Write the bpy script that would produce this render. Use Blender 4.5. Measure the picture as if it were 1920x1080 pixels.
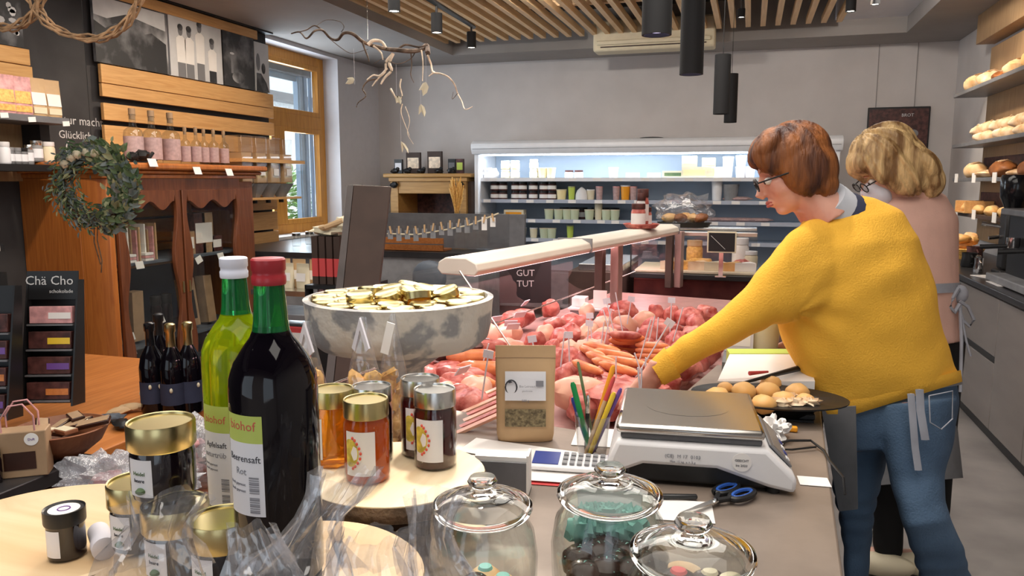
import bpy, bmesh, math, random
from mathutils import Vector, Matrix, Euler, noise
PI = math.pi
random.seed(7)
for o in list(bpy.data.objects): bpy.data.objects.remove(o)
SC = bpy.context.scene
COL = SC.collection
# ---------------------------------------------------------------- camera
F = 1450.0; YAW = math.radians(17); PT = math.radians(7.85); CZ = 1.5
_c, _s, _cp, _sp = math.cos(YAW), math.sin(YAW), math.cos(PT), math.sin(PT)
FW = Vector((-_s*_cp, _c*_cp, -_sp)); RT = Vector((_c, _s, 0)); UP = Vector((-_s*_sp, _c*_sp, _cp))
CAM = Vector((0, 0, CZ))
cd = bpy.data.cameras.new('camera'); cam = bpy.data.objects.new('camera', cd); COL.objects.link(cam)
cd.sensor_width = 36; cd.lens = 36*F/1920; cd.clip_start = 0.05; cd.clip_end = 200
R3 = Matrix((RT, UP, -FW)).transposed()
cam.matrix_world = Matrix.Translation(CAM) @ R3.to_4x4()
SC.camera = cam
# measuring helpers: sight line through a photo point, met with a real plane of the room
def ray(px, py): return FW + RT*((px-960)/F) + UP*((540-py)/F)
def Z(px, py, z): r = ray(px, py); return CAM + r*((z-CZ)/r.z)
def Y(px, py, y): r = ray(px, py); return CAM + r*(y/r.y)
def X(px, py, x): r = ray(px, py); return CAM + r*(x/r.x)
def D(px, py, d): return CAM + ray(px, py)*d
# ---------------------------------------------------------------- world, light, exposure
w = bpy.data.worlds.new('world'); SC.world = w; w.use_nodes = True
nt = w.node_tree; nt.nodes.clear()
wo = nt.nodes.new('ShaderNodeOutputWorld'); bg = nt.nodes.new('ShaderNodeBackground')
bg.inputs[0].default_value = (0.80, 0.90, 1.0, 1); bg.inputs[1].default_value = 1.5
nt.links.new(bg.outputs[0], wo.inputs[0])
SC.view_settings.view_transform = 'Standard'; SC.view_settings.look = 'None'
SC.view_settings.exposure = 0.0; SC.view_settings.gamma = 1.0; SC.view_settings.use_curve_mapping = False
def lamp(kind, name, loc, energy, color=(1, 1, 1), size=0.1, sizey=None, rot=(0, 0, 0), angle=None, blend=0.5):
    l = bpy.data.lights.new(name, kind); l.energy = energy; l.color = color
    if kind == 'AREA':
        l.size = size
        if sizey: l.shape = 'RECTANGLE'; l.size_y = sizey
    else: l.shadow_soft_size = size
    if kind == 'SPOT': l.spot_size = math.radians(angle or 60); l.spot_blend = blend
    o = bpy.data.objects.new(name, l); o.location = loc; o.rotation_euler = rot; COL.objects.link(o); return o
WARM = (1.0, 0.84, 0.66); NEUT = (1.0, 0.93, 0.85)
lamp('AREA', 'added_ceiling_fill', (-0.8, 1.0, 2.86), 80, NEUT, 3.0, 2.6)  # soft fill added overhead out of view, no real panel hangs there
lamp('AREA', 'added_ceiling_fill', (-1.4, 4.0, 2.88), 95, NEUT, 4.0, 1.4)  # second added fill above the middle of the shop, likewise unseen
lamp('AREA', 'window_daylight', (-4.72, 7.0, 1.95), 60, (0.75, 0.87, 1), 1.6, 1.3, rot=(0, -PI/2, 0))
sun = lamp('SUN', 'sun', (0, 0, 12), 4.0, (1, .96, .9), .02, rot=Vector((-.5, .2, -.85)).to_track_quat('-Z', 'Y').to_euler())
lamp('AREA', 'cooler_led', (-1.08, 8.42, 1.77), 17, (0.80, 0.90, 1), 3.6, 0.06, rot=(math.radians(12), 0, 0))
lamp('AREA', 'meat_led', (-0.79, 3.4, 1.17), 8.5, (1.0, 0.60, 0.64), 0.06, 2.6, rot=(0, 0, math.radians(-10.6)))
# ---------------------------------------------------------------- materials
def newmat(name):
    m = bpy.data.materials.new(name); m.use_nodes = True
    return m, m.node_tree, m.node_tree.nodes['Principled BSDF']
def c4(c): return (c[0], c[1], c[2], 1)
def mat(name, col, rough=0.5, metal=0.0, var=0.06, scale=12.0, bump=0.0, bscale=None, stretch=(1, 1, 1), col2=None, coat=0, trans=0, ior=1.45, sss=0, emit=None, es=0, lo=0.35, hi=0.65):
    m, nt, b = newmat(name)
    b.inputs['Roughness'].default_value = rough; b.inputs['Metallic'].default_value = metal
    b.inputs['Coat Weight'].default_value = coat; b.inputs['Transmission Weight'].default_value = trans
    b.inputs['IOR'].default_value = ior
    if sss: b.inputs['Subsurface Weight'].default_value = sss; b.inputs['Subsurface Radius'].default_value = (0.02, 0.008, 0.004)
    b.inputs['Base Color'].default_value = c4(col)
    tc = nt.nodes.new('ShaderNodeTexCoord'); mp = nt.nodes.new('ShaderNodeMapping')
    mp.inputs['Scale'].default_value = stretch; nt.links.new(tc.outputs['Object'], mp.inputs[0])
    if var or col2:
        n = nt.nodes.new('ShaderNodeTexNoise'); n.inputs['Scale'].default_value = scale; n.inputs['Detail'].default_value = 4
        r = nt.nodes.new('ShaderNodeValToRGB'); e = r.color_ramp.elements
        c2 = col2 or tuple(max(0, x*(1-var*3)) for x in col)
        e[0].position = lo; e[1].position = hi; e[0].color = c4(c2); e[1].color = c4(tuple(min(1, x*(1+var)) for x in col))
        nt.links.new(mp.outputs[0], n.inputs[0]); nt.links.new(n.outputs[0], r.inputs[0]); nt.links.new(r.outputs[0], b.inputs['Base Color'])
    if bump:
        n2 = nt.nodes.new('ShaderNodeTexNoise'); n2.inputs['Scale'].default_value = bscale or scale*3; n2.inputs['Detail'].default_value = 3
        bp = nt.nodes.new('ShaderNodeBump'); bp.inputs['Strength'].default_value = bump; bp.inputs['Distance'].default_value = 0.01
        nt.links.new(mp.outputs[0], n2.inputs[0]); nt.links.new(n2.outputs[0], bp.inputs['Height']); nt.links.new(bp.outputs[0], b.inputs['Normal'])
    if emit: b.inputs['Emission Color'].default_value = c4(emit); b.inputs['Emission Strength'].default_value = es
    return m
def woodmat(name, c1, c2, axis=1, scale=5, rough=0.5, dist=3.0, coat=0):
    st = [14, 14, 14]; st[axis] = 1.0
    m, nt, b = newmat(name); b.inputs['Roughness'].default_value = rough; b.inputs['Coat Weight'].default_value = coat
    tc = nt.nodes.new('ShaderNodeTexCoord'); mp = nt.nodes.new('ShaderNodeMapping'); mp.inputs['Scale'].default_value = st
    n = nt.nodes.new('ShaderNodeTexNoise'); n.inputs['Scale'].default_value = scale/3; n.inputs['Detail'].default_value = 6; n.inputs['Distortion'].default_value = dist
    r = nt.nodes.new('ShaderNodeValToRGB'); e = r.color_ramp.elements
    e[0].position = 0.3; e[1].position = 0.7; e[0].color = c4(c2); e[1].color = c4(c1)
    bp = nt.nodes.new('ShaderNodeBump'); bp.inputs['Strength'].default_value = 0.15; bp.inputs['Distance'].default_value = 0.004
    L = nt.links.new
    L(tc.outputs['Object'], mp.inputs[0]); L(mp.outputs[0], n.inputs[0]); L(n.outputs[0], r.inputs[0]); L(r.outputs[0], b.inputs['Base Color']); L(n.outputs[0], bp.inputs['Height']); L(bp.outputs[0], b.inputs['Normal'])
    return m
def thinglass(name, tint=(1, 1, 1), gloss=0.06, rough=0.02, bump=0, bscale=20, gmax=0.9, milk=0):
    m = bpy.data.materials.new(name); m.use_nodes = True; nt = m.node_tree; nt.nodes.clear(); N = nt.nodes.new; L = nt.links.new
    o = N('ShaderNodeOutputMaterial'); t = N('ShaderNodeBsdfTransparent'); g = N('ShaderNodeBsdfGlossy'); mx = N('ShaderNodeMixShader')
    t.inputs[0].default_value = c4(tint); g.inputs['Roughness'].default_value = rough
    lw = N('ShaderNodeLayerWeight'); lw.inputs[0].default_value = 0.25
    mr = N('ShaderNodeMapRange'); mr.inputs[3].default_value = gloss; mr.inputs[4].default_value = gmax
    pw = N('ShaderNodeMath'); pw.operation = 'POWER'; pw.inputs[1].default_value = 2.2
    L(lw.outputs['Facing'], pw.inputs[0]); L(pw.outputs[0], mr.inputs[0]); L(mr.outputs[0], mx.inputs[0]); L(t.outputs[0], mx.inputs[1]); L(g.outputs[0], mx.inputs[2]); L(mx.outputs[0], o.inputs[0])
    if milk:
        df = N('ShaderNodeBsdfDiffuse'); df.inputs[0].default_value = (.9, .92, .96, 1); m2 = N('ShaderNodeMixShader'); m2.inputs[0].default_value = milk; L(mx.outputs[0], m2.inputs[1]); L(df.outputs[0], m2.inputs[2]); L(m2.outputs[0], o.inputs[0])
    if bump:
        tc = N('ShaderNodeTexCoord'); n = N('ShaderNodeTexNoise'); n.inputs['Scale'].default_value = bscale; n.inputs['Detail'].default_value = 3
        bp = N('ShaderNodeBump'); bp.inputs['Strength'].default_value = bump; bp.inputs['Distance'].default_value = 0.02
        L(tc.outputs['Object'], n.inputs[0]); L(n.outputs[0], bp.inputs['Height']); L(bp.outputs[0], g.inputs['Normal']); L(bp.outputs[0], lw.inputs['Normal'])
    return m
def emis(name, col, s):
    return mat(name, col, 0.5, var=0, emit=col, es=s)
M = {}
def S(k, *a, **kw): M[k] = mat(k, *a, **kw)
S('wall', (0.60, 0.56, 0.54), 0.9, var=0.02, scale=3); S('wall_dark', (0.045, 0.043, 0.045), 0.75, var=0.08, scale=4)
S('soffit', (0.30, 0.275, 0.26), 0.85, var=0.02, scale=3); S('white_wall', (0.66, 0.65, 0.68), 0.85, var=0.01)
S('floor', (0.36, 0.33, 0.31), 0.45, var=0.09, scale=2.5, bump=0.03, bscale=30)
S('ceil_back', (0.05, 0.04, 0.035), 0.9, var=0)
S('counter', (0.235, 0.185, 0.15), 0.42, var=0.09, scale=7, bump=0.03, bscale=60); S('counter_dark', (0.10, 0.085, 0.08), 0.5)
S('cab_front', (0.235, 0.21, 0.195), 0.38, var=0.04, scale=2, stretch=(1, 1, 4)); S('worktop', (0.035, 0.033, 0.035), 0.3)
S('black', (0.012, 0.012, 0.013), 0.4, var=0); S('matte_black', (0.008, 0.008, 0.009), 0.75, var=0); S('cheese', (0.88, 0.74, 0.40), .5, var=0); S('black_gloss', (0.01, 0.01, 0.012), 0.12, var=0); S('dark_brown', (0.060, 0.036, 0.027), 0.65)
S('grey', (0.25, 0.25, 0.26), 0.5); S('mid_grey', (0.16, 0.16, 0.17), 0.4); S('shelf_blue', (0.10, 0.12, 0.15), 0.5)
S('white', (0.80, 0.79, 0.80), 0.4, var=0.01); S('paper', (0.86, 0.83, 0.80), 0.7, var=0.01); S('white_metal', (0.82, 0.83, 0.86), 0.3, var=0.01)
S('steel', (0.55, 0.52, 0.48), 0.24, 1, var=0.03, scale=3, bump=0.03, bscale=8); S('chrome', (0.8, 0.8, 0.8), 0.12, 1, var=0)
S('gold', (0.66, 0.55, 0.27), 0.28, 1, var=0.02); S('silver', (0.72, 0.71, 0.68), 0.25, 1, var=0.02)
S('cream', (0.72, 0.64, 0.46), 0.5, var=0.02)
M['larch'] = woodmat('larch_wood', (0.74, 0.43, 0.17), (0.60, 0.31, 0.105), 1, 4)
M['slat'] = woodmat('slat_wood', (0.86, 0.60, 0.33), (0.68, 0.43, 0.21), 1, 4)
M['slatx'] = woodmat('window_wood', (0.72, 0.34, 0.06), (0.55, 0.23, 0.03), 2, 4)
M['cherry'] = woodmat('cherry_wood', (0.52, 0.17, 0.032), (0.36, 0.10, 0.018), 2, 4, 0.42, coat=0.15)
M['cherry_dark'] = woodmat('cherry_wood_door', (0.20, 0.062, 0.022), (0.11, 0.030, 0.010), 2, 4, 0.42, coat=0.2)
M['orange_wood'] = woodmat('orange_wood', (0.68, 0.25, 0.065), (0.50, 0.16, 0.035), 1, 4, 0.4)
M['pine'] = woodmat('old_pine', (0.50, 0.28, 0.085), (0.36, 0.18, 0.05), 0, 4)
M['pale_wood'] = woodmat('pale_turned_wood', (0.82, 0.62, 0.38), (0.70, 0.47, 0.25), 0, 3, 0.45, 1.5)
M['slice_wood'] = woodmat('birch_slice', (0.90, 0.76, 0.53), (0.78, 0.58, 0.34), 1, 3, 0.5, 2)
M['panel_wood'] = woodmat('oak_panel', (0.42, 0.27, 0.14), (0.32, 0.19, 0.09), 2, 4)
M['bowl_wood'] = woodmat('acacia_bowl', (0.30, 0.115, 0.05), (0.19, 0.06, 0.025), 0, 3)
S('bark', (0.16, 0.10, 0.06), 0.9, var=0.2, scale=40, bump=0.8, bscale=60)
S('kraft', (0.62, 0.41, 0.22), 0.6, var=0.04, scale=8, bump=0.15, bscale=15); S('kraft_dark', (0.40, 0.26, 0.15), 0.65)
S('concrete', (0.26, 0.26, 0.265), 0.75, var=0.1, scale=11, bump=0.5, bscale=26, col2=(0.62, 0.58, 0.52), lo=0.48, hi=0.54)
S('label', (0.80, 0.80, 0.84), 0.5, var=0.0); S('label_green', (0.50, 0.60, 0.13), 0.5, var=0); S('ink', (0.05, 0.05, 0.06), 0.6, var=0); S('ink_grey', (0.25, 0.25, 0.28), 0.6, var=0); S('ink_red', (0.60, 0.12, 0.08), 0.6, var=0)
S('chalk', (0.62, 0.62, 0.62), 0.9, var=0); S('yellow_print', (0.75, 0.62, 0.10), 0.5, var=0.15, scale=60); S('red_print', (0.65, 0.10, 0.06), 0.5, var=0)
S('honey', (1.0, 0.36, 0.02), 0.08, trans=0.75, ior=1.2, var=0); S('amber', (0.72, 0.13, 0.015), 0.1, trans=0.5, ior=1.2, var=0); S('dark_jam', (0.05, 0.005, 0.006), 0.12, var=0, coat=0.6)
S('black_jam', (0.006, 0.003, 0.006), 0.1, var=0, coat=0.8)
M['glass'] = thinglass('clear_glass', (0.96, 0.97, 0.96), 0.05, 0.02); M['case_glass'] = thinglass('case_glass', (0.93, 0.93, 0.93), 0.05, 0.01, gmax=0.55)
M['film'] = thinglass('cellophane', (0.97, 0.97, 0.99), 0.14, 0.08, bump=.8, bscale=15, gmax=0.85, milk=.06)
M['lid_glass'] = mat('lid_glass', (0.97, 0.99, 0.98), 0.02, trans=1, ior=1.32, var=0)
M['jar_glass'] = thinglass('thick_jar_glass', (0.90, 0.92, 0.91), 0.07, 0.03, bump=0.15, bscale=14, gmax=0.85)
M['bubble'] = thinglass('bubble_wrap', (0.82, 0.80, 0.82), 0.25, 0.15, bump=1.0, bscale=60, gmax=0.7, milk=.22)
M['acrylic'] = thinglass('acrylic', (0.9, 0.9, 0.9), 0.08, 0.03)
S('white_capm', (0.78, 0.80, 0.92), 0.35, var=0); S('red_capm', (0.42, 0.03, 0.04), 0.3, var=0)
S('bottle_green_neck', (0.02, 0.30, 0.08), 0.05, var=0, trans=0.75, ior=1.3); S('bottle_lime', (0.42, 0.58, 0.01), 0.06, var=0, trans=0.7, ior=1.3)
S('bottle_dark', (0.003, 0.002, 0.004), 0.05, var=0)
S('yellow_knit', (0.86, 0.46, 0.045), 0.85, var=0.03, scale=3, bump=0.25, bscale=220); S('denim', (0.085, 0.145, 0.23), 0.85, var=0.12, scale=5, bump=0.3, bscale=200, col2=(0.045, 0.085, 0.15), lo=0.3, hi=0.75)
S('skin', (0.80, 0.44, 0.33), 0.5, var=0.05, scale=9, sss=0.1, col2=(0.64, 0.28, 0.2)); S('skin_pale', (0.72, 0.42, 0.32), 0.5, var=0.03, sss=0.1)
S('lip', (0.48, 0.12, 0.10), 0.45, var=0); S('eye_white', (0.8, 0.78, 0.75), 0.3, var=0)
M['auburn'] = mat('auburn_hair', (0.27, 0.088, 0.020), 0.52, var=0, scale=9, stretch=(3, 3, 0.35), col2=(0.045, 0.012, 0.006), bump=0.5, bscale=40, lo=.38, hi=.62)
M['blond'] = mat('blond_hair', (0.74, 0.50, 0.23), 0.42, var=0, scale=9, stretch=(3, 3, 0.35), col2=(0.20, 0.10, 0.035), bump=0.5, bscale=40, lo=.38, hi=.6)
S('pink_knit', (0.72, 0.44, 0.36), 0.85, var=0.02, bump=0.1, bscale=150); S('navy', (0.03, 0.035, 0.07), 0.8); S('apron', (0.21, 0.215, 0.23), 0.85); S('black_cloth', (0.008, 0.008, 0.009), 0.9, var=0); S('collar', (0.55, 0.57, 0.62), 0.8); S('tie', (0.36, 0.37, 0.42), 0.8)
S('mask', (0.66, 0.64, 0.70), 0.8, var=0.01)
S('meat_pink', (0.66, 0.22, 0.18), 0.32, var=0.1, scale=25, bump=0.2, col2=(0.36, 0.05, 0.04)); S('meat_red', (0.26, 0.03, 0.025), 0.3, var=0.1, scale=25, bump=0.2, col2=(0.62, 0.22, 0.17)); S('sausage', (0.75, 0.26, 0.10), 0.25, var=0.08, scale=20, bump=0.05, col2=(0.58, 0.15, 0.07)); S('ham_fat', (0.80, 0.46, 0.32), 0.35, var=0.05, scale=18, col2=(0.72, 0.35, 0.26)); S('salami_dark', (0.10, 0.035, 0.03), 0.5, var=0.2, scale=30)
S('bun', (0.72, 0.36, 0.10), 0.5, var=0.05, scale=9, bump=0.1, bscale=30, col2=(0.80, 0.52, 0.22)); S('bread', (0.62, 0.32, 0.12), 0.7, var=0.1, scale=10, bump=0.4, bscale=25, col2=(0.85, 0.62, 0.36)); S('bread_dark', (0.38, 0.13, 0.035), 0.5, var=0.15, scale=9, bump=0.3); S('flour_bread', (0.86, 0.70, 0.50), 0.8, var=0.06, scale=9, bump=0.4, bscale=20, col2=(0.62, 0.36, 0.17))
S('blue_plastic', (0.03, 0.11, 0.45), 0.35, var=0); S('lime', (0.50, 0.62, 0.10), 0.5, var=0); S('orange_p', (0.85, 0.35, 0.02), 0.35, var=0); S('yellow_p', (0.80, 0.55, 0.04), 0.35, var=0); S('green_p', (0.01, 0.22, 0.06), 0.35, var=0); S('blue_p', (0.03, 0.05, 0.25), 0.35, var=0); S('purple_p', (0.16, 0.07, 0.30), 0.35, var=0); S('mint', (0.30, 0.62, 0.55), 0.6, var=0)
S('choc', (0.045, 0.016, 0.01), 0.25, var=0.1); S('pink_pack', (0.72, 0.36, 0.36), 0.45, var=0.1, scale=30); S('red_pack', (0.62, 0.07, 0.07), 0.5, var=0); S('blue_cab', (0.03, 0.07, 0.13), 0.6, var=0.03)
S('leaf', (0.07, 0.12, 0.055), 0.6, var=0.2, scale=9, col2=(0.16, 0.22, 0.10)); S('leaf_grey', (0.22, 0.26, 0.25), 0.7, var=0.2, scale=9, col2=(0.09, 0.12, 0.11)); S('leaf_pale', (0.42, 0.44, 0.24), 0.6, var=0.1)
S('twig', (0.15, 0.10, 0.07), 0.8, var=0.2, scale=30); S('twig_pale', (0.92, 0.74, 0.56), 0.6, var=0.1, scale=30); S('vine', (0.42, 0.25, 0.13), 0.7, var=0.15, scale=30)  # on the branch, twig_pale has the spotlight's highlights put into its colour
S('gin_label', (0.50, 0.34, 0.33), 0.6, var=0.06, scale=40); S('noodle', (0.85, 0.50, 0.14), 0.5, var=0.1, scale=60, col2=(0.62, 0.32, 0.08))
S('photo_grey', (0.40, 0.40, 0.41), 0.5, var=0.1, scale=3, col2=(0.04, 0.04, 0.045), lo=0.42, hi=0.62); S('photo_white', (0.62, 0.62, 0.63), 0.5, var=0.02); S('photo_dark', (0.03, 0.03, 0.032), 0.5, var=0.2, scale=5, col2=(0.20, 0.20, 0.21), lo=0.30, hi=0.5); S('photo_mid', (0.20, 0.20, 0.21), 0.5, var=0)
S('foliage', (0.16, 0.34, 0.10), 0.8, var=0.2, scale=6, col2=(0.35, 0.52, 0.22)); S('shutter', (0.36, 0.50, 0.68), 0.6, var=0.05, scale=3); S('ext_white', (0.85, 0.88, 0.9), 0.8)
# ---------------------------------------------------------------- mesh builder
def rotm(rx=0, ry=0, rz=0): return Euler((rx, ry, rz)).to_matrix().to_4x4()
T = Matrix.Translation
def wloc(o):
    v = Vector((0, 0, 0))
    while o: v = v+o.location; o = o.parent
    return v
class MB:
    def __init__(s): s.v = []; s.f = []; s.mi = []
    def add(s, vs, fs, mi=0, mx=None):
        b = len(s.v)
        s.v += [(mx @ Vector(p)) if mx else Vector(p) for p in vs]
        s.f += [tuple(i+b for i in f) for f in fs]; s.mi += [mi]*len(fs); return s
    def box(s, x0, x1, y0, y1, z0, z1, mi=0, mx=None):
        return s.add([(x0, y0, z0), (x1, y0, z0), (x1, y1, z0), (x0, y1, z0), (x0, y0, z1), (x1, y0, z1), (x1, y1, z1), (x0, y1, z1)],
                     [(0, 3, 2, 1), (4, 5, 6, 7), (0, 1, 5, 4), (1, 2, 6, 5), (2, 3, 7, 6), (3, 0, 4, 7)], mi, mx)
    def cb(s, c, d, rot=None, mi=0):
        mx = T(Vector(c)) @ (rot or Matrix()); return s.box(-d[0]/2, d[0]/2, -d[1]/2, d[1]/2, -d[2]/2, d[2]/2, mi, mx)
    def lathe(s, prof, c=(0, 0, 0), n=24, mi=0, mx=None, sx=1, sy=1, cap=True, wob=0):
        vs = []; fs = []
        for k, (r, z) in enumerate(prof):
            for i in range(n):
                a = 2*PI*i/n; q = r*(1+wob*math.sin(3*a+1)+wob*.6*math.sin(5*a))
                vs.append((c[0]+q*sx*math.cos(a), c[1]+q*sy*math.sin(a), c[2]+z))
        m = len(prof)
        for k in range(m-1):
            for i in range(n):
                j = (i+1) % n; fs.append((k*n+i, k*n+j, (k+1)*n+j, (k+1)*n+i))
        if cap:
            if prof[0][0] > 1e-5: fs.append(tuple(reversed(range(n))))
            if prof[-1][0] > 1e-5: fs.append(tuple((m-1)*n+i for i in range(n)))
        return s.add(vs, fs, mi, mx)
    def rings(s, rs, mi=0, mx=None, cap=True):
        n = len(rs[0]); vs = [p for r in rs for p in r]; fs = []
        for k in range(len(rs)-1):
            for i in range(n):
                j = (i+1) % n; fs.append((k*n+i, k*n+j, (k+1)*n+j, (k+1)*n+i))
        if cap: fs.append(tuple(reversed(range(n)))); fs.append(tuple((len(rs)-1)*n+i for i in range(n)))
        return s.add(vs, fs, mi, mx)
    def tube(s, pts, rad, n=8, mi=0, mx=None):
        pts = [Vector(p) for p in pts]; rs = []
        if not hasattr(rad, '__len__'): rad = [rad]*len(pts)
        up = Vector((0.13, 0.21, 1)).normalized()
        for k, p in enumerate(pts):
            t = (pts[min(k+1, len(pts)-1)]-pts[max(k-1, 0)]).normalized()
            a = t.cross(up)
            if a.length < 0.1: a = t.cross(Vector((1, 0.2, 0)))
            a.normalize(); b = t.cross(a); up = -b if False else up
            rs.append([p+(a*math.cos(2*PI*i/n)+b*math.sin(2*PI*i/n))*rad[k] for i in range(n)])
        return s.rings(rs, mi, mx)
    def prism(s, poly, h0, h1, mx=None, mi=0):
        n = len(poly)
        vs = [(x, y, h0) for x, y in poly]+[(x, y, h1) for x, y in poly]
        fs = [tuple(reversed(range(n))), tuple(range(n, 2*n))]+[(i, (i+1) % n, n+(i+1) % n, n+i) for i in range(n)]
        return s.add(vs, fs, mi, mx)
    def ell(s, c, r, mx=None, nu=14, nv=9, mi=0, amp=0, fr=8, seed=0):
        vs = []; fs = []; cc = Vector(c)
        for k in range(nv+1):
            ph = PI*k/nv
            for i in range(nu):
                a = 2*PI*i/nu; d = Vector((math.sin(ph)*math.cos(a), math.sin(ph)*math.sin(a), -math.cos(ph)))
                q = 1+(amp*noise.noise(d*fr*0.25+Vector((seed, seed*.7, 0))) if amp else 0)
                vs.append((d.x*r[0]*q, d.y*r[1]*q, d.z*r[2]*q))
        for k in range(nv):
            for i in range(nu):
                j = (i+1) % nu; fs.append((k*nu+i, k*nu+j, (k+1)*nu+j, (k+1)*nu+i))
        return s.add(vs, fs, mi, T(cc) @ (mx or Matrix()))
    def mesh(s, name, mats, off=None, ang=40):
        me = bpy.data.meshes.new(name)
        me.from_pydata([tuple(v-off) if off else tuple(v) for v in s.v], [], s.f)
        for m in (mats if isinstance(mats, (list, tuple)) else [mats]): me.materials.append(M[m] if isinstance(m, str) else m)
        for p, i in zip(me.polygons, s.mi): p.material_index = i
        bm = bmesh.new(); bm.from_mesh(me); bmesh.ops.remove_doubles(bm, verts=bm.verts, dist=1e-6); bmesh.ops.recalc_face_normals(bm, faces=bm.faces); bm.to_mesh(me); bm.free()
        me.shade_smooth(); me.set_sharp_from_angle(angle=math.radians(ang)); me.update(); return me
    def build(s, name, mats, parent=None, world=False, bevel=0, ang=40, at=None):
        off = wloc(parent) if (world and parent) else None
        o = bpy.data.objects.new(name, s.mesh(name, mats, off, ang)); COL.objects.link(o)
        if at is not None: o.location = at
        if parent: o.parent = parent
        if bevel:
            b = o.modifiers.new('bevel', 'BEVEL'); b.width = bevel; b.segments = 2; b.limit_method = 'ANGLE'
        return o
def tag(o, label, cat, group=None, kind=None):
    o['label'] = label; o['category'] = cat
    if group: o['group'] = group
    if kind: o['kind'] = kind
    return o
def thing(name, label, cat, loc=(0, 0, 0), rz=0, group=None):
    o = bpy.data.objects.new(name, None); o.empty_display_size = 0.05; COL.objects.link(o); o.location = loc; o.rotation_euler = (0, 0, rz)
    return tag(o, label, cat, group)
def struct(o): o['kind'] = 'structure'; return o
def dup(root, loc=None, rz=None, label=None, scale=None, group=None):
    def cp(o, par):
        c = o.copy(); COL.objects.link(c)
        if par: c.parent = par
        for ch in o.children: cp(ch, c)
        return c
    c = cp(root, None)
    if loc is not None: c.location = loc
    if rz is not None: c.rotation_euler = (0, 0, rz)
    if scale: c.scale = (scale,)*3 if not hasattr(scale, '__len__') else scale
    if label: c['label'] = label
    if group: c['group'] = group
    return c
ORD = ['first', 'second', 'third', 'fourth', 'fifth', 'sixth', 'seventh', 'eighth', 'ninth', 'tenth', 'eleventh', 'twelfth', 'thirteenth', 'fourteenth', 'fifteenth', 'sixteenth', 'seventeenth', 'eighteenth', 'nineteenth', 'twentieth', 'twenty-first', 'twenty-second', 'twenty-third', 'twenty-fourth', 'twenty-fifth', 'twenty-sixth', 'twenty-seventh', 'twenty-eighth']
def text(s, size, m, mx, parent=None, world=False, name='lettering', cyl=None, depth=0.0003, font_scale=(1, 1)):
    cu = bpy.data.curves.new('t', 'FONT'); cu.body = s; cu.size = size; cu.align_x = 'CENTER'; cu.align_y = 'CENTER'; cu.extrude = depth; cu.resolution_u = 2
    o = bpy.data.objects.new('t', cu); me = bpy.data.meshes.new_from_object(o); bpy.data.objects.remove(o); me.name = name
    off = wloc(parent) if (world and parent) else Vector((0, 0, 0))
    for v in me.vertices:
        p = v.co.copy(); p.x *= font_scale[0]; p.y *= font_scale[1]
        if cyl: a = cyl[1]+p.x/cyl[0]; q = Vector(((cyl[0]+p.z)*math.cos(a), (cyl[0]+p.z)*math.sin(a), p.y)); q = mx @ q
        else: q = mx @ p
        v.co = q-off
    me.materials.clear(); me.materials.append(M[m]); ob = bpy.data.objects.new(name, me); COL.objects.link(ob)
    if parent: ob.parent = parent
    return ob
def cylpatch(r, z0, z1, a0, a1, n=10):
    mb = MB(); vs = []
    for k in range(n+1):
        a = a0+(a1-a0)*k/n; vs += [(r*math.cos(a), r*math.sin(a), z0), (r*math.cos(a), r*math.sin(a), z1)]
    fs = [(2*k, 2*k+2, 2*k+3, 2*k+1) for k in range(n)]
    mb.add(vs, fs); vs2 = [(x*(r-.0006)/r, y*(r-.0006)/r, z) for x, y, z in vs]; mb.add(vs2, [tuple(reversed(f)) for f in fs]); return mb
def cylell(r, ac, zc, da, dz, n=20, cut=None):
    mb = MB(); vs = [(r*math.cos(ac), r*math.sin(ac), zc)]
    for k in range(n):
        t = 2*PI*k/n; a = ac+da*math.cos(t); a = max(a, cut) if cut is not None else a; vs.append((r*math.cos(a), r*math.sin(a), zc+dz*math.sin(t)))
    return mb.add(vs, [(0, 1+k, 1+(k+1) % n) for k in range(n)])
def camang(p): return math.atan2(-p[1], -p[0])   # direction from a thing towards where the photographer stands
def vface(p0, ux, uz):
    """matrix with local x along ux, local y along uz (up on the face), z outwards"""
    ux = Vector(ux).normalized(); uz = Vector(uz).normalized(); n = ux.cross(uz)
    return Matrix(((ux.x, uz.x, n.x, p0[0]), (ux.y, uz.y, n.y, p0[1]), (ux.z, uz.z, n.z, p0[2]), (0, 0, 0, 1)))
def leafmesh(mb, p, d, up, L, W, mi=0, bend=0.15):
    d = Vector(d).normalized(); s_ = d.cross(Vector(up))
    if s_.length < .05: s_ = d.cross(Vector((1, 0, .3)))
    s_.normalize(); n = s_.cross(d); p = Vector(p)
    vs = [p, p+d*L*.3+s_*W*.5+n*L*bend*.3, p+d*L*.7+s_*W*.4+n*L*bend*.3, p+d*L-n*L*bend, p+d*L*.7-s_*W*.4+n*L*bend*.3, p+d*L*.3-s_*W*.5+n*L*bend*.3, p+d*L*.5-n*L*.05]
    mb.add(vs, [(0, 1, 6), (1, 2, 6), (2, 3, 6), (3, 4, 6), (4, 5, 6), (5, 0, 6)], mi)
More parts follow.
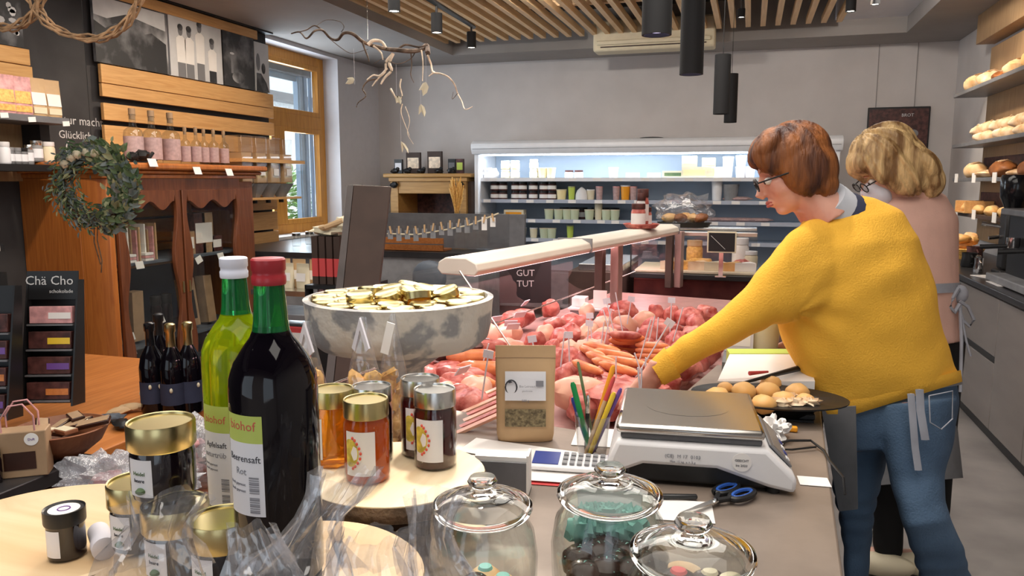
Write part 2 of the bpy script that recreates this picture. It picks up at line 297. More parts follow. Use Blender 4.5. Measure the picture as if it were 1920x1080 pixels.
# ================================================================ SETTING
XL, XR, YB, ZC = -4.5, 1.95, 9.0, 2.9
def slab(name, m, *b, **k): return struct(MB().box(*b).build(name, m, **k))
slab('floor', 'floor', XL-.3, XR+.2, -2.2, YB+.2, -0.1, 0)
rw = MB(); rw.box(XL-.3, XR+.15, -2.35, -2.2, 0, .7); rw.box(XL-.3, XR+.15, -2.35, -2.2, 2.5, 3.4)
for q in ((XL-.3, -3.9), (-1.5, .0), (1.5, XR+.15)): rw.box(q[0], q[1], -2.35, -2.2, .7, 2.5)
struct(rw.build('wall_front', 'white_wall'))
slab('wall_back', 'wall', XL-.3, XR+.2, YB, YB+.15, 0, 3.4)
slab('wall_right', 'wall', XR, XR+.15, -2.2, YB, 0, 3.4)
wl = MB()
wl.box(XL-.3, XL, -2.2, 5.6, 0, 3.4); wl.box(XL-.3, XL, 5.6, 8.0, 0, 0.93); wl.box(XL-.3, XL, 5.6, 8.0, 2.86, 3.4); wl.box(XL-.3, XL, 8.0, YB, 0, 3.4)
struct(wl.build('wall_left', 'white_wall'))
slab('wall_left.001', 'wall_dark', XL, XL+.012, -2.2, 6.62, 0, 2.9)
# seams of the two wall boards on the back wall
for px in (1649, 1722):
    a = Y(px, 90, YB-.002); struct(MB().box(a.x-.004, a.x+.004, YB-.004, YB, 1.9, ZC).build('trim_1', 'soffit'))
# ceiling: recess with slats, boxed soffits round it
slab('ceiling', 'ceil_back', -3.4, 1.5, -2.2, 8.4, 3.3, 3.4)
slab('ceiling.001', 'soffit', XL-.3, -3.25, -2.2, YB, ZC, 3.35)
slab('ceiling.002', 'soffit', -3.25, XR+.2, 8.36, YB, ZC, 3.35)
slab('ceiling.003', 'soffit', 1.36, XR+.2, -2.2, 8.36, ZC, 3.35)
struct(MB().box(0.72, 1.36, 4.0, 8.36, 3.05, 3.3).build('ceiling.004', 'white_wall'))
sl = thing('slatted_ceiling', 'warm wooden slatted ceiling panel hanging in the recess above the shop', 'ceiling panel', (-1.2, 6, 3.02))
sm = MB().box(-.024, .024, -2.6, 2.15, -.03, .03).mesh('slat', 'slat')
nsl = 30
for i in range(nsl):
    x = -3.24+3.98*i/(nsl-1)
    o = bpy.data.objects.new('slat', sm); COL.objects.link(o); o.parent = sl; o.location = (x+1.2, 0, 0)
for k, yy in enumerate((4.2, 5.6, 7.0)):
    MB().box(-3.25, .76, yy-.03, yy+.03, 3.05, 3.10).build('batten', 'slat', sl, world=True)
# air vent box in the recess at the back
a = Y(1112, 62, 8.1); b = Y(1340, 86, 8.1)
ac = thing('vent_box', 'cream air conditioner casing fixed high at the back of the ceiling recess', 'air conditioner', ((a.x+b.x)/2, 8.2, b.z))
MB().box(a.x, b.x, 8.1, 8.35, b.z, a.z+.12).build('casing', 'cream', ac, world=True, bevel=.02)
MB().box(a.x+.08, b.x-.08, 8.09, 8.10, b.z+.035, b.z+.045).build('slot', 'dark_brown', ac, world=True)
MB().box(a.x+.04, b.x-.04, 8.07, 8.105, b.z+.06, b.z+.10).build('flap', 'cream', ac, world=True, bevel=.008)
# window in the left wall
win = bpy.data.objects.new('window_1', None); COL.objects.link(win); win.location = (XL-.22, 6.8, .95); struct(win)
xf = XL-.22
def wbar(y0, y1, z0, z1, nm='window_frame', m='slatx', t=.07): return MB().box(xf-t/2, xf+t/2, y0, y1, z0, z1).build(nm, m, win, world=True, bevel=.006)
wbar(5.65, 5.75, .95, 2.86); wbar(7.9, 8.0, .95, 2.86); wbar(5.75, 7.9, 2.76, 2.86); wbar(5.75, 7.9, .95, 1.05); wbar(5.75, 7.9, 2.07, 2.21, t=.09)
wbar(6.98, 7.12, 1.05, 2.07, 'mullion', t=.09)
for (y0, y1, z0, z1) in ((5.75, 6.98, 1.05, 2.07), (7.12, 7.9, 1.05, 2.07), (5.75, 7.9, 2.21, 2.76)):
    f = MB()
    for q in ((y0, y0+.05, z0, z1), (y1-.05, y1, z0, z1), (y0+.05, y1-.05, z0, z0+.05), (y0+.05, y1-.05, z1-.05, z1)): f.box(xf-.02, xf+.045, *q)
    sash = f.build('sash', 'slatx', win, world=True, bevel=.004)
    MB().box(xf-.005, xf+.005, y0+.05, y1-.05, z0+.05, z1-.05).build('pane', 'glass', sash, world=True)
MB().box(xf+.03, xf+.06, 7.13, 7.15, 1.5, 1.62).build('window_handle', 'silver', win, world=True)
slab('trim_2', 'paper', XL-.25, XL+.06, 5.6, 8.02, .92, .95)
# outside the window
bl = thing('shutter', 'slate blue louvred shutter seen through the window', 'shutter', (-4.98, 7.35, .8))
ysh = X(563, 300, -4.96).y
MB().box(-5.02, -4.96, ysh, 8.05, -.02, 2.9).build('panel', 'shutter', bl, world=True)
for k in range(5): MB().box(-4.96, -4.945, ysh+.02+k*.095, ysh+.08+k*.095, .85, 2.85).build('louvre', 'shutter', bl, world=True)
bl2 = thing('roller_blind_box', 'dark grey roller shutter box across the top outside the window', 'shutter box', (-4.98, 6.8, 2.56))
MB().box(-5.1, -4.9, 5.4, 8.1, 2.68, 2.9).build('box', 'mid_grey', bl2, world=True, bevel=.01)
MB().box(-5.0, -4.98, 5.5, 8.0, 2.62, 2.68).build('curtain', 'shutter', bl2, world=True)
gr = MB().box(-30, XL-.3, -4, 40, -.15, -.02).build('pavement', 'ext_white'); struct(gr)
hb = thing('house', 'white rendered house across the street seen through the window', 'house', (-12, 15, -.02))
MB().box(-16, -11, 9, 22, -.02, 3.4).build('wall', 'ext_white', hb, world=True)
MB().box(-16.3, -10.7, 8.7, 22.3, 3.4, 3.6).build('roof', 'mid_grey', hb, world=True)
for yy in (12, 15, 18): MB().box(-11.0, -10.97, yy, yy+1, 1.2, 2.4).build('window', 'shutter', hb, world=True)
bs = thing('shrub', 'light green leafy shrub growing outside the window', 'shrub', (-6.6, 9.6, -.02))
lb = MB()
for i in range(1500):
    d = Vector((random.gauss(0, 1), random.gauss(0, 1), random.gauss(0, 1))).normalized(); p = Vector((-6.6, 9.6, 1.0))+Vector((d.x*.5, d.y*.9, d.z*.85))*random.uniform(.6, 1)
    leafmesh(lb, p, d+Vector((random.uniform(-.6, .6), 0, random.uniform(-.6, .6))), (0, 0, 1), .13, .08)
lb.build('foliage', 'foliage', bs, world=True); MB().tube([(-6.6, 9.6, -.02), (-6.55, 9.6, .5), (-6.6, 9.65, 1)], [.04, .03, .02]).build('stem', 'bark', bs, world=True)
# wooden plank cladding on the left wall: each plank its own piece
def planks(x0, y0, y1, zs, lbl, nm='plank_panel'):
    t = thing(nm, lbl, 'plank panel', (x0, (y0+y1)/2, zs[0][0]))
    for z0, z1 in zs: MB().box(x0-.028, x0, y0+random.uniform(0, .008), y1+random.uniform(-.01, .01), z0, z1).build('plank', 'larch', t, world=True, bevel=.003)
    return t
XP = -4.42
planks(XP, 4.52, 6.60, [(.85, 1.02), (1.04, 1.21), (1.23, 1.40), (1.44, 1.60), (1.64, 1.755), (1.76, 1.90), (1.935, 2.055), (2.10, 2.19), (2.195, 2.325)], 'light larch planks on the wall behind the gin bottles')
planks(XP, 4.35, 6.40, [(2.80, 2.88)], 'long larch board fixed above the row of black and white photos')
planks(XP, 2.9, 3.97, [(2.12, 2.225), (2.23, 2.33)], 'short larch boards at the left picture edge above the pouch shelf')
struct(MB().box(XL, XP+.02, 4.5, 6.62, 2.885, 2.9).build('trim_3', 'black'))
# black and white photographs
def photo(y0, y1, z0, z1, base, lbl):
    t = thing('wall_photo', lbl, 'photograph', (XP-.01, (y0+y1)/2, z0)); MB().box(XP-.03, XP-.008, y0, y1, z0, z1).build('print', base, t, world=True); return t
xq = XP-.0075
def pf(t, m, pts, dx=0):
    mb = MB(); mb.prism([(p[0], p[1]) for p in pts], 0, .0012+dx, vface((xq, 0, 0), (0, 1, 0), (0, 0, 1))); return mb.build('print_area', m, t, world=True)
def el(cy, cz, a, b, n=14): return [(cy+a*math.cos(2*PI*i/n), cz+b*math.sin(2*PI*i/n)) for i in range(n)]
t = photo(4.50, 5.22, 2.335, 2.80, 'photo_grey', 'black and white landscape photo with dark trees, left of the group portrait')
pf(t, 'photo_dark', [(4.50, 2.335), (5.2, 2.335), (5.2, 2.56), (5.05, 2.62), (4.98, 2.60), (4.9, 2.69), (4.8, 2.62), (4.7, 2.63), (4.6, 2.58), (4.50, 2.62)])
pf(t, 'photo_white', [(4.5, 2.66), (4.62, 2.65), (4.8, 2.71), (5.2, 2.66), (5.2, 2.79), (4.5, 2.79)])
t = photo(5.24, 5.88, 2.335, 2.80, 'photo_white', 'black and white photo of four people in pale shirts')
for cy, h in ((5.37, .30), (5.47, .30), (5.60, .36), (5.75, .25)):
    pf(t, 'photo_mid' if cy != 5.75 else 'photo_dark', [(cy-.045, 2.335), (cy+.045, 2.335), (cy+.045, 2.335+h*.4), (cy-.045, 2.335+h*.4)])
    pf(t, 'paper', [(cy-.05, 2.335+h*.38), (cy+.05, 2.335+h*.38), (cy+.055, 2.335+h), (cy+.02, 2.36+h), (cy-.02, 2.36+h), (cy-.055, 2.335+h)], .0004)
    pf(t, 'photo_mid', el(cy, 2.335+h+.065, .026, .042), .0008); pf(t, 'photo_dark', el(cy, 2.335+h+.09, .030, .026), .0009)
t = photo(5.90, 6.34, 2.335, 2.80, 'photo_dark', 'dark black and white photo of a lamp and workbench, right of the group portrait')
pf(t, 'photo_white', el(6.02, 2.62, .03, .01)); pf(t, 'photo_mid', [(6.0, 2.45), (6.03, 2.45), (6.03, 2.6), (6.0, 2.6)]); pf(t, 'photo_grey', el(6.1, 2.42, .09, .05))
t = photo(6.35, 6.57, 2.335, 2.78, 'photo_white', 'narrow black and white photo of a worker beside the window')
pf(t, 'photo_dark', [(6.36, 2.335), (6.56, 2.335), (6.52, 2.42), (6.44, 2.5), (6.37, 2.5)]); pf(t, 'photo_mid', el(6.40, 2.6, .03, .08)); pf(t, 'photo_dark', el(6.48, 2.55, .03, .05))
t = photo(2.9, 3.93, 2.335, 2.80, 'photo_dark', 'dark black and white photo of blossoms at the top left corner')
for i in range(40): pf(t, 'photo_white' if i % 3 == 0 else 'photo_grey', el(random.uniform(3.4, 3.92), random.uniform(2.36, 2.7), random.uniform(.01, .03), random.uniform(.01, .025), 7), .0004)
# chalk writing on the dark wall
mx = vface((XL+.014, 4.30, 1.88), (0, 1, 0), (0, 0, 1))
for s_, dy, dz, sz in (('natur macht', 0.0, 0.03, .085), ('Glücklich.', -.03, -.07, .075), ('(      )', 0, -.16, .12)):
    o = text(s_, sz, 'chalk', vface((XL+.014, 4.37+dy, 1.885+dz), (0, 1, 0), (0, 0, 1)), name='chalk_writing'); tag(o, {'natur macht': 'white chalk words natur macht on the dark wall', 'Glücklich.': 'white chalk word Glücklich on the dark wall above the wreath', '(      )': 'white chalk curved strokes just above the wreath'}[s_], 'writing')
# ================================================================ product factories
def put(mesh, name, loc, label, cat, group=None, rz=0, scale=None):
    o = bpy.data.objects.new(name, mesh); COL.objects.link(o); o.location = loc; o.rotation_euler = (0, 0, rz)
    if scale: o.scale = scale if hasattr(scale, '__len__') else (scale,)*3
    return tag(o, label, cat, group)
def m_jar(r, h, body, lid, label=None, n=16, lidh=.22):
    mb = MB(); b = h*(1-lidh)
    mb.lathe([(r*.86, 0), (r*.97, h*.03), (r, h*.1), (r, b*.85), (r*.86, b)], n=n, mi=0); mb.lathe([(r*.93, b), (r*.95, b+.001), (r*.95, h*.985), (r*.90, h)], n=n, mi=1)
    if label: mb.lathe([(r*1.01, h*.18), (r*1.012, b*.78)], n=n, mi=2, cap=False)
    return mb.mesh('jar', [body, lid, label or lid])
def m_cup(r, h, body, lid, n=14): return MB().lathe([(r*.8, 0), (r, h*.9), (r, h*.92)], n=n).lathe([(r*1.05, h*.92), (r*1.05, h), (r*.9, h*1.01)], n=n, mi=1).mesh('cup', [body, lid])
def m_box(w_, d, h, m1, m2=None):
    mb = MB().box(-w_/2, w_/2, -d/2, d/2, 0, h)
    if m2: mb.box(-w_*.4, w_*.4, -d/2-.001, -d/2, h*.25, h*.75, 1)
    return mb.mesh('box', [m1, m2 or m1])
def m_pouch(w_, h, d, m1, m2=None, window=None, n=12):
    """standing pouch, thick at the base and sealed flat at the top, front towards -y"""
    rs = []
    for z, t, ww in ((0, .8, .92), (h*.06, 1, .96), (h*.3, .95, .97), (h*.6, .6, .98), (h*.82, .16, 1), (h*.88, .04, 1), (h, .04, 1)):
        rs.append([Vector((w_*ww/2*math.copysign(abs(math.cos(2*PI*i/n+.26))**.6, math.cos(2*PI*i/n+.26)), d/2*t*math.copysign(abs(math.sin(2*PI*i/n+.26))**.7, math.sin(2*PI*i/n+.26)), z)) for i in range(n)])
    mb = MB().rings(rs)
    if m2:
        for (z0, z1, mi) in ((.30, .62, 1),): 
            t0, t1 = .95, .58
            mb.add([(-w_*.36, -d/2*t0-.002, h*z0), (w_*.36, -d/2*t0-.002, h*z0), (w_*.36, -d/2*t1-.004, h*z1), (-w_*.36, -d/2*t1-.004, h*z1)], [(0, 1, 2, 3)], mi)
    if window: mb.add([(-w_*.34, -d/2-.003, h*.08), (w_*.34, -d/2-.003, h*.08), (w_*.34, -d/2*.97-.003, h*.24), (-w_*.34, -d/2*.97-.003, h*.24)], [(0, 1, 2, 3)], 2)
    return mb.mesh('pouch', [m1, m2 or m1, window or m1])
# ================================================================ WARDROBE
WX = -3.82
wd = thing('wardrobe', 'antique orange-brown wardrobe with wavy glazed doors beside the dark wall', 'wardrobe', (-4.16, 4.68, 0))
B = lambda mb, n, m, par=wd, **k: mb.build(n, m, par, world=True, **k)
B(MB().box(-4.485, -4.02, 3.86, 3.89, .10, 1.52), 'side_panel', 'cherry', bevel=.003)
B(MB().box(-4.48, WX-.07, 5.38, 5.41, .10, 1.5), 'side_panel', 'cherry')
# chamfered corner post
B(MB().prism([(-4.02, 3.86), (-3.90, 3.87), (WX-.01, 3.90), (WX, 3.93), (WX-.03, 3.95), (-4.02, 3.90)], .10, 1.52), 'corner_post', 'cherry', bevel=.004)
B(MB().prism([(WX-.07, 5.41), (WX, 5.37), (WX, 5.205), (WX-.03, 5.205), (WX-.07, 5.35)], .10, 1.5), 'corner_post', 'cherry_dark', bevel=.004)
B(MB().box(-4.48, -4.46, 3.9, 5.38, .1, 1.5), 'back_panel', 'blue_cab')
B(MB().box(-4.46, WX-.05, 3.9, 5.38, .10, .13), 'floor_board', 'blue_cab')
for z in (.40, .965): B(MB().box(-4.46, WX-.06, 3.9, 5.38, z-.02, z), 'shelf', 'shelf_blue', bevel=.003)
def corn(z0, z1, o, m='cherry'): return MB().box(-4.49, WX+o, 3.86-o, 5.41+o, z0, z1)
B(corn(1.52, 1.55, .01), 'cornice', 'cherry', bevel=.006); B(corn(1.55, 1.575, .04), 'cornice_moulding', 'cherry', bevel=.01); B(corn(1.575, 1.62, .075), 'cornice_top', 'cherry', bevel=.014)
B(corn(.02, .10, .02), 'plinth', 'cherry', bevel=.008)
for (y, x) in ((4.0, WX-.04), (5.34, WX-.04), (4.0, -4.42), (5.34, -4.42)): B(MB().lathe([(.03, 0), (.045, .01), (.04, .025)], (x, y, 0)), 'foot', 'cherry')
B(MB().box(WX-.025, WX, 3.95, 5.205, 1.44, 1.52), 'top_rail', 'cherry_dark')
for di, (y0, y1) in enumerate(((3.955, 4.53), (4.55, 5.20))):
    mxp = vface((WX-.022, 0, 0), (0, 1, 0), (0, 0, 1)); Wd = y1-y0
    def wavy(yb, s_):
        pts = []
        for k in range(25):
            z = .16+1.28*k/24; a = .062+.022*math.sin((z-.2)*2*PI/.62)
            pts.append((yb+s_*a, z))
        return pts
    dr = MB(); l = wavy(y0, 1); r = wavy(y1, -1)
    dr.prism([(y0, .16)]+l+[(y0, 1.44)], 0, .03, mxp); dr.prism(r+[(y1, 1.44), (y1, .16)], 0, .03, mxp)
    top = [(y0+.06+(Wd-.12)*k/24, 1.335-.035*math.sin(k/24*PI)**2*0+.03*math.cos(k/24*4*PI)) for k in range(25)]
    dr.prism(top+[(y1-.05, 1.44), (y0+.05, 1.44)], 0, .0305, mxp); dr.box(WX-.022, WX+.008, y0+.05, y1-.05, .13, .22)
    door = B(dr, 'door', 'cherry_dark', bevel=.003)
    B(MB().box(WX-.018, WX-.014, y0+.03, y1-.03, .2, 1.40), 'glass_pane', 'glass', door)
    B(MB().box(WX+.008, WX+.016, (y1-.03) if di == 0 else (y0+.015), (y1-.015) if di == 0 else (y0+.03), .72, .80), 'key_plate', 'gold', door)
# books and packets on the upper shelf, boxes and bottles on the lower
for i in range(9):
    y = 4.08+i*.038; o = m_box(.13, .012, .21+.02*(i % 3), ['kraft', 'paper', 'kraft_dark', 'pink_pack'][i % 4])
    put(o, 'chocolate_bar', (-3.98+.01*(i % 2), y, .966), 'tall slim packet standing on edge, %s in the row on the upper wardrobe shelf' % ORD[i], 'packet', 'slim packets on the wardrobe shelf', rz=.1)
for i, (y, m_) in enumerate(((4.12, 'pink_pack'), (4.28, 'pink_pack'))):
    for k in range(3):
        tag(MB().cb((0, 0, .008), (.05, .085-.01*i, .016)).build('small_tin', 'pink_pack' if k % 2 else 'paper', at=(WX-.085, y, .967+k*.019)), 'flat pink or white tin, %s pile on the wardrobe shelf, %s from bottom' % (('left', 'right')[i], ORD[k]), 'tin', 'flat tins in the wardrobe')
for i, (px, py, z) in enumerate(((262, 497, 1), (414, 480, 1), (245, 632, 0), (248, 660, 0), (302, 600, 0), (395, 628, 0), (373, 487, 1))):
    p = X(px, py, WX-.04 if z else WX-.10)
    tg = MB().cb((0, 0, 0), (.003, .07, .05), rotm(.05*i, -.25, 0)).build('price_tag', 'pink_pack' if 0 else 'paper', at=p)
    tag(tg, 'small pale price tag inside the wardrobe, %s from the left' % ORD[i], 'price tag', 'price tags in the wardrobe')
def giftbox(y, z, h, w_, tilt, lb, win=True):
    t = thing('gift_box', lb, 'gift box', (-3.99, y, z)); mx = rotm(0, 0, 0) @ rotm(tilt, 0, PI/2)
    MB().box(-w_/2, w_/2, -.04, .04, 0, h, 0, mx).build('carton', 'kraft_dark', t, bevel=.002)
    if win: MB().box(-w_*.28, w_*.28, -.042, -.0405, h*.15, h*.75, 0, mx).build('window', 'black', t)
    return t
giftbox(4.02, .42, .30, .10, -.12, 'brown carton gift box at the far left of the lower wardrobe shelf')
giftbox(4.22, .42, .34, .10, .02, 'brown carton gift box second from left on the lower wardrobe shelf', False)
giftbox(4.78, .42, .36, .12, -.12, 'tall brown gift box with window behind the right wardrobe door')
giftbox(4.98, .42, .36, .09, -.1, 'narrow brown gift box at the right end of the lower wardrobe shelf', False)
for i, (y, h) in enumerate(((4.74, .17), (4.86, .30), (4.95, .30), (5.05, .12))):
    put(m_box(.12, .10, h, 'salami_dark' if i % 2 else 'kraft_dark', 'paper'), 'carton', (-3.98, y, .966), 'dark little carton %s from the left behind the right wardrobe door' % ORD[i], 'carton', rz=PI/2)
for i, y in enumerate((4.42, 4.52)):
    put(m_jar(.04, .3, 'black_jam', 'black'), 'dark_bottle', (-3.98, y, .401), ('left', 'right')[i]+' of two dark bottles in shadow on the lower wardrobe shelf', 'bottle')
# three price cards on the cornice
for i, px in enumerate((284, 368, 428)):
    p = X(px, (305, 320, 323)[i], WX+.078); put(MB().cb((0, 0, 0), (.002, .075, .055), rotm(0, -.35, 0)).mesh('card', 'paper'), 'price_card', (p.x+.01, p.y, p.z), ('first', 'second', 'third')[i]+' price card from the left on the wardrobe cornice', 'price card')
# ---- gin bottles on top of the wardrobe
def gin(h, r, nm='gin_bottle'):
    t = thing(nm, '', 'bottle'); 
    MB().lathe([(r*.9, 0), (r, .01), (r, h*.52), (r*.9, h*.60), (r*.36, h*.68), (r*.33, h*.86), (r*.4, h*.87), (r*.4, h*.89)], n=20).build('bottle', 'jar_glass', t)
    MB().lathe([(r*1.012, h*.08), (r*1.012, h*.49)], n=20, cap=False).build('paper_label', 'gin_label', t)
    MB().lathe([(r*.30, h*.80), (r*.30, h*.89), (r*.36, h*.89), (r*.36, h), (r*.3, h)], n=12).build('stopper', 'kraft_dark', t)
    return t
g0 = None
for i, px in enumerate((252, 287, 322)):
    p = X(px, 290, -3.95); g0 = g0 or gin(.36, .062)
    o = g0 if i == 0 else dup(g0); o.location = (p.x, p.y, 1.62); o['label'] = 'large pink-labelled clear bottle, %s of the three on the wardrobe' % ('left', 'middle', 'right')[i]; o['group'] = 'large gin bottles on the wardrobe'
g1 = None
for i, px in enumerate((349, 369, 384, 402, 421)):
    p = X(px, 300, -3.93+.04*(i % 2)); g1 = g1 or gin(.27, .036)
    o = g1 if i == 0 else dup(g1); o.location = (p.x, p.y, 1.62); o['label'] = 'small slim clear bottle, %s from the left on the wardrobe' % ORD[i]; o['group'] = 'small gin bottles on the wardrobe'
p = X(262, 292, -3.86); t = thing('sleigh_ornament', 'dark metal ornament in front of the large bottles on the wardrobe', 'ornament', (p.x, p.y, 1.621))
MB().tube([(0, -.11, .04), (0, -.08, .02), (0, 0, .02), (0, .08, .03), (0, .12, .07)], [.012]*5).tube([(.03, -.1, .004), (.03, 0, .004), (.03, .12, .02)], .005).tube([(-.03, -.1, .004), (-.03, 0, .004), (-.03, .12, .02)], .005).build('runner', 'black', t)
MB().ell((0, .02, .05), (.035, .06, .035), amp=.4).ell((0, -.06, .04), (.03, .04, .03), amp=.4, seed=2).build('body', 'black', t)
# ---- little jars left on the wardrobe top and shelf behind
for i, (px, h, r, bm_, lm, lb) in enumerate(((8, .13, .035, 'label', 'white', 0), (19, .10, .026, 'mid_grey', 'grey', 'label'), (32, .10, .026, 'mid_grey', 'grey', 'label'), (44, .10, .026, 'mid_grey', 'black', 'label'), (55, .12, .025, 'grey', 'silver', 'label'), (70, .13, .034, 'grey', 'silver', 'label'), (91, .125, .04, 'cream', 'white', 0))):
    p = X(px, 296, -4.25); put(m_jar(r, h, bm_, lm, lb or None), 'small_jar', (-4.25, max(p.y, 3.56), 1.621 if p.y > 3.79 else 1.602), '%s from the left of the little labelled jars above the wardrobe side' % ORD[i], 'jar')
# dark wall shelf unit at the left edge
t = thing('wall_shelf', 'dark wall shelf carrying kraft pouches at the left picture edge', 'shelf', (-4.3, 3.5, 1.86))
MB().box(-4.488, -4.14, 2.6, 3.96, 1.855, 1.895).build('board', 'mid_grey', t, world=True, bevel=.003); MB().box(-4.488, -4.3, 3.88, 3.95, 1.63, 1.855).build('bracket', 'black', t, world=True); MB().box(-4.488, -4.45, 2.6, 3.95, 1.50, 1.855).build('back_board', 'panel_wood', t, world=True)
t = thing('wall_shelf', 'dark lower wall shelf with white tags left of the wardrobe', 'shelf', (-4.3, 3.3, 1.1))
MB().box(-4.488, -4.10, 2.6, 3.76, 1.56, 1.60).build('board', 'black', t, world=True); MB().box(-4.488, -4.1, 2.6, 3.4, 1.10, 1.14).build('board', 'black', t, world=True); MB().box(-4.488, -4.1, 2.6, 3.4, 0, .98).build('base_cabinet', 'black', t, world=True)
for k in range(3): MB().box(-4.1, -4.097, 3.12+k*.09, 3.19+k*.09, 1.105, 1.135).build('shelf_tag', 'paper', t, world=True)
for i, px in enumerate((12, 44, 75, 103)):
    p = X(px, 218, -4.22); fl = i < 2
    o = put(m_pouch(.15 if fl else .12, .23 if fl else .235, .07, 'kraft' if not fl else 'pink_pack', 'noodle' if fl else 'paper', 'noodle' if fl else 'cream'), 'food_pouch', (-4.24, p.y, 1.896), ('leftmost floral pouch of orange pasta on the wall shelf', 'second floral pouch of orange pasta on the wall shelf', 'kraft pouch with pale label, left of two on the wall shelf', 'kraft pouch with pale label at the right end of the wall shelf')[i], 'pouch', rz=PI/2*.9)
for i, px in enumerate((8, 60, 124)):
    p = X(px, (216, 224, 232)[i], -4.137); put(MB().cb((0, 0, 0), (.004, .05, .03), rotm(.1, 0, 0)).mesh('tag', 'paper'), 'price_clip', p, ('left', 'middle', 'right')[i]+' white price clip on the pouch shelf edge', 'price clip')
# ---- eucalyptus wreath hanging in front of the wardrobe
WC = D(178, 350, 3.75); wr = thing('wreath', 'dried eucalyptus and conifer wreath hanging before the wardrobe side', 'wreath', WC)
ax = (Vector((1, .25, 0))).normalized(); up = Vector((0, 0, 1)); fr_ = ax.cross(up)
ring = MB(); lf = [MB(), MB(), MB()]; Rw = .160
ring.tube([tuple(ax*Rw*math.cos(a)+up*Rw*math.sin(a)) for a in [2*PI*k/30 for k in range(31)]], .012)
for i in range(1900):
    a = random.uniform(0, 2*PI); rr = Rw+random.gauss(0, .032); bd = Vector(ax*math.cos(a)+up*math.sin(a)); tg_ = Vector(-ax*math.sin(a)+up*math.cos(a))
    p = bd*rr+fr_*random.uniform(-.045, .045); d = (bd*random.uniform(-.8, 1)+tg_*random.uniform(.2, 1.2)+fr_*random.uniform(-.5, .9))
    right = math.cos(a) > .1
    k = random.choices((0, 1, 2), (4, 6, 1.6) if not right else (4, 4, 2.5))[0]; L_ = random.uniform(.022, .045)*(1.3 if right else 1)
    leafmesh(lf[k], p, d, fr_, L_, L_*(.5 if right else .28))
ring.build('ring', 'bark', wr)
for k, m_ in enumerate(('leaf', 'leaf_grey', 'leaf_pale')): o = lf[k].build('leaves', m_, wr); o['kind'] = 'stuff'
for a in (1.9, 2.1, 1.6, 2.4, 1.35):
    p = ax*Rw*math.cos(a)+up*Rw*math.sin(a)-fr_*(-.04); MB().ell(p, (.022, .022, .02), amp=.3, seed=a).build('dried_flower', 'cream', wr)
MB().tube([(0, 0, -.18), (-.01, .0, -.26), (.01, 0, -.36), (.0, 0, -.42)], .003).tube([(-.02, 0, -.18), (-.03, .0, -.27), (-.0, 0, -.38)], .003).build('hanging_cord', 'bark', wr)
MB().tube([(0, 0, .18), (0, 0, 1.29)], .0012, 5).build('thread', 'black', wr)
# twig rings hanging at the top left
def vine(px, py, d, R, lb, a0=0):
    c = D(px, py, d); t = thing('vine_ring', lb, 'vine wreath', c)
    for q in range(6):
        pts = []
        for k in range(41):
            a = 2*PI*k/40; rr = R+.012*math.sin(5*a+q*1.7)+.006*math.sin(9*a+q); pts.append(tuple(RT*rr*math.cos(a)+Vector((0, 0, 1))*rr*math.sin(a)+FW*.012*math.sin(4*a+q*2)))
        MB().tube(pts, .0045, 6).build('vine', 'vine', t)
    MB().tube([(0, 0, R), (0, 0, R+.6)], .002, 5).build('cord', 'black', t)
vine(158, -38, 2.9, .215, 'twisted vine ring hanging in front of the dark wall'); vine(0, -30, 2.9, .16, 'twisted vine ring at the very top left corner')
# ================================================================ LOW COUNTERS AT THE LEFT
t = thing('low_counter', 'dark slate-topped low counter at the lower left', 'counter', (-2.4, 1.2, 0))
MB().box(-3.2, -1.78, .2, 1.70, .68, .72).build('worktop', 'worktop', t, world=True, bevel=.004); MB().box(-3.15, -1.83, .25, 1.68, .04, .68).build('carcass', 'black', t, world=True)
for k in range(4): MB().box(-1.83, -1.812, .27+k*.352, .61+k*.352, .08, .66).build('door', 'bowl_wood', t, world=True, bevel=.003)
t = thing('low_table', 'orange-brown wooden low table behind the dark bottles', 'table', (-2.6, 2.5, 0))
MB().box(-3.3, -1.92, 1.73, 2.95, .62, .66).build('tabletop', 'orange_wood', t, world=True, bevel=.004); MB().box(-3.22, -1.95, 1.75, 2.9, .46, .62).build('apron_board', 'kraft', t, world=True)
for x, y in ((-3.2, 1.80), (-2.0, 1.80), (-3.2, 2.85), (-2.03, 2.85)): MB().box(x-.03, x+.03, y-.03, y+.03, 0, .46).build('leg', 'orange_wood', t, world=True)
# bottles on the low table
def spark(lb, loc, foil):
    t = thing('sparkling_bottle', lb, 'bottle', loc, random.uniform(0, 6), 'dark bottles on the low orange table')
    MB().lathe([(.040, 0), (.044, .01), (.044, .17), (.036, .21), (.016, .25), (.014, .31)], n=20).build('bottle', 'bottle_dark', t)
    MB().lathe([(.0165, .245), (.0155, .30), (.019, .305), (.019, .33), (.012, .335)], n=14).build('foil', foil, t)
    MB().lathe([(.0446, .04), (.0446, .12)], n=20, cap=False).build('paper_label', 'navy', t)
    for a in (0, 1.7, 3.3, 4.9): MB().ell((.0445*math.cos(a), .0445*math.sin(a), .07+.02*(a % 2)), (.006, .006, .009), nu=8, nv=6).build('label_dot', 'cream', t)
    return t
for i, (px, py, f_) in enumerate(((290, 772, 'black_gloss'), (328, 775, 'gold'), (360, 770, 'gold'), (306, 745, 'black'))):
    p = Z(px, py, .66); spark(('leftmost dark bottle with dark foil on the low table', 'dark bottle with golden foil, middle of the low table', 'dark bottle with golden foil and red patch beside the green bottle', 'dark bottle standing behind the others on the low table')[i], (p.x, p.y, .66), f_)
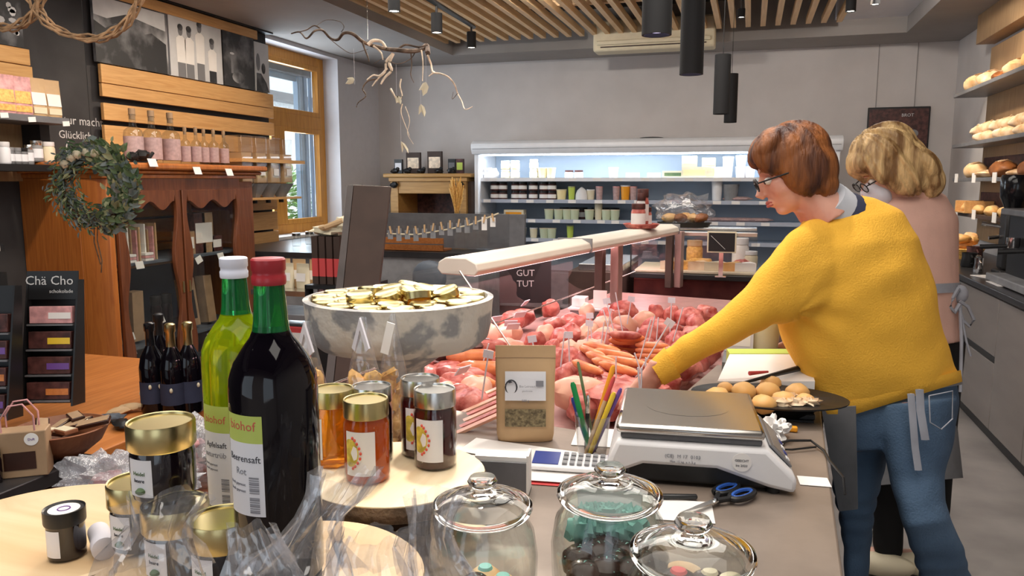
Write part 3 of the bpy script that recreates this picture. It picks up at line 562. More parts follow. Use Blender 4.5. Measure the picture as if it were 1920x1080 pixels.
# tilted chocolate racks
def rack(px, py, d, lb, nm, packs, W=.155):
    c = D(px, py, d); t = thing(nm, lb, 'display rack', (c.x, c.y, .722), math.atan2(c.x, -c.y)+.25-PI if 0 else 0.35)
    lean = rotm(-.13, 0, 0)
    MB().box(-W/2-.01, W/2+.01, .03, .04, 0, .44, 0, lean).build('back_board', 'black', t)
    for s_ in (-1, 1): MB().prism([(-.05, 0), (.04, 0), (.04, .44), (.0, .44)], -.003, .003, lean @ T((s_*(W/2+.008), 0, 0)) @ Matrix(((0, 0, 1, 0), (1, 0, 0, 0), (0, 1, 0, 0), (0, 0, 0, 1)))).build('side_panel', 'black', t)
    for k, pk in enumerate(packs):
        z = .02+k*.088
        MB().box(-W/2, W/2, -.045+.012*k*.6, .03, z-.006, z, 0, lean).build('tier', 'mid_grey', t)
    return t, lean, W
def pack(t, lean, W, k, m_, lb, band):
    z = .02+k*.088; loc = t.location
    o = thing('chocolate_packet', lb, 'chocolate', loc, t.rotation_euler.z)
    MB().box(-W/2+.004, W/2-.006, -.036+.0072*k, .012, z+.002, z+.062, 0, lean).build('carton', m_, o, bevel=.002)
    MB().box(-W*.05, W*.44, -.0375+.0072*k, -.0365+.0072*k, z+.018, z+.04, 0, lean).build('band', band, o)
t, le_, W_ = rack(100, 745, 2.72, 'black tiered chocolate rack with chalk lettering leaning by the wardrobe', 'display_rack', [1, 2, 3, 4])
MB().box(-W_/2-.01, W_/2+.01, .0, .006, .37, .47, 0, le_).build('header', 'black', t)
text('Chä Cho', .045, 'chalk', T(t.location) @ rotm(0, 0, .35) @ le_ @ vface((-.01, -.002, .435), (1, 0, 0), (0, 0, 1)), t, True)
text('schokolade', .018, 'chalk', T(t.location) @ rotm(0, 0, .35) @ le_ @ vface((.03, -.002, .398), (1, 0, 0), (0, 0, 1)), t, True)
for o_ in t.children:
    if o_.name.startswith('lettering'):
        for v in o_.data.vertices: v.co = (rotm(0, 0, -.35) @ v.co)
for k, (m_, bnd, lb) in enumerate((('salami_dark', 'orange_wood', 'dark chocolate packet with orange band, lowest tier of the rack'), ('salami_dark', 'purple_p', 'dark chocolate packet with purple band, second tier from below'), ('salami_dark', 'yellow_p', 'dark chocolate packet with yellow band, third tier from below'), ('pink_pack', 'paper', 'pink chocolate packet on the top tier of the rack'))):
    pack(t, le_, W_, k, m_, lb, bnd)
t, le_, W_ = rack(-30, 735, 2.55, 'second black chocolate rack cut off by the left picture edge', 'display_rack', [1, 2, 3, 4], .17)
for k, bnd in enumerate(('purple_p', 'orange_wood', 'purple_p', 'salami_dark')): pack(t, le_, W_, k, 'salami_dark', 'dark packet with coloured band on the %s tier of the left rack' % ORD[3-k], bnd)
# gift bag with twisted handles
p = Z(48, 888, .72); t = thing('gift_bag', 'small kraft gift bag with twisted handles and window on the dark counter', 'bag', (p.x, p.y, .72), .62)
MB().box(-.062, .062, -.03, .03, 0, .125).build('bag', 'kraft_dark', t, bevel=.003); MB().box(-.04, .035, -.0315, -.0305, .022, .07).build('window', 'choc', t)
MB().lathe([(.017, 0), (.017, .001)], n=20, mx=vface((.028, -.0305, .103), (1, 0, 0), (0, 0, 1))).build('round_sticker', 'paper', t); text('Duft', .009, 'purple_p', vface((.028, -.032, .103), (1, 0, 0), (0, 0, 1)), t)
for yy in (-.024, .024): MB().tube([(-.04, yy, .11), (-.042, yy, .16), (-.02, yy, .195), (.012, yy, .198), (.035, yy, .165), (.036, yy, .11)], .0025, 6).build('handle', 'pink_pack', t)
# bowl of chocolate bars
p = Z(112, 856, .72); bc = p; t = thing('wooden_bowl', 'round acacia bowl filled with chocolate bars on the dark counter', 'bowl', (p.x, p.y+.01, .721))
MB().lathe([(.05, 0), (.06, .004), (.105, .04), (.128, .085), (.121, .086), (.098, .045), (.05, .012), (0, .01)], n=32).build('bowl', 'bowl_wood', t)
for i in range(9):
    a = i*2.4; rr = .02+.009*i; gold_ = i in (2, 5, 7)
    o = thing('chocolate_bar', '', 'chocolate', (t.location.x+rr*math.cos(a), t.location.y+rr*math.sin(a), .80+.002*i), random.uniform(0, 3), 'chocolate bars in the wooden bowl')
    o['label'] = 'brown and gold chocolate bar among the bars in the wooden bowl'
    rr_ = rotm(random.uniform(-.25, .25), random.uniform(-.2, .2), 0)
    MB().box(-.045, .045, -.018, .018, -.006, .006, 0, rr_).build('bar', 'choc' if not gold_ else 'bowl_wood', o, bevel=.002); MB().box(-.043, .043, -.014, .014, .0062, .007, 0, rr_).build('band', 'cream' if gold_ else 'kraft_dark', o)
for i, (px, py) in enumerate(((205, 790), (222, 778), (228, 802), (250, 770))):
    p = Z(px, py, .664); p.y = max(p.y, 1.82); o = thing('small_packet', ('blue-grey foil packet lying behind the wooden bowl', 'kraft paper packet lying on the low table', 'dark foil packet at the edge of the low table', 'rolled kraft packet lying near the dark bottles')[i], 'packet', (p.x, p.y, .667), .5+i)
    MB().ell((0, 0, .012), (.045, .028, .013), amp=.35, seed=i).build('packet', ('shelf_blue', 'kraft', 'black', 'kraft')[i], o); MB().cb((.046, 0, .012), (.012, .05, .003)).build('sealed_end', ('shelf_blue', 'kraft', 'black', 'kraft')[i], o)
p = Z(-12, 905, .72); put(m_jar(.022, .09, 'black_jam', 'black'), 'dark_jar', (p.x, p.y, .72), 'dark little jar cut off by the left picture edge', 'jar')
# ================================================================ LEFT BACK: dispensers, cabinets
t = thing('side_counter', 'dark grey counter with drawers under the window', 'counter', (-3.9, 6.3, 0))
MB().box(-4.40, -3.35, 5.55, 8.25, .88, .92).build('worktop', 'worktop', t, world=True, bevel=.004); MB().box(-4.40, -3.42, 5.6, 8.22, .05, .88).build('carcass', 'grey', t, world=True)
for k in range(4): MB().box(-3.42, -3.40, 5.63+k*.8, 6.40+k*.8, .1, .85).build('door', 'mid_grey', t, world=True, bevel=.003)
t = thing('wall_cabinet', 'small larch shelf rack holding the row of grain dispensers', 'rack', (-4.2, 5.9, 1.4))
MB().box(-4.41, -4.0, 5.50, 6.45, 1.66, 1.69).build('shelf', 'larch', t, world=True); MB().box(-4.41, -4.05, 5.50, 6.45, 1.34, 1.36).build('shelf', 'larch', t, world=True)
dp = None
for i, y in enumerate((5.62, 5.82, 6.02, 6.22)):
    if dp is None:
        dp = thing('grain_dispenser', '', 'dispenser', (-4.12, y, 1.36))
        MB().box(-.09, .09, -.075, .075, .12, .52).build('hopper', 'acrylic', dp, bevel=.006); MB().box(-.08, .08, -.067, .067, .13, .38).build('grain', 'kraft', dp)
        MB().rings([[Vector((-.09, -.075, .12)), Vector((.09, -.075, .12)), Vector((.09, .075, .12)), Vector((-.09, .075, .12))], [Vector((-.03, -.03, 0)), Vector((.03, -.03, 0)), Vector((.03, .03, 0)), Vector((-.03, .03, 0))]]).build('funnel', 'grey', dp)
        MB().lathe([(.022, -.05), (.022, 0)], n=12).build('spout', 'black', dp); MB().cb((.095, 0, .22), (.004, .07, .06)).build('name_card', 'white', dp); o = dp
    else: o = dup(dp, (-4.12, y, 1.36))
    o['label'] = 'clear grain dispenser with white card, %s from the left beside the window' % ORD[i]; o['group'] = 'grain dispensers'
for i in range(3):
    p = X(535+i*16, 452, -4.0); put(m_jar(.04, .12, 'glass', 'silver'), 'storage_jar', (-3.9, 6.1+i*.22, .92), 'small clear jar with metal lid under the window, %s from the left' % ORD[i], 'jar')
# basket of wrapped items in front of the window
p = D(552, 525, 4.6); t = thing('stand', 'grey metal stand holding paper bags near the window', 'stand', (p.x, p.y, 0))
MB().box(p.x-.22, p.x+.17, p.y-.12, p.y+.2, .84, .87).build('top_shelf', 'silver', t, world=True); MB().box(p.x-.22, p.x+.17, p.y-.12, p.y+.2, .70, .73).build('shelf', 'grey', t, world=True); MB().box(p.x-.22, p.x+.17, p.y-.1, p.y+.2, 0, .66).build('body', 'silver', t, world=True)
MB().box(p.x-.03, p.x+.17, p.y-.135, p.y-.105, .30, .66).build('poster', 'red_pack', t, world=True); MB().box(p.x, p.x+.17, p.y-.137, p.y-.1355, .34, .63).build('poster_field', 'paper', t, world=True); MB().box(p.x+.05, p.x+.11, p.y-.139, p.y-.1375, .46, .485).build('poster_mark', 'red_pack', t, world=True)
for i in range(6):
    put(m_pouch(.09, .15+.02*(i % 2), .05, 'kraft' if i % 2 else 'cream', 'paper'), 'paper_bag', (p.x-.16+.055*i, p.y+.05*(i % 2), .87), '%s from the left of the filled paper bags before the window' % ORD[i], 'paper bag', rz=.3-.1*i)
# magazine stand with red and pink booklets next to the tall brown board
BC = D(690, 520, 2.75)
t = thing('tall_board', 'tall dark brown upright board standing behind the stone bowl', 'board', (BC.x, BC.y, 0))
q0, q1, q2, q3 = D(663, 347, 2.75), D(732, 350, 2.75), D(690, 720, 2.68), D(624, 730, 2.68)
nn = (FW*Vector((1, 1, 0))).normalized()*.03; nl = -RT*.018-FW*.0
bd_ = MB().add([q0, q1, q2, q3, q0+nn, q1+nn, q2+nn, q3+nn], [(0, 1, 2, 3), (7, 6, 5, 4), (0, 4, 5, 1), (1, 5, 6, 2), (2, 6, 7, 3), (3, 7, 4, 0)]); bd_.build('panel', 'dark_brown', t, world=True, bevel=.003)
bd_ = MB().add([q0-RT*.001, q3-RT*.001, q3-RT*.03, q0-RT*.022, q0+nn*6, q3+nn*6, q3+nn*6-RT*.03, q0+nn*6-RT*.022], [(0, 1, 2, 3), (7, 6, 5, 4), (0, 4, 5, 1), (1, 5, 6, 2), (2, 6, 7, 3), (3, 7, 4, 0)]); bd_.build('edge_panel', 'counter_dark', t, world=True)
MB().box(BC.x-.16, BC.x+.08, BC.y-.02, BC.y+.14, 0, min(q2.z, q3.z)-.004).build('base', 'black', t, world=True)
st = D(628, 520, 3.05); t = thing('booklet_rack', 'black tiered rack of red and pink booklets left of the brown board', 'rack', (st.x, st.y, 0))
MB().box(st.x-.07, st.x+.15, st.y-.08, st.y+.12, 0, .98).build('body', 'black', t, world=True); MB().box(st.x-.075, st.x+.16, st.y-.10, st.y+.14, 1.09, 1.105).build('shelf', 'black', t, world=True)
MB().box(st.x-.075, st.x-.07, st.y-.1, st.y+.14, .95, 1.105).build('side', 'black', t, world=True)
for i in range(4):
    put(MB().box(-.0125, .0125, -.05, .05, 0, .185).box(-.0127, .0127, -.0505, .05, .03, .10, 1).mesh('booklet', ['dark_brown', 'red_pack']), 'red_carton', (st.x-.045+i*.032, st.y-.02, 1.106), 'tall brown carton with red band, %s from the left in the rack' % ORD[i], 'carton')
for i in range(5):
    put(m_box(.018, .09, .115, 'pink_pack' if i % 2 else 'paper'), 'pink_carton', (st.x-.05+i*.026, st.y-.02, .981), 'pink and white carton, %s from the left on the lower rack tier' % ORD[i], 'carton')
sc = D(645, 425, 2.8); t = thing('cloth_bundle', 'bundled cream cloth lying on top of the red cartons', 'cloth', (st.x+.01, st.y-.02, 1.292))
MB().ell((0, 0, .02), (.085, .05, .022), amp=.6, fr=16).ell((.05, 0, .045), (.04, .04, .03), amp=.5, fr=14, seed=3).build('cloth', 'cream', t); MB().tube([(-.07, 0, .02), (0, -.05, .035), (.06, -.03, .06)], .012).build('fold', 'kraft', t)
# far dark counter with a rope of cards
t = thing('back_counter', 'dark counter with glass splash panel in front of the pine cabinet', 'counter', (-2.5, 5.9, 0))
MB().box(-3.2, -1.95, 5.6, 6.2, .90, .95).build('worktop', 'worktop', t, world=True, bevel=.004); MB().box(-3.15, -1.99, 5.62, 6.15, 0, .90).build('carcass', 'grey', t, world=True)
MB().box(-3.0, -1.72, 5.55, 5.56, .97, 1.27).build('glass_panel', 'case_glass', t, world=True); MB().box(-3.2, -1.7, 5.9, 5.94, .96, 1.24).build('back_board', 'mid_grey', t, world=True)
MB().ell(tuple(D(805, 520, 5.4)), (.13, .05, .12)).build('round_opening', 'shelf_blue', t, world=True)
t = thing('garland', 'rope garland with clothes-pegged cards in front of the dark counter', 'garland', Y(840, 430, 5.53))
pts = [Y(726, 438, 5.53), Y(780, 440, 5.53), Y(830, 432, 5.53), Y(880, 422, 5.53), Y(935, 400, 5.53)]
MB().tube([p for p in pts], .006, 6).build('rope', 'cream', t, world=True)
for i in range(13):
    px = 732+i*16; py = 440-max(0, (i-3))*2.6; c = Y(px, py, 5.525)
    MB().cb(c, (.04, .006, .07+.03*(i % 2)), rotm(0, 0, .3)).build('card', 'paper' if i > 10 else 'grey', t, world=True); MB().cb(Y(px, py-9, 5.515), (.012, .01, .06), rotm(0, .2*(i % 3-1), 0)).build('peg', 'kraft', t, world=True)
t = thing('ochre_crate', 'orange wooden crate lying on the dark back counter', 'crate', (-2.75, 5.75, .951))
for k in range(2): MB().box(-3.1, -2.3, 5.66, 5.68, .955+k*.055, 1.0+k*.055).build('slat', 'orange_wood', t, world=True)
MB().box(-3.1, -2.3, 5.68, 5.85, .952, .965).build('bottom', 'orange_wood', t, world=True)
# pine cabinet at the back wall
t = thing('pine_cabinet', 'antique pine cabinet with open niche at the back wall', 'cabinet', (-3.5, 8.65, 0))
def PB(*b, n='panel', m='pine', bv=.004): return MB().box(*b).build(n, m, t, world=True, bevel=bv)
PB(-4.05, -3.95, 8.35, 8.95, 0, 1.5, n='side_post'); PB(-3.18, -3.10, 8.35, 8.95, 0, 1.5, n='side_post'); PB(-4.12, -3.02, 8.30, 8.97, 1.545, 1.59, n='cornice', bv=.012); PB(-4.06, -3.08, 8.33, 8.96, 1.50, 1.545, n='frieze')
PB(-3.95, -3.18, 8.36, 8.42, 1.36, 1.5, n='top_rail'); PB(-3.95, -3.18, 8.90, 8.95, 0, 1.36, n='back_board', m='salami_dark'); PB(-3.95, -3.18, 8.36, 8.9, .92, .96, n='shelf'); PB(-3.95, -3.18, 8.36, 8.40, 0.05, .92, n='door')
PB(-3.10, -3.02, 8.40, 8.95, 0, 1.5, n='side_board', m='dark_brown')
for x in (-3.99, -3.17): MB().ell((x, 8.33, 1.46), (.05, .03, .035), amp=.3).build('corner_ornament', 'black', t, world=True)
for i, (px, w_, h, m_, m2) in enumerate(((748, .10, .17, 'black', 'label'), (776, .18, .25, 'dark_brown', 'twig_pale'), (816, .18, .26, 'dark_brown', 'twig_pale'), (848, .09, .17, 'black', 'mid_grey'), (863, .09, .17, 'salami_dark', 'lime'))):
    p = Y(px, 320, 8.6); put(m_box(w_, .04, h, m_, m2), 'framed_card', (p.x, 8.6, 1.591), '%s from the left of the dark framed cards on the pine cabinet' % ORD[i], 'card')
for i, px in enumerate((741, 764, 790, 822, 846)):
    p = Y(px, 325, 8.42); put(MB().ell((0, 0, .03), (.05, .04, .03), amp=.5, seed=i).ell((.03, 0, .05), (.025, .02, .025), amp=.3, mi=0).mesh('orn', 'black'), 'dark_ornament', (p.x, 8.42, 1.591), '%s from the left of the small black ornaments on the pine cabinet' % ORD[i], 'ornament')
p = Y(862, 375, 8.25); t = thing('vase', 'glass vase with dried grass beside the pine cabinet', 'vase', (p.x, 8.15, .95)); MB().lathe([(.05, 0), (.06, .02), (.05, .15), (.03, .2), (.04, .23)], n=16).build('vase', 'glass', t)
gm = MB()
for i in range(90):
    a = random.uniform(0, 6.28); r_ = random.uniform(.02, .09); h = random.uniform(.35, .6); gm.tube([(0, 0, .05), (r_*.4*math.cos(a), r_*.4*math.sin(a), h*.6), (r_*math.cos(a), r_*math.sin(a), h)], [.003, .003, .006], 4)
o = gm.build('dried_grass', 'noodle', t); o['kind'] = 'stuff'
t = thing('vase_stand', 'slim dark stand carrying the dried grass vase', 'stand', (p.x, 8.15, 0)); MB().lathe([(.12, 0), (.12, .02), (.02, .03), (.02, .92), (.1, .93), (.1, .95)], (0, 0, 0)).build('stand', 'black', t)
# ================================================================ WALL COOLER
fx0, fx1, fy = -2.98, 0.83, 8.30
t = thing('wall_cooler', 'long white open wall cooler with lit shelves along the back wall', 'cooler', (-1.07, 8.6, 0)); ck = t
def FB(*b, n='panel', m='white_metal', bv=.006, par=None): return MB().box(*b).build(n, m, par or t, world=True, bevel=bv)
FB(fx0, fx0+.045, fy, 8.97, .1, 1.80, n='side_panel'); FB(fx1-.045, fx1, fy, 8.97, .1, 1.80, n='side_panel')
MB().prism([(0, 0), (.70, 0), (.70, .15), (.04, .15), (.0, .135), (-.035, .11), (-.04, .07), (-.02, .03)], fx0-.02, fx1+.02, Matrix(((0, 0, 1, 0), (1, 0, 0, 8.27), (0, 1, 0, 1.80), (0, 0, 0, 1)))).build('canopy', 'white_metal', t, world=True, bevel=.008)
FB(fx0, fx1, 8.235, 8.262, 1.855, 1.865, n='canopy_groove', m='grey', bv=0)
M['pale_green'] = mat('pale_green', (.55, .60, .42), .5, var=0)
M['rail_blue'] = mat('rail_blue', (.42, .46, .55), .4, var=0)
M['cool_back'] = mat('cooler_back', (0.50, 0.60, 0.72), .35, var=.03, scale=2)
FB(fx0+.045, fx1-.045, 8.93, 8.97, .1, 1.80, n='back_panel', m='cool_back'); FB(fx0+.045, fx1-.045, 8.35, 8.93, .1, .45, n='base', m='mid_grey'); FB(fx0+.045, fx1-.045, 8.28, 8.36, .1, .50, n='front_sill', m='mid_grey')
FB(fx0+.06, fx1-.06, 8.40, 8.44, 1.785, 1.80, n='light_strip', m=emis('led_strip', (.85, .93, 1), 6))
SH = [1.535, 1.295, 1.075, .86]
for k, z in enumerate(SH):
    y0 = 8.40+.012*k
    s_ = FB(fx0+.045, fx1-.045, y0, 8.93, z-.012, z, n='shelf', m='cool_back' if k else 'white_metal', bv=.002)
    FB(fx0+.045, fx1-.045, y0-.012, y0, z-.035, z+.006, n='price_rail', m='rail_blue' if k else 'white_metal', bv=0, par=t)
    for i in range(random.randint(13, 17)):
        x = fx0+.12+i*.245+random.uniform(-.05, .05)
        if x < fx1-.15: FB(x, x+.085, y0-.0145, y0-.0125, z-.033, z+.002, n='price_tag', m='paper', bv=0)
def shelf_item(mesh, px, k, name, lb, cat, grp, zadd=0, dy=.08):
    y = 8.42+.012*k+dy; p = Y(px, 340, y); return put(mesh, name, (p.x, y, SH[k]+.001+zadd*1.15), lb, cat, grp, rz=random.uniform(-.1, .1), scale=1.15 if k else (1.1, 1.1, 1.15))
cnt = {}
RN = ['top', 'second', 'third', 'fourth']
def row(k, lst):
    n = 0
    for px, me, nm, cat, zs, cl in lst:
        for zi, za in enumerate(zs):
            lv = '' if len(zs) == 1 else (' (lower)' if zi == 0 else ' (upper)')
            n += 1; o = shelf_item(me, px, k, nm, '%s, item %s from left on the %s cooler shelf' % (cl, n, RN[k]), cat, '%s on the %s cooler shelf' % (nm.replace('_', ' ')+'s', RN[k]), za)
            o['label'] = '%s%s, %s from left, %s cooler shelf' % (cl, ' atop another' if zi else '', ORD[n-1] if n <= 28 else 'last', RN[k])
jy = m_jar(.048, .085, 'cheese', 'white', 'paper'); jy2 = m_jar(.045, .09, 'cream', 'white', 'white'); jd = m_jar(.045, .085, 'salami_dark', 'black', 'paper'); jdl = m_jar(.045, .075, 'white', 'salami_dark')
cw = m_cup(.05, .10, 'white', 'white'); ct = m_cup(.05, .19, 'white', 'white'); cyel = m_cup(.05, .10, 'cheese', 'cream'); cpk = m_cup(.035, .13, 'gin_label', 'pink_pack'); cgr = m_cup(.04, .10, 'cream', 'white'); cor = m_cup(.045, .14, 'orange_p', 'white')
cgl = m_cup(.048, .10, 'pale_green', 'cream'); yb = m_box(.14, .12, .10, 'cream', 'cheese'); ob = m_box(.12, .1, .09, 'cheese', 'cream'); gb = m_box(.20, .1, .065, 'cream', 'leaf'); wb = m_box(.13, .1, .05, 'white', 'paper'); lim = m_cup(.035, .13, 'lime', 'leaf_pale')
dome = MB().lathe([(.06, 0), (.06, .05), (.045, .09), (.012, .12), (0, .125)], n=16).mesh('dome', 'white'); flat = MB().ell((0, 0, .02), (.13, .06, .02), amp=.3).mesh('flat_pack', 'gin_label')
row(0, [(917, MB().ell((0, 0, .05), (.10, .05, .05), amp=.7, fr=14).mesh('b', 'white'), 'bagged_item', 'bag', [0], 'crumpled white plastic bag'), (948, jy, 'yellow_jar', 'jar', [0, .086], 'yellow jar with white lid'), (966, jy, 'yellow_jar', 'jar', [0, .086], 'yellow jar with white lid'),
        (1001, jy2, 'cream_jar', 'jar', [0, .091], 'cream coloured jar'), (1017, cyel, 'tall_cup', 'cup', [0], 'pale yellow cup'), (1033, cyel, 'tall_cup', 'cup', [0], 'pale yellow cup'), (1067, jdl, 'white_jar', 'jar', [0], 'white jar with dark lid'), (1085, jdl, 'white_jar', 'jar', [0], 'white jar with dark lid'),
        (1150, cw, 'white_cup', 'cup', [0], 'white cup'), (1186, wb, 'white_tub', 'tub', [0], 'low white tub'), (1226, wb, 'white_tub', 'tub', [0], 'low white tub'), (1262, gb, 'green_box', 'box', [0], 'green printed box'), (1292, yb, 'cheese_pack', 'pack', [0, .10], 'pale yellow cheese pack'),
        (1311, yb, 'cheese_pack', 'pack', [0], 'pale yellow cheese pack'), (1328, ob, 'cheese_pack', 'pack', [0, .09], 'deep yellow cheese pack'), (1347, wb, 'white_tub', 'tub', [0, .05], 'low white tub'), (1364, ct, 'tall_cup', 'cup', [0], 'tall white cup'), (1388, cw, 'white_cup', 'cup', [0, .1], 'white cup'), (1405, cw, 'white_cup', 'cup', [0], 'white cup')])
row(1, [(928, jd, 'dark_jar', 'jar', [0, .086], 'dark jar with pale label'), (943, jd, 'dark_jar', 'jar', [0, .086], 'dark jar with pale label'), (967, jd, 'dark_jar', 'jar', [0, .086], 'dark jar with pale label'), (980, jd, 'dark_jar', 'jar', [0, .086], 'dark jar with pale label'), (1000, jd, 'dark_jar', 'jar', [0, .086], 'dark jar with pale label'),
        (1020, jd, 'dark_jar', 'jar', [0, .086], 'dark jar with pale label'), (1035, jd, 'dark_jar', 'jar', [0, .086], 'dark jar with pale label'), (1053, cyel, 'yellow_cup', 'cup', [0], 'yellow cup'), (1072, lim, 'green_cup', 'cup', [0], 'slim green cup'), (1091, dome, 'white_dome', 'tub', [0], 'white domed tub'), (1108, cgr, 'pale_cup', 'cup', [0], 'pale cup'),
        (1124, cpk, 'pink_cup', 'cup', [0], 'slim pink cup'), (1156, cpk, 'pink_cup', 'cup', [0], 'slim pink cup'), (1173, cor, 'orange_cup', 'cup', [0], 'orange cup'), (1188, cpk, 'pink_cup', 'cup', [0], 'slim pink cup'), (1345, ct, 'cream_tub', 'tub', [0], 'tall cream tub'), (1371, m_cup(.07, .15, 'grey', 'grey'), 'grey_tub', 'tub', [0], 'grey tub'), (1385, flat, 'flat_pack', 'pack', [0], 'flat vacuum pack')])
row(2, [(966, m_box(.20, .12, .09, 'cream', 'orange_p'), 'orange_pack', 'pack', [0], 'orange and cream pack'), (1030, cgl, 'green_cup', 'cup', [0], 'pale green cup'), (1048, cgl, 'green_cup', 'cup', [0], 'pale green cup'), (1064, cgl, 'green_cup', 'cup', [0], 'pale green cup'), (1078, cgl, 'green_cup', 'cup', [0], 'pale green cup'), (1106, cgl, 'green_cup', 'cup', [0], 'pale green cup'),
        (1123, m_cup(.04, .19, 'cream', 'white'), 'tall_cup', 'cup', [0], 'tall cream bottle-shaped cup'), (1138, cgl, 'green_cup', 'cup', [0], 'pale green cup'), (1154, cgl, 'green_cup', 'cup', [0], 'pale green cup'), (1335, flat, 'flat_pack', 'pack', [0], 'flat purplish vacuum pack'), (1362, flat, 'flat_pack', 'pack', [0], 'flat purplish vacuum pack'), (1395, flat, 'flat_pack', 'pack', [0], 'flat purplish vacuum pack'), (1425, flat, 'flat_pack', 'pack', [0], 'flat purplish vacuum pack')])
row(3, [(968, cgr, 'pale_cup', 'cup', [0], 'pale cup'), (980, cgr, 'pale_cup', 'cup', [0], 'pale cup'), (1001, cgr, 'pale_cup', 'cup', [0], 'pale cup'), (1021, cgl, 'green_cup', 'cup', [0], 'pale green cup'), (1035, cgl, 'green_cup', 'cup', [0], 'pale green cup'), (1070, lim, 'green_cup', 'cup', [0], 'slim green cup')])
for k, xs in ((1, (1040, 1050, 1060)), ):
    for i, px in enumerate((1060, 1076, 1092, 1120, 1136, 1152)):
        p = Y(px, 340, 8.72); put(jd, 'dark_jar', (p.x, 8.72, SH[2]+.001), '%s from the left of the dark jars behind the green cups on the third shelf' % ORD[i], 'jar', scale=1.5)
p = Y(1222, 250, 8.5); tag(MB().ell((0, 0, .01), (.13, .1, .012)).build('black_disc', 'black', at=(p.x, 8.5, 1.951)), 'flat black disc lying on top of the wall cooler', 'disc')
# ================================================================ MEAT COUNTER
TH = math.radians(10.6); U = Vector((math.sin(TH), math.cos(TH), 0)); Vn = Vector((U.y, -U.x, 0))     # along the counter / towards the staff side
mc = thing('meat_counter', 'long glass butcher display counter filled with meat and sausages', 'display counter', (-.55, 3.2, 0))
R0 = Z(858, 497, 1.25); R1 = Z(1250, 428, 1.25)
Lr = (R1-R0).length; U = (R1-R0).normalized(); Vn = Vector((U.y, -U.x, 0))
def CM(a, v, z): return Vector((R0.x, R0.y, 0))+U*a+Vn*v+Vector((0, 0, z))
MX = Matrix(((U.x, Vn.x, 0, R0.x), (U.y, Vn.y, 0, R0.y), (0, 0, 1, 0), (0, 0, 0, 1)))   # local x along, y towards staff
def CB(a0, a1, v0, v1, z0, z1, n, m, bv=.003, par=mc): return MB().box(a0, a1, v0, v1, z0, z1, 0, MX).build(n, m, par, world=True, bevel=bv)
M['meat_tray'] = mat('meat_tray', (0.42, 0.24, 0.22), .35, var=.05, scale=20)
M['cream_rail'] = mat('top_rail', (0.78, 0.70, 0.60), .3, var=.01); M['rose_metal'] = mat('rose_post', (0.42, 0.27, 0.24), .3, .3, var=.02)
# top light rail: rounded aluminium profile running back along the counter
prof = [(-.075, 0), (-.07, .022), (-.045, .036), (.03, .038), (.065, .022), (.072, 0), (.06, -.016), (-.06, -.016)]
rs = [[CM(a, y_, 1.235+z_) for y_, z_ in prof] for a in (0, .85, 1.7, Lr)]
MB().rings(rs[0:4]).build('top_rail', 'cream_rail', mc, world=True, bevel=.004)
for a in (.88, 2.1): CB(a-.003, a+.003, -.076, .073, 1.22, 1.275, 'rail_joint', 'grey', 0)
CB(.1, Lr-.1, -.03, .0, 1.205, 1.214, 'light_strip', emis('meat_tube', (1, .62, .62), 5), 0)
for a in (1.35, 2.35): CB(a-.03, a+.03, -.02, .02, .90, 1.22, 'post', 'rose_metal', .004)
for a in (1.25, 2.30): CB(a-.02, a+.02, -.06, -.02, .90, 1.22, 'post', 'dark_brown', .004)
# deck, body, customer side glass (leaning), end panes with polished edges
CB(-.42, Lr+.0, -.30, .70, .80, .885, 'deck', 'meat_tray', .004); CB(-.42, Lr, -.36, .70, .0, .80, 'body', 'mid_grey', .01)
gl = [(-.36, .86), (-.375, 1.0), (-.33, 1.12), (-.20, 1.21), (-.07, 1.245)]
rs = MB()
for i in range(4):
    a0, a1 = gl[i], gl[i+1]
    rs.add([CM(-.0, a0[0], a0[1]), CM(Lr, a0[0], a0[1]), CM(Lr, a1[0], a1[1]), CM(-.0, a1[0], a1[1])], [(0, 1, 2, 3)])
rs.build('curved_glass', 'case_glass', mc, world=True)
pa, pb, pc, pd = D(868, 500, 1.98), D(1046, 622, 1.98), D(800, 735, 1.9), D(1168, 548, 3.6)
e = MB(); e.add([CM(-.02, -.34, .89), CM(-.02, .30, .89), CM(-.02, .02, 1.235), CM(-.02, -.20, 1.21), CM(-.02, -.33, 1.10)], [(0, 1, 2, 3, 4)]); e.build('end_glass', 'case_glass', mc, world=True)
MB().tube([CM(-.02, .02, 1.235), CM(-.02, .30, .89)], .003, 6).build('glass_edge', 'silver', mc, world=True)
MB().tube([CM(-.45, -.20, .935), CM(1.9, -.10, 1.03)], .0028, 6).build('glass_edge', 'silver', mc, world=True)
e = MB(); e.add([CM(-.45, -.2, .89), CM(1.9, -.10, .89), CM(1.9, -.10, 1.03), CM(-.45, -.20, .935)], [(0, 1, 2, 3)]); e.build('divider_glass', 'case_glass', mc, world=True)
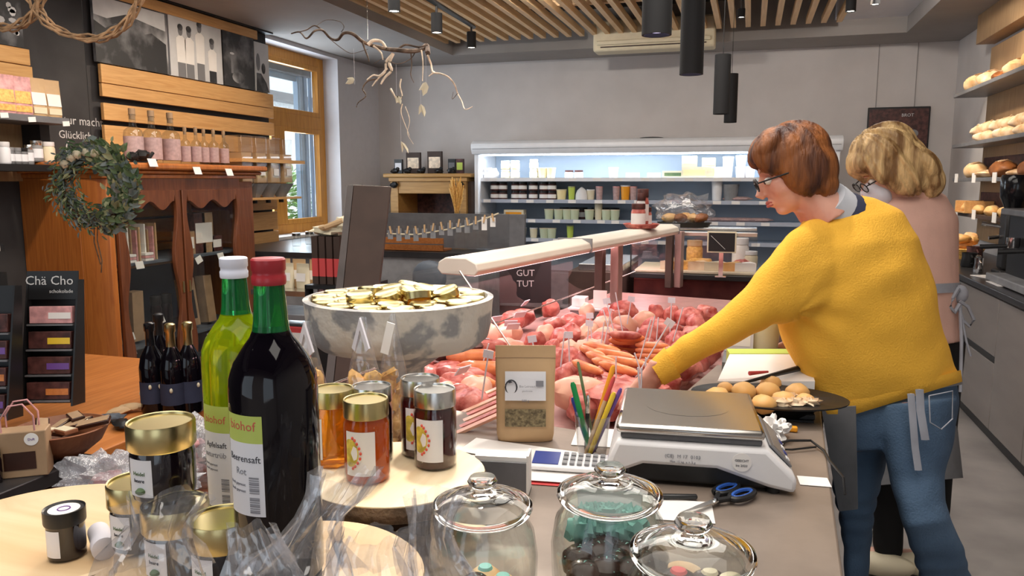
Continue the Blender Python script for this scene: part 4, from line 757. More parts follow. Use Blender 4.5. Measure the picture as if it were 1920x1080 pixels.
# cross counter at the far end with cheese
xc0, xc1, yc = Z(1180, 512, .96).x, 0.05, 4.62
cc = thing('cheese_counter', 'crosswise glass counter with cheese and baked goods beyond the meat', 'display counter', ((xc0+xc1)/2, 4.9, 0))
def XB(*b, n='panel', m='black', bv=.003): return MB().box(*b).build(n, m, cc, world=True, bevel=bv)
M['dark_mirror'] = mat('dark_mirror', (0.10, 0.035, 0.035), .10, .6, var=.1, scale=7, col2=(0.22, 0.07, 0.06), bump=.05, bscale=5)
XB(xc0, xc1, yc-.03, yc+.55, .93, .96, n='ledge', m='black'); XB(xc0+.02, xc1, yc, yc+.5, .0, .93, n='front_panel', m='dark_mirror'); XB(xc0+.02, xc1, yc+.02, yc+.5, .961, .975, n='deck', m='cream')
MB().box(xc0, xc1, yc-.01, yc, .97, 1.20).build('front_glass', 'case_glass', cc, world=True); MB().box(xc0, xc1, yc, yc+.45, 1.19, 1.20).build('top_glass', 'case_glass', cc, world=True)
XB(xc0, xc1, yc-.015, yc+.002, 1.185, 1.21, n='glass_rail', m='silver'); XB(xc0-.002, xc0+.005, yc-.015, yc, .96, 1.19, n='glass_joint', m='black')
XB(-.95, xc0-.02, 4.45, 5.1, .98, 1.02, n='side_ledge', m='silver'); XB(-1.0, xc0-.02, 4.4, 5.1, 0, .98, n='side_body', m='dark_brown')
for i, (px, py, w_, m_, nm) in enumerate(((1258, 500, .12, 'cream', 'cheese_wedge'), (1285, 497, .14, 'noodle', 'cheese_wedge'), (1310, 500, .12, 'flour_bread', 'cheese_wedge'), (1342, 500, .13, 'cream', 'cheese_wedge'), (1375, 499, .11, 'bun', 'cheese_wedge'), (1398, 500, .12, 'paper', 'cheese_wedge'), (1270, 480, .10, 'bread', 'pastry'), (1318, 478, .12, 'bun', 'pastry'), (1392, 480, .1, 'meat_pink', 'pastry'), (1302, 470, .08, 'noodle', 'pastry'))):
    p = Y(px, py, yc+.12+.1*(py < 490)); base = .976
    put(MB().prism([(-w_/2, -.05), (w_/2, -.03), (w_*.2, .07)], 0, .05).mesh('wedge', m_) if nm == 'cheese_wedge' else MB().ell((0, 0, .03), (w_/2, .05, .03), amp=.4, seed=i).mesh('pastry', m_), nm, (p.x, p.y, base), '%s from the left, %s row of the cheese counter' % ({'cheese_wedge': 'wrapped cheese wedge '+ORD[i], 'pastry': 'baked piece '+ORD[i-6 if i > 5 else 0]}[nm], 'front' if i < 6 else 'back'), 'cheese' if i < 6 else 'pastry')
for i, (px, h) in enumerate(((1302, .16), (1388, .18), (1405, .10))):
    p = Y(px, 480, yc+.34); put(m_jar(.05, h, ('noodle', 'paper', 'cream')[i], ('kraft', 'white', 'white')[i]), 'food_jar', (p.x, p.y, .976), ('basket-like orange jar', 'tall white jar', 'short cream jar')[i]+' at the back of the cheese counter', 'jar')
p = Y(1352, 500, yc-.05); t = thing('sign_holder', 'black chalk sign with pale frame on a metal stand at the cheese counter', 'sign', (p.x, yc-.09, .961))
z0 = Y(1350, 434, yc-.09).z; z1 = Y(1350, 474, yc-.09).z
MB().box(-.08, .08, -.006, .006, z1-.961, z0-.961).build('frame', 'cream', t, bevel=.002); MB().box(-.072, .072, -.0075, -.006, z1-.953, z0-.969).build('board', 'black', t); MB().box(-.012, .012, -.006, .006, .004, z1-.961).build('stem', 'chrome', t); MB().box(-.03, .03, -.02, .02, 0, .005).build('foot', 'chrome', t)
MB().tube([(-.06, -.009, z0-.985), (.02, -.009, z1-.94)], .0012, 5).build('chalk_line', 'chalk', t)
p = Z(1100, 580, .97); p = D(1108, 574, 3.5)
t = thing('tray_shelf', 'small white shelf with paper and card at the dark back of the case', 'shelf', (p.x, p.y, .886)); zt_ = p.z-.886-.18
MB().box(-.02, .02, -.02, .02, 0, zt_+.09).build('stem', 'grey', t)
MB().box(-.09, .12, -.08, .08, zt_+.17, zt_+.18).build('shelf', 'white', t, bevel=.002); MB().box(-.08, .10, -.07, .07, zt_+.10, zt_+.17).build('tray', 'grey', t); MB().box(-.08, -.02, -.04, .04, zt_+.181, zt_+.22).build('paper_stack', 'paper', t); MB().box(.02, .08, -.05, -.045, zt_+.181, zt_+.26).build('card', 'paper', t)
t = thing('chalk_board', 'black board with white letters behind the counter glass', 'board', D(985, 520, 3.6)); o = MB().cb((0, 0, 0), (.24, .01, .24), rotm(0, 0, .3)).build('board', 'black', t)
for s_, dz in (('GUT', .02), ('TUT', -.03)): text(s_, .042, 'chalk', rotm(0, 0, .3) @ vface((0, -.008, dz), (1, 0, 0), (0, 0, 1)), t, False)
# bags and tins standing on the rail's far end
for i, (px, nm, m1, h, r) in enumerate(((1164, 'pink_jar', 'meat_pink', .12, .035), (1195, 'slim_bottle', 'paper', .17, .022), (1212, 'red_bottle', 'meat_red', .19, .03), (1228, 'slim_bottle', 'paper', .18, .02), (1240, 'red_jar', 'meat_red', .10, .035))):
    a = Z(px, 428, 1.272); a_ = min(max((a-R0).dot(U), .1), Lr-.05); c = CM(a_, .0, 1.274)
    put(m_jar(r, h, m1, 'salami_dark', 'paper'), nm, c, ('pink sausage jar', 'slim white-labelled bottle', 'red bottle', 'second slim pale bottle', 'small red jar')[i]+' on the far end of the counter rail', 'bottle' if 'bottle' in nm else 'jar')
c = CM(Lr-.42, 0, 1.274); tag(MB().lathe([(.07, 0), (.09, .02), (.085, .022), (.06, .01)], n=20).build('red_dish', 'meat_red', at=c), 'shallow red dish on the counter rail in front of the cooler', 'dish')
p = Z(1285, 395, 1.22); t = thing('bread_bag', 'clear bag of rolls on a black tray above the cheese counter', 'bag', (Y(1283, 398, 5.0).x, 5.0, 1.216))
MB().lathe([(.0, 0), (.15, 0), (.17, .03), (.16, .03), (.14, .008)], n=20, sy=.6).build('tray', 'black', t)
for i, (x, y) in enumerate(((-.09, 0), (-.02, -.02), (.05, .01), (.10, -.01), (0, .04))): MB().ell((x, y, .055), (.05, .035, .03), rotm(0, .1*i, i), amp=.2).build('roll', ('bun', 'bread_dark')[i % 2], t)
MB().ell((0, 0, .10), (.17, .09, .10), amp=.5, fr=12, nu=24, nv=14).build('plastic_bag', 'film', t); XB(-.42, 0.05, 4.95, 5.1, 1.20, 1.215, n='bag_shelf', m='silver')
# meat: every piece its own object
def ondeck(c, m=.07):
    q = Vector(c)-R0; a = max(-.40+m, q.dot(U)); v = min(max(q.dot(Vn), -.30+m), .69-m); p = CM(a, v, 0); return Vector((p.x, p.y, c[2]))
def lump(c, r, m_, nm, lb, grp, seed, rot=None, cat='meat', amp=.24):
    c = ondeck(c)
    return tag(MB().ell((0, 0, 0), r, rot, amp=amp, fr=7, seed=seed, nu=20, nv=12).build(nm, m_, at=c), lb, cat, grp)
def sausg(c, L_, r, ang, m_, lb, grp, tilt=0, bend=.15):
    c = ondeck(c, .09); pts = []; d = Vector((math.cos(ang), math.sin(ang), tilt)); n_ = Vector((-math.sin(ang), math.cos(ang), 0))
    for k in range(9):
        s_ = k/8-.5; pts.append(d*L_*s_+n_*bend*L_*(s_*s_-.12))
    return tag(MB().tube(pts, [r*.35, r*.85, r, r, r, r, r, r*.85, r*.35], 9).build('sausage', m_, at=c), lb, 'sausage', grp)
rnd = random.Random(11)
def inpoly(x, y, P):
    r_ = False; j = len(P)-1
    for i in range(len(P)):
        if (P[i][1] > y) != (P[j][1] > y) and x < (P[j][0]-P[i][0])*(y-P[i][1])/(P[j][1]-P[i][1])+P[i][0]: r_ = not r_
        j = i
    return r_
def scatter(P, n, mind):
    out = []; xs = [p[0] for p in P]; ys = [p[1] for p in P]; tr = 0
    while len(out) < n and tr < 5000:
        tr += 1; x = rnd.uniform(min(xs), max(xs)); y = rnd.uniform(min(ys), max(ys))
        if inpoly(x, y, P) and all(math.hypot(x-a, (y-b)*1.6) > mind for a, b in out): out.append((x, y))
    return out
mm = ['meat_pink', 'meat_red', 'ham_fat', 'meat_pink']
zones = [('hams at the left of the case', [(790, 640), (930, 560), (1000, 640), (930, 700), (870, 800), (800, 760)], 26, 30, .06),
         ('cuts in the middle of the case', [(1000, 640), (1060, 600), (1170, 560), (1190, 640), (1150, 700), (1060, 720), (1040, 690)], 30, 22, .05),
         ('cuts by the staff side of the case', [(1190, 580), (1330, 570), (1355, 640), (1340, 700), (1250, 740), (1150, 770), (1080, 760), (1050, 700), (1150, 690)], 38, 25, .05)]
zi = ('left', 'middle', 'right')
for q, (grp, P, n, md, R) in enumerate(zones):
    for i, (px, py) in enumerate(scatter(P, n, md)):
        c = Z(px, py, .935); s_ = R*rnd.uniform(.75, 1.25); m_ = rnd.choice(mm)
        lump(c, (s_, s_*.7, .042), m_, 'meat_piece', {'meat_pink': 'marbled pink', 'meat_red': 'dark red', 'ham_fat': 'pale fatty'}[m_]+' meat piece in the %s part of the butcher case' % zi[q], {'meat_pink': 'pink ', 'meat_red': 'red ', 'ham_fat': 'pale '}[m_]+grp, i+q*40, rotm(0, rnd.uniform(-.3, .3), rnd.uniform(0, 6)))
# bundles of frankfurters and stacked reddish smoked sausages
for i, (px, py) in enumerate(((1110, 660), (1126, 672), (1142, 684), (1158, 690), (1128, 652), (1150, 664), (1172, 678), (1100, 688))):
    sausg(Z(px, py, .985), .15, .0135, -.85+.08*i % .5, 'sausage', 'orange frankfurter, in the bundle behind the pens in the butcher case', 'frankfurters behind the pens', bend=.1)
for i in range(9):
    sausg(Z(1172+6*(i % 2), 628+i*5.5, 1.03-.012*i), .10, .013, .1*(i % 3), 'sausage' if i % 3 else 'meat_red', 'short reddish smoked sausage in the stacked pile in the butcher case', 'smoked sausages in the stacked pile', bend=.3)
for i in range(7): sausg(Z(1222+8*(i % 2), 648+i*5, 1.0-.008*i), .10, .012, .05, 'ham_fat' if i % 2 else 'sausage', 'pale orange sausage in the pile beside the yellow cuff', 'pale sausages beside the cuff', bend=.05)
for i, (px, py) in enumerate(((905, 650), (885, 668), (925, 672), (905, 690), (860, 700), (880, 716), (840, 690))):
    sausg(Z(px, py, 1.0-.01*i), .15, .022, .5-.1*i, 'sausage' if i % 2 else 'meat_pink', 'thick orange sausage lying in front of the hams', 'thick sausages at the left of the case', bend=.2)
for i, (px, py) in enumerate(((850, 640), (835, 655), (870, 652))): lump(Z(px, py, 1.0), (.06, .045, .035), 'salami_dark', 'smoked_ham', 'dark smoked ham with pink tag, %s of three behind the sausages' % ('left', 'right', 'middle')[i], None, i+90)
lump(Z(1170, 745, .95), (.115, .075, .05), 'meat_pink', 'meat_joint', 'large pink joint of meat under the hand in the case', None, 3, rotm(0, 0, .3)); lump(Z(1300, 690, .96), (.08, .06, .045), 'meat_pink', 'meat_joint', 'pink joint of meat right of the hand in the case', None, 5, rotm(0, 0, .9))
lump(Z(1090, 740, .95), (.085, .06, .05), 'ham_fat', 'ham_joint', 'pale orange ham joint behind the pen cup', None, 8)
# slanted rows of sliced meat by the kraft bag
for i in range(7): tag(MB().cb((0, 0, 0), (.20, .018, .006), rotm(0, -.35, .55)).build('sliced_cut', 'meat_pink' if i % 2 else 'ham_fat', at=Z(885+i*6, 800-i*11, .96+.0*i)), 'thin slanted pink slice in the row left of the kraft pouch', 'sliced meat', 'slanted slices left of the kraft pouch')
# price picks
for i, (px, py, h, ln, tg_) in enumerate(((1068, 690, .10, -.04, 1), (1050, 700, .12, .10, 0), (1125, 660, .10, .12, 0), (1132, 650, .13, .18, 0), (1150, 648, .12, -.30, 0), (1155, 640, .14, -.25, 1), (1168, 625, .15, -.20, 0), (1176, 608, .10, .14, 1), (1188, 715, .17, .55, 1), (1192, 700, .16, .25, 0), (1212, 660, .12, .2, 0), (1256, 630, .13, .02, 1), (1262, 640, .12, .25, 0), (1230, 650, .10, .05, 0), (1288, 760, .12, -.35, 0), (1290, 770, .12, .0, 0), (1296, 750, .11, .3, 0), (1276, 775, .10, .0, 0), (1282, 775, .10, -.1, 0), (1155, 730, .09, -.02, 0), (900, 700, .09, .3, 0), (1010, 700, .10, -.2, 1), (1030, 720, .1, -.15, 0), (1100, 650, .08, .1, 1), (1110, 640, .09, -.1, 1), (880, 770, .13, .15, 1), (868, 800, .10, .35, 0))):
    c = ondeck(Z(px, py, .95), .04); t = thing('price_pick', 'thin pale plastic price pick stuck upright into the meat', 'price pick', c, 0, 'price picks in the butcher case')
    MB().tube([(0, 0, 0), (h*ln, 0, h)], .0022, 5).build('stick', 'mask', t)
    if tg_: MB().cb((h*ln, 0, h), (.026, .002, .02), rotm(0, ln, 0)).build('tag', 'mask', t)
for i, (px, py) in enumerate(((843, 648), (905, 640), (958, 606), (962, 612), (975, 590), (930, 598), (868, 694), (985, 568))):
    put(MB().cb((0, 0, 0), (.045, .003, .03), rotm(.7, 0, .2*i)).mesh('tag', 'mask'), 'price_sign', ondeck(Z(px, py, 1.01), .05), '%s of the pale tilted price signs at the left of the butcher case' % ORD[i], 'price sign')
lt = Z(1430, 690, .95)
# ================================================================ SALES COUNTER
ct_ = thing('sales_counter', 'brown-grey laminate sales counter running along the right of the meat case', 'counter', (-.2, 1.6, 0))
c1, c2, c3 = CM(-.425, .705, 0), CM(-.425, -.36, 0), CM(.35, .705, 0)
cm = CM(-.425, .05, 0)
poly = [(.111, .3), (.182, 1.9), (.198, 2.22), (c3.x, c3.y), (c1.x, c1.y), (cm.x, cm.y), (-.80, .93), (-1.10, .93), (-1.10, .3)]
MB().prism(poly, .915, .95).build('worktop', 'counter', ct_, world=True, bevel=.004)
MB().prism([(.09, .34), (.16, 1.9), (.17, 2.18), (c3.x+.01, c3.y-.03), (c1.x+.01, c1.y-.01), (cm.x, cm.y-.01), (-.78, .91), (-1.07, .91), (-1.07, .34)], .08, .915).build('carcass', 'counter_dark', ct_, world=True)
MB().prism([(.06, .38), (.12, 1.9), (.13, 2.1), (c3.x+.03, c3.y-.06), (c1.x+.03, c1.y-.03), (-.76, .89), (-1.05, .89), (-1.05, .38)], 0, .08).build('plinth', 'black', ct_, world=True)
CT = .951
# ---- scale
p = Z(1300, 885, CT); A0 = Z(1150, 872, CT); A1 = Z(1462, 915, CT)
sx = (A1-A0); sw = .335; an = math.atan2(sx.y, sx.x)
sc = thing('scale', 'white shop scale with stainless steel platter standing on the counter', 'scale', ((A0.x+A1.x)/2+.0, (A0.y+A1.y)/2+.075, CT), 0.10)
MB().prism([(-.165, .012), (-.10, .040), (.03, .040), (.12, .012), (.165, .004), (.168, .03), (.115, .082), (-.148, .082), (-.165, .04)], -.14, .12, Matrix(((1, 0, 0, 0), (0, 0, 1, 0), (0, 1, 0, 0), (0, 0, 0, 1)))).build('housing', 'white', sc, bevel=.008)
MB().box(-.13, .12, -.13, .11, .006, .045).build('underside', 'black', sc, bevel=.006)
for x, y in ((-.14, -.12), (.13, -.12), (-.14, .10), (.13, .10)): MB().lathe([(.012, 0), (.012, .014)], (x, y, 0), 12).build('foot', 'black', sc)
MB().box(-.142, .108, -.125, .105, .082, .094).build('platter_support', 'mid_grey', sc, bevel=.004)
MB().box(-.150, .112, -.135, .130, .094, .112).build('platter', 'steel', sc, bevel=.008)
MB().lathe([(.06, 0), (.063, .0005)], (-.02, 0, .1118), 28, sx=1.25).build('pressed_oval', 'steel', sc)
mxs = vface((.1425, -.01, .058), (0, 1, 0), (-.045, 0, .045)); MB().box(-.09, .09, -.028, .028, -.001, .003, 0, mxs).build('display_panel', 'mid_grey', sc, bevel=.002); MB().box(-.07, .07, -.012, .016, .003, .0036, 0, mxs).build('display_screen', 'cab_front', sc)
for k in range(5): MB().box(-.07+.03*k, -.055+.03*k, -.024, -.017, .003, .0045, 0, mxs).build('key', 'blue_p' if k % 2 else 'white', sc)
fm = vface((-.03, -.1412, .06), (1, 0, 0), (0, 0, 1))
text('(CE)  M 17  0103', .009, 'ink_grey', fm, sc); text('Max 15 kg  e = 5 g', .006, 'ink_grey', vface((-.03, -.1412, .050), (1, 0, 0), (0, 0, 1)), sc)
MB().lathe([(.017, 0), (.017, .0008)], n=20, mx=vface((.072, -.1408, .057), (1, 0, 0), (0, 0, 1))).build('round_sticker', 'paper', sc); text('GEEICHT', .006, 'ink', vface((.072, -.1418, .060), (1, 0, 0), (0, 0, 1)), sc); text('bis 2023', .006, 'ink', vface((.072, -.1418, .051), (1, 0, 0), (0, 0, 1)), sc)
# ---- scissors
p = Z(1378, 932, CT); s_ = thing('scissors', 'blue and black handled scissors lying in front of the scale', 'scissors', (p.x, p.y, CT+.009), math.atan2(Z(1255, 975, CT).y-Z(1375, 925, CT).y, Z(1255, 975, CT).x-Z(1375, 925, CT).x))
def ring_(cx, cy, a, b, m_, m2, nm):
    pts = [(cx+a*math.cos(2*PI*k/20), cy+b*math.sin(2*PI*k/20), 0) for k in range(21)]; o = MB().tube(pts, .0055, 8).build(nm, m_, s_); MB().tube([(cx+(x-cx)*.82, cy+(y-cy)*.78, .002) for x, y, z in pts], .0035, 6).build('grip_insert', m2, o); return o
ring_(0, .014, .030, .013, 'black', 'blue_plastic', 'handle'); ring_(0, -.018, .030, .013, 'black', 'blue_plastic', 'handle')
MB().tube([(.028, .012, 0), (.055, .002, 0)], .005).tube([(.028, -.014, 0), (.055, .0, 0)], .005).build('shank', 'black', s_)
MB().prism([(.05, -.005), (.05, .007), (.10, .004), (.145, -.003), (.10, -.006)], -.001, .001).build('blade', 'silver', s_); MB().prism([(.05, -.006), (.05, .005), (.10, .001), (.14, -.009), (.10, -.008)], -.003, -.0012).build('blade', 'silver', s_); MB().lathe([(.004, 0), (.003, .003)], (.058, 0, .001), 10).build('screw', 'chrome', s_)
p = Z(1272, 937, CT); s_ = thing('pocket_knife', 'black folding knife lying on white paper left of the scissors', 'knife', (p.x, p.y, CT+.006), math.radians(15)); MB().cb((0, 0, 0), (.065, .011, .008)).build('handle', 'black', s_, bevel=.003); MB().prism([(-.085, -.003), (-.03, -.005), (-.03, .005), (-.07, .004)], -.001, .001).build('blade', 'silver', s_)
def sheet(px, py, w_, d_, rz, lb, nm='paper_sheet', z=CT, m_='paper', cat='paper'):
    p = Z(px, py, z); return tag(MB().cb((0, 0, .0005), (w_, d_, .0008), rotm(0, 0, rz)).build(nm, m_, at=(p.x, p.y, z)), lb, cat)
sheet(1283, 958, .095, .085, .12, 'white paper sheet under the scissors and the knife'); sheet(1526, 903, .054, .044, .08, 'small blank white card at the right counter edge', 'blank_card')
sheet(975, 848, .24, .09, -.1, 'white paper sheet in front of the kraft pouch'); sheet(1120, 820, .10, .12, .1, 'white sheet under the pen cup', m_='paper')
# cable
p0, p1, p2 = Z(1455, 835, CT+.02), Z(1510, 822, CT+.01), Z(1558, 865, CT+.004)
c_ = thing('power_cable', 'thin black cable looping from the scale over the counter edge', 'cable', (p0.x, p0.y, CT)); MB().tube([Z(1440, 836, CT+.02), Z(1480, 826, CT+.02), Z(1520, 826, CT+.01), Z(1545, 845, CT+.005), Z(1556, 865, CT+.004), (.190, 1.52, .945), (.192, 1.50, .92)], .0028, 6).build('cable', 'black', c_, world=True)
MB().tube([Z(1440, 842, CT+.01), Z(1485, 843, CT+.006), Z(1530, 838, CT+.006)], .002, 6).build('cable_loop', 'black', c_, world=True)
p = Z(1450, 822, CT); tag(MB().ell((0, 0, .022), (.028, .04, .022), amp=.9, fr=22, nu=22, nv=14).build('paper_tissue', 'paper', at=(p.x, p.y, CT)), 'crumpled white receipt paper behind the scale display', 'paper')
p = Z(1475, 808, CT); tag(MB().cb((0, 0, .006), (.045, .014, .012)).build('orange_marker', 'orange_p', at=(p.x, p.y, CT), bevel=.003), 'short orange marker lying behind the scale', 'marker')
p = Z(1478, 780, CT); t = thing('card_terminal', 'black tray with folded white note right of the scale', 'tray', (p.x, p.y, CT), .1); MB().box(-.085, .055, -.03, .03, 0, .016).build('tray', 'black', t, bevel=.004); MB().cb((-.0, -.01, .022), (.06, .035, .006), rotm(.15, .1, 0)).build('note', 'paper', t); MB().cb((-.06, -.012, .018), (.05, .03, .002)).build('label_strip', 'silver', t)
# bun dish
p = Z(1440, 752, CT+.03); t = thing('bun_dish', 'wide dark dish of golden buns behind the scale', 'dish', (p.x, p.y, CT), 0)
MB().lathe([(.05, 0), (.09, .004), (.125, .030), (.178, .040), (.180, .044), (.122, .040), (.09, .012), (0, .01)], n=36, sy=.62).build('dish', 'black', t); MB().box(-.10, .10, -.05, .05, -.0, .004).build('foot', 'black', t)
bp = p
for i, (px, py, r_) in enumerate(((1345, 738, .030), (1395, 728, .030), (1440, 728, .029), (1495, 730, .029), (1388, 752, .029), (1432, 752, .028), (1470, 745, .028), (1445, 715, .028), (1510, 745, .022), (1360, 722, .02))):
    q = Z(px, py, CT+.05); tag(MB().ell((0, 0, 0), (r_, r_, r_*.8), amp=.12, seed=i).build('bun', 'bun', at=(q.x, q.y, CT+.042)), 'golden bun in the dark dish, %s' % ('leftmost of the front', 'second from the left', 'centre of the back', 'rightmost of the back', 'front row left of centre', 'front row centre', 'right of the centre', 'rearmost in the middle', 'small and broken at the right', 'small at the far left back')[i], 'bun')
for i, (px, py) in enumerate(((1465, 752), (1490, 750), (1518, 750), (1480, 742))):
    q = Z(px, py, CT+.05); tag(MB().ell((0, 0, 0), (.022, .016, .011), amp=.9, fr=16, seed=i+4).build('bun_piece', 'flour_bread', at=(q.x, q.y, CT+.045)), 'torn pale piece of bun at the right of the dish, %s' % ORD[i], 'bun piece')
# paper stack with tins on the staff side of the case
q = [D(1352, 650, 2.55), D(1490, 648, 2.55)]
t = thing('paper_stack', 'sloping stack of white wrapping paper right of the meat', 'paper stack', (q[0].x+.1, q[0].y-.1, .95))
a0, a1, a2, a3 = Z(1368, 664, 1.03), Z(1512, 664, 1.03), Z(1528, 715, 1.0), Z(1345, 715, 1.0)
dn = Vector((0, 0, -.05)); MB().add([a0, a1, a2, a3, a0+dn, a1+dn, a2+dn, a3+dn], [(0, 1, 2, 3), (7, 6, 5, 4), (0, 4, 5, 1), (1, 5, 6, 2), (2, 6, 7, 3), (3, 7, 4, 0)]).build('paper', 'paper', t, world=True)
b0, b1, b2, b3 = a0+Vector((-.01, .07, .0)), a1+Vector((0, .07, .0)), a1+Vector((0, 0, .002)), a0+Vector((0, 0, .002)); MB().add([b0, b1, b2, b3, b0+dn, b1+dn, b2+dn, b3+dn], [(0, 1, 2, 3), (7, 6, 5, 4), (0, 4, 5, 1), (1, 5, 6, 2), (2, 6, 7, 3), (3, 7, 4, 0)]).build('green_folder', 'lime', t, world=True)
u0, u1 = Z(1350, 718, 1.005), Z(1500, 690, 1.02); MB().tube([u0+Vector((.05, -.004, .004)), u1], [.003, .008], 6).build('dark_clip', 'black', t, world=True); MB().tube([Z(1405, 700, 1.02), Z(1440, 697, 1.02)], [.006, .003], 6).build('red_mark', 'red_pack', t, world=True)
MB().prism([(a3.x, a3.y), (a2.x, a2.y), (a1.x, a1.y+.1), (a0.x, a0.y+.1)], .78, .975).build('support', 'mid_grey', t, world=True)
q = Z(1430, 655, 1.02); put(m_cup(.055, .11, 'cream', 'cream'), 'plastic_tub', (q.x, q.y+.10, 1.0), 'tall translucent cream tub behind the wrapping paper', 'tub')
q = Z(1385, 655, 1.02); put(m_box(.08, .08, .07, 'mask', 'paper'), 'white_tub', (q.x, q.y+.10, 1.0), 'white tub left of the cream tub behind the wrapping paper', 'tub')
MB().box(a0.x-.02, a1.x+.05, a0.y+.03, a0.y+.30, .78, .999).build('rear_support', 'mid_grey', t, world=True)
# kraft pouch
p = Z(980, 828, CT); t = thing('kraft_pouch', 'upright kraft pouch with seed window and printed label on the counter', 'pouch', (p.x, p.y+.02, CT), math.atan2(p.y, p.x)-PI/2)
o = bpy.data.objects.new('pouch', m_pouch(.128, .205, .055, 'kraft', None, None, 24)); COL.objects.link(o); o.parent = t
MB().add([(-.043, -.0265, .092), (.043, -.0265, .092), (.043, -.0145, .152), (-.043, -.0145, .152), (-.043, -.027, .092), (.043, -.027, .092), (.043, -.0155, .152), (-.043, -.0155, .152)], [(4, 5, 6, 7), (0, 3, 2, 1)]).build('paper_label', 'label', t)
M['seeds'] = mat('seeds', (0.30, 0.24, 0.13), .7, var=.1, scale=160, col2=(0.12, 0.09, 0.05), bump=.5, bscale=200)
MB().box(-.043, .043, -.0295, -.0285, .036, .074).build('window', 'seeds', t)
lm = vface((-.033, -.0245, .122), (1, 0, 0), (0, .1, .99)); MB().tube([(x_, -.0225, z_) for x_, z_ in [(.012*math.cos(a)-.030, .015*math.sin(a)+.120) for a in [2*PI*k/16 for k in range(17)]]], .0016, 5).build('ring_mark', 'ink', t)
MB().box(-.0645, .0645, -.0022, .0022, .178, .1795).build('seal_crease', 'kraft_dark', t)
MB().prism([(-.006, .0), (0, .004), (.006, .0), (0, -.002)], 0, .0006, vface((-.033, -.024, .131), (1, 0, 0), (0, .1, .99))).build('leaf_mark', 'ink', t)
for k, (s_, x, z, sz) in enumerate((('Bio Leinsaat', .004, .123, .007), ('geschrotet', .004, .113, .005), ('500 g', .0, .092, .007))): text(s_, sz, 'ink_grey', vface((x, -.0285+.0, z), (1, 0, 0), (0, .12, .99)), t)
MB().prism([(-.008, -.006), (.008, -.006), (.008, .006), (-.008, .006)], 0, .0006, vface((.030, -.0235, .128), (1, 0, 0), (0, .12, .99))).build('seal_mark', 'ink_grey', t)
# pen cup
p = Z(1110, 858, CT); t = thing('pen_cup', 'clear acrylic cup holding pens on the counter', 'cup', (p.x, p.y, CT)); MB().lathe([(.028, 0), (.036, .09), (.0345, .09), (.027, .004), (0, .004)], n=24).build('cup', 'acrylic', t); pc = t.location
def pen(x, y, ax_, ay, L_, m_, cap, lb, r=.0042, cl=.3):
    o = thing('pen', lb, 'pen', (pc.x+x, pc.y+y, CT+.008)); d = Vector((ax_, ay, 1)).normalized()
    MB().tube([(0, 0, 0), d*.01, d*L_*(1-cl)], [r*.4, r, r], 10).build('barrel', m_, o); MB().tube([d*L_*(1-cl), d*(L_-.006), d*L_], [r*1.08, r*1.05, r*.6], 10).build('cap', cap, o)
pen(.0, -.01, -.30, .1, .15, 'green_p', 'green_p', 'green pen leaning left in the acrylic cup', .0055, .4); pen(-.005, .01, -.38, .1, .115, 'blue_p', 'blue_p', 'dark blue pen at the left of the acrylic cup', .005, .4)
pen(-.012, 0, .02, .0, .12, 'black', 'chrome', 'black pen with silver clip in the middle of the cup'); pen(.0, .01, .2, .1, .15, 'black', 'black', 'thick black marker in the acrylic cup', .007, .45)
pen(-.012, -.012, .33, .1, .17, 'kraft', 'red_pack', 'wooden pencil with orange and red tip in the cup', .0042, .3); pen(-.004, -.012, .36, .05, .14, 'yellow_p', 'yellow_p', 'yellow pencil leaning right in the cup', .005, .3); pen(.0, .0, .40, .0, .15, 'purple_p', 'purple_p', 'purple pen at the right of the cup', .004, .4); pen(-.01, .005, .26, .1, .185, 'orange_p', 'orange_p', 'tall orange pen rising highest from the cup', .005, .35); pen(.005, .012, -.25, .15, .185, 'leaf', 'leaf', 'thin dark green pen at the back left of the cup', .003, .3)
# calculator, booklet, card holder
p = Z(1075, 882, CT); t = thing('calculator', 'blue and white calculator lying left of the scale', 'calculator', (p.x, p.y, CT+.012), .12); MB().cb((0, 0, .004), (.16, .065, .009), rotm(.12, 0, 0)).build('body', 'white', t, bevel=.003); MB().cb((-.052, .002, .0095), (.05, .05, .002), rotm(.12, 0, 0)).build('display_area', 'blue_p', t)
for i in range(7):
    for j in range(3): MB().cb((-.015+i*.014, -.017+j*.017, .0095+j*.002), (.009, .011, .004), rotm(.12, 0, 0)).build('key', 'purple_p' if i == 6 else 'grey', t)
sheet(1060, 898, .19, .075, .12, 'red edged booklet under the calculator', 'booklet', CT, 'red_pack', 'booklet')
for k in (1,): sheet(1062, 892, .18, .07, .12, 'white note pad between the calculator and the booklet', 'note_pad', CT+.004, 'paper', 'pad')
p = Z(940, 925, CT); t = thing('card_holder', 'dark grey upright card holder with white cards left of the glass jars', 'card holder', (p.x, p.y, CT), .15)
MB().box(-.046, .046, -.012, -.008, 0, .062).build('front_panel', 'mid_grey', t); MB().box(.046, .050, -.012, .03, 0, .075).build('side', 'paper', t); MB().box(-.046, .046, -.007, .025, 0, .070).build('cards', 'paper', t); MB().box(-.05, .05, -.014, .032, 0, .004).build('base', 'black', t)
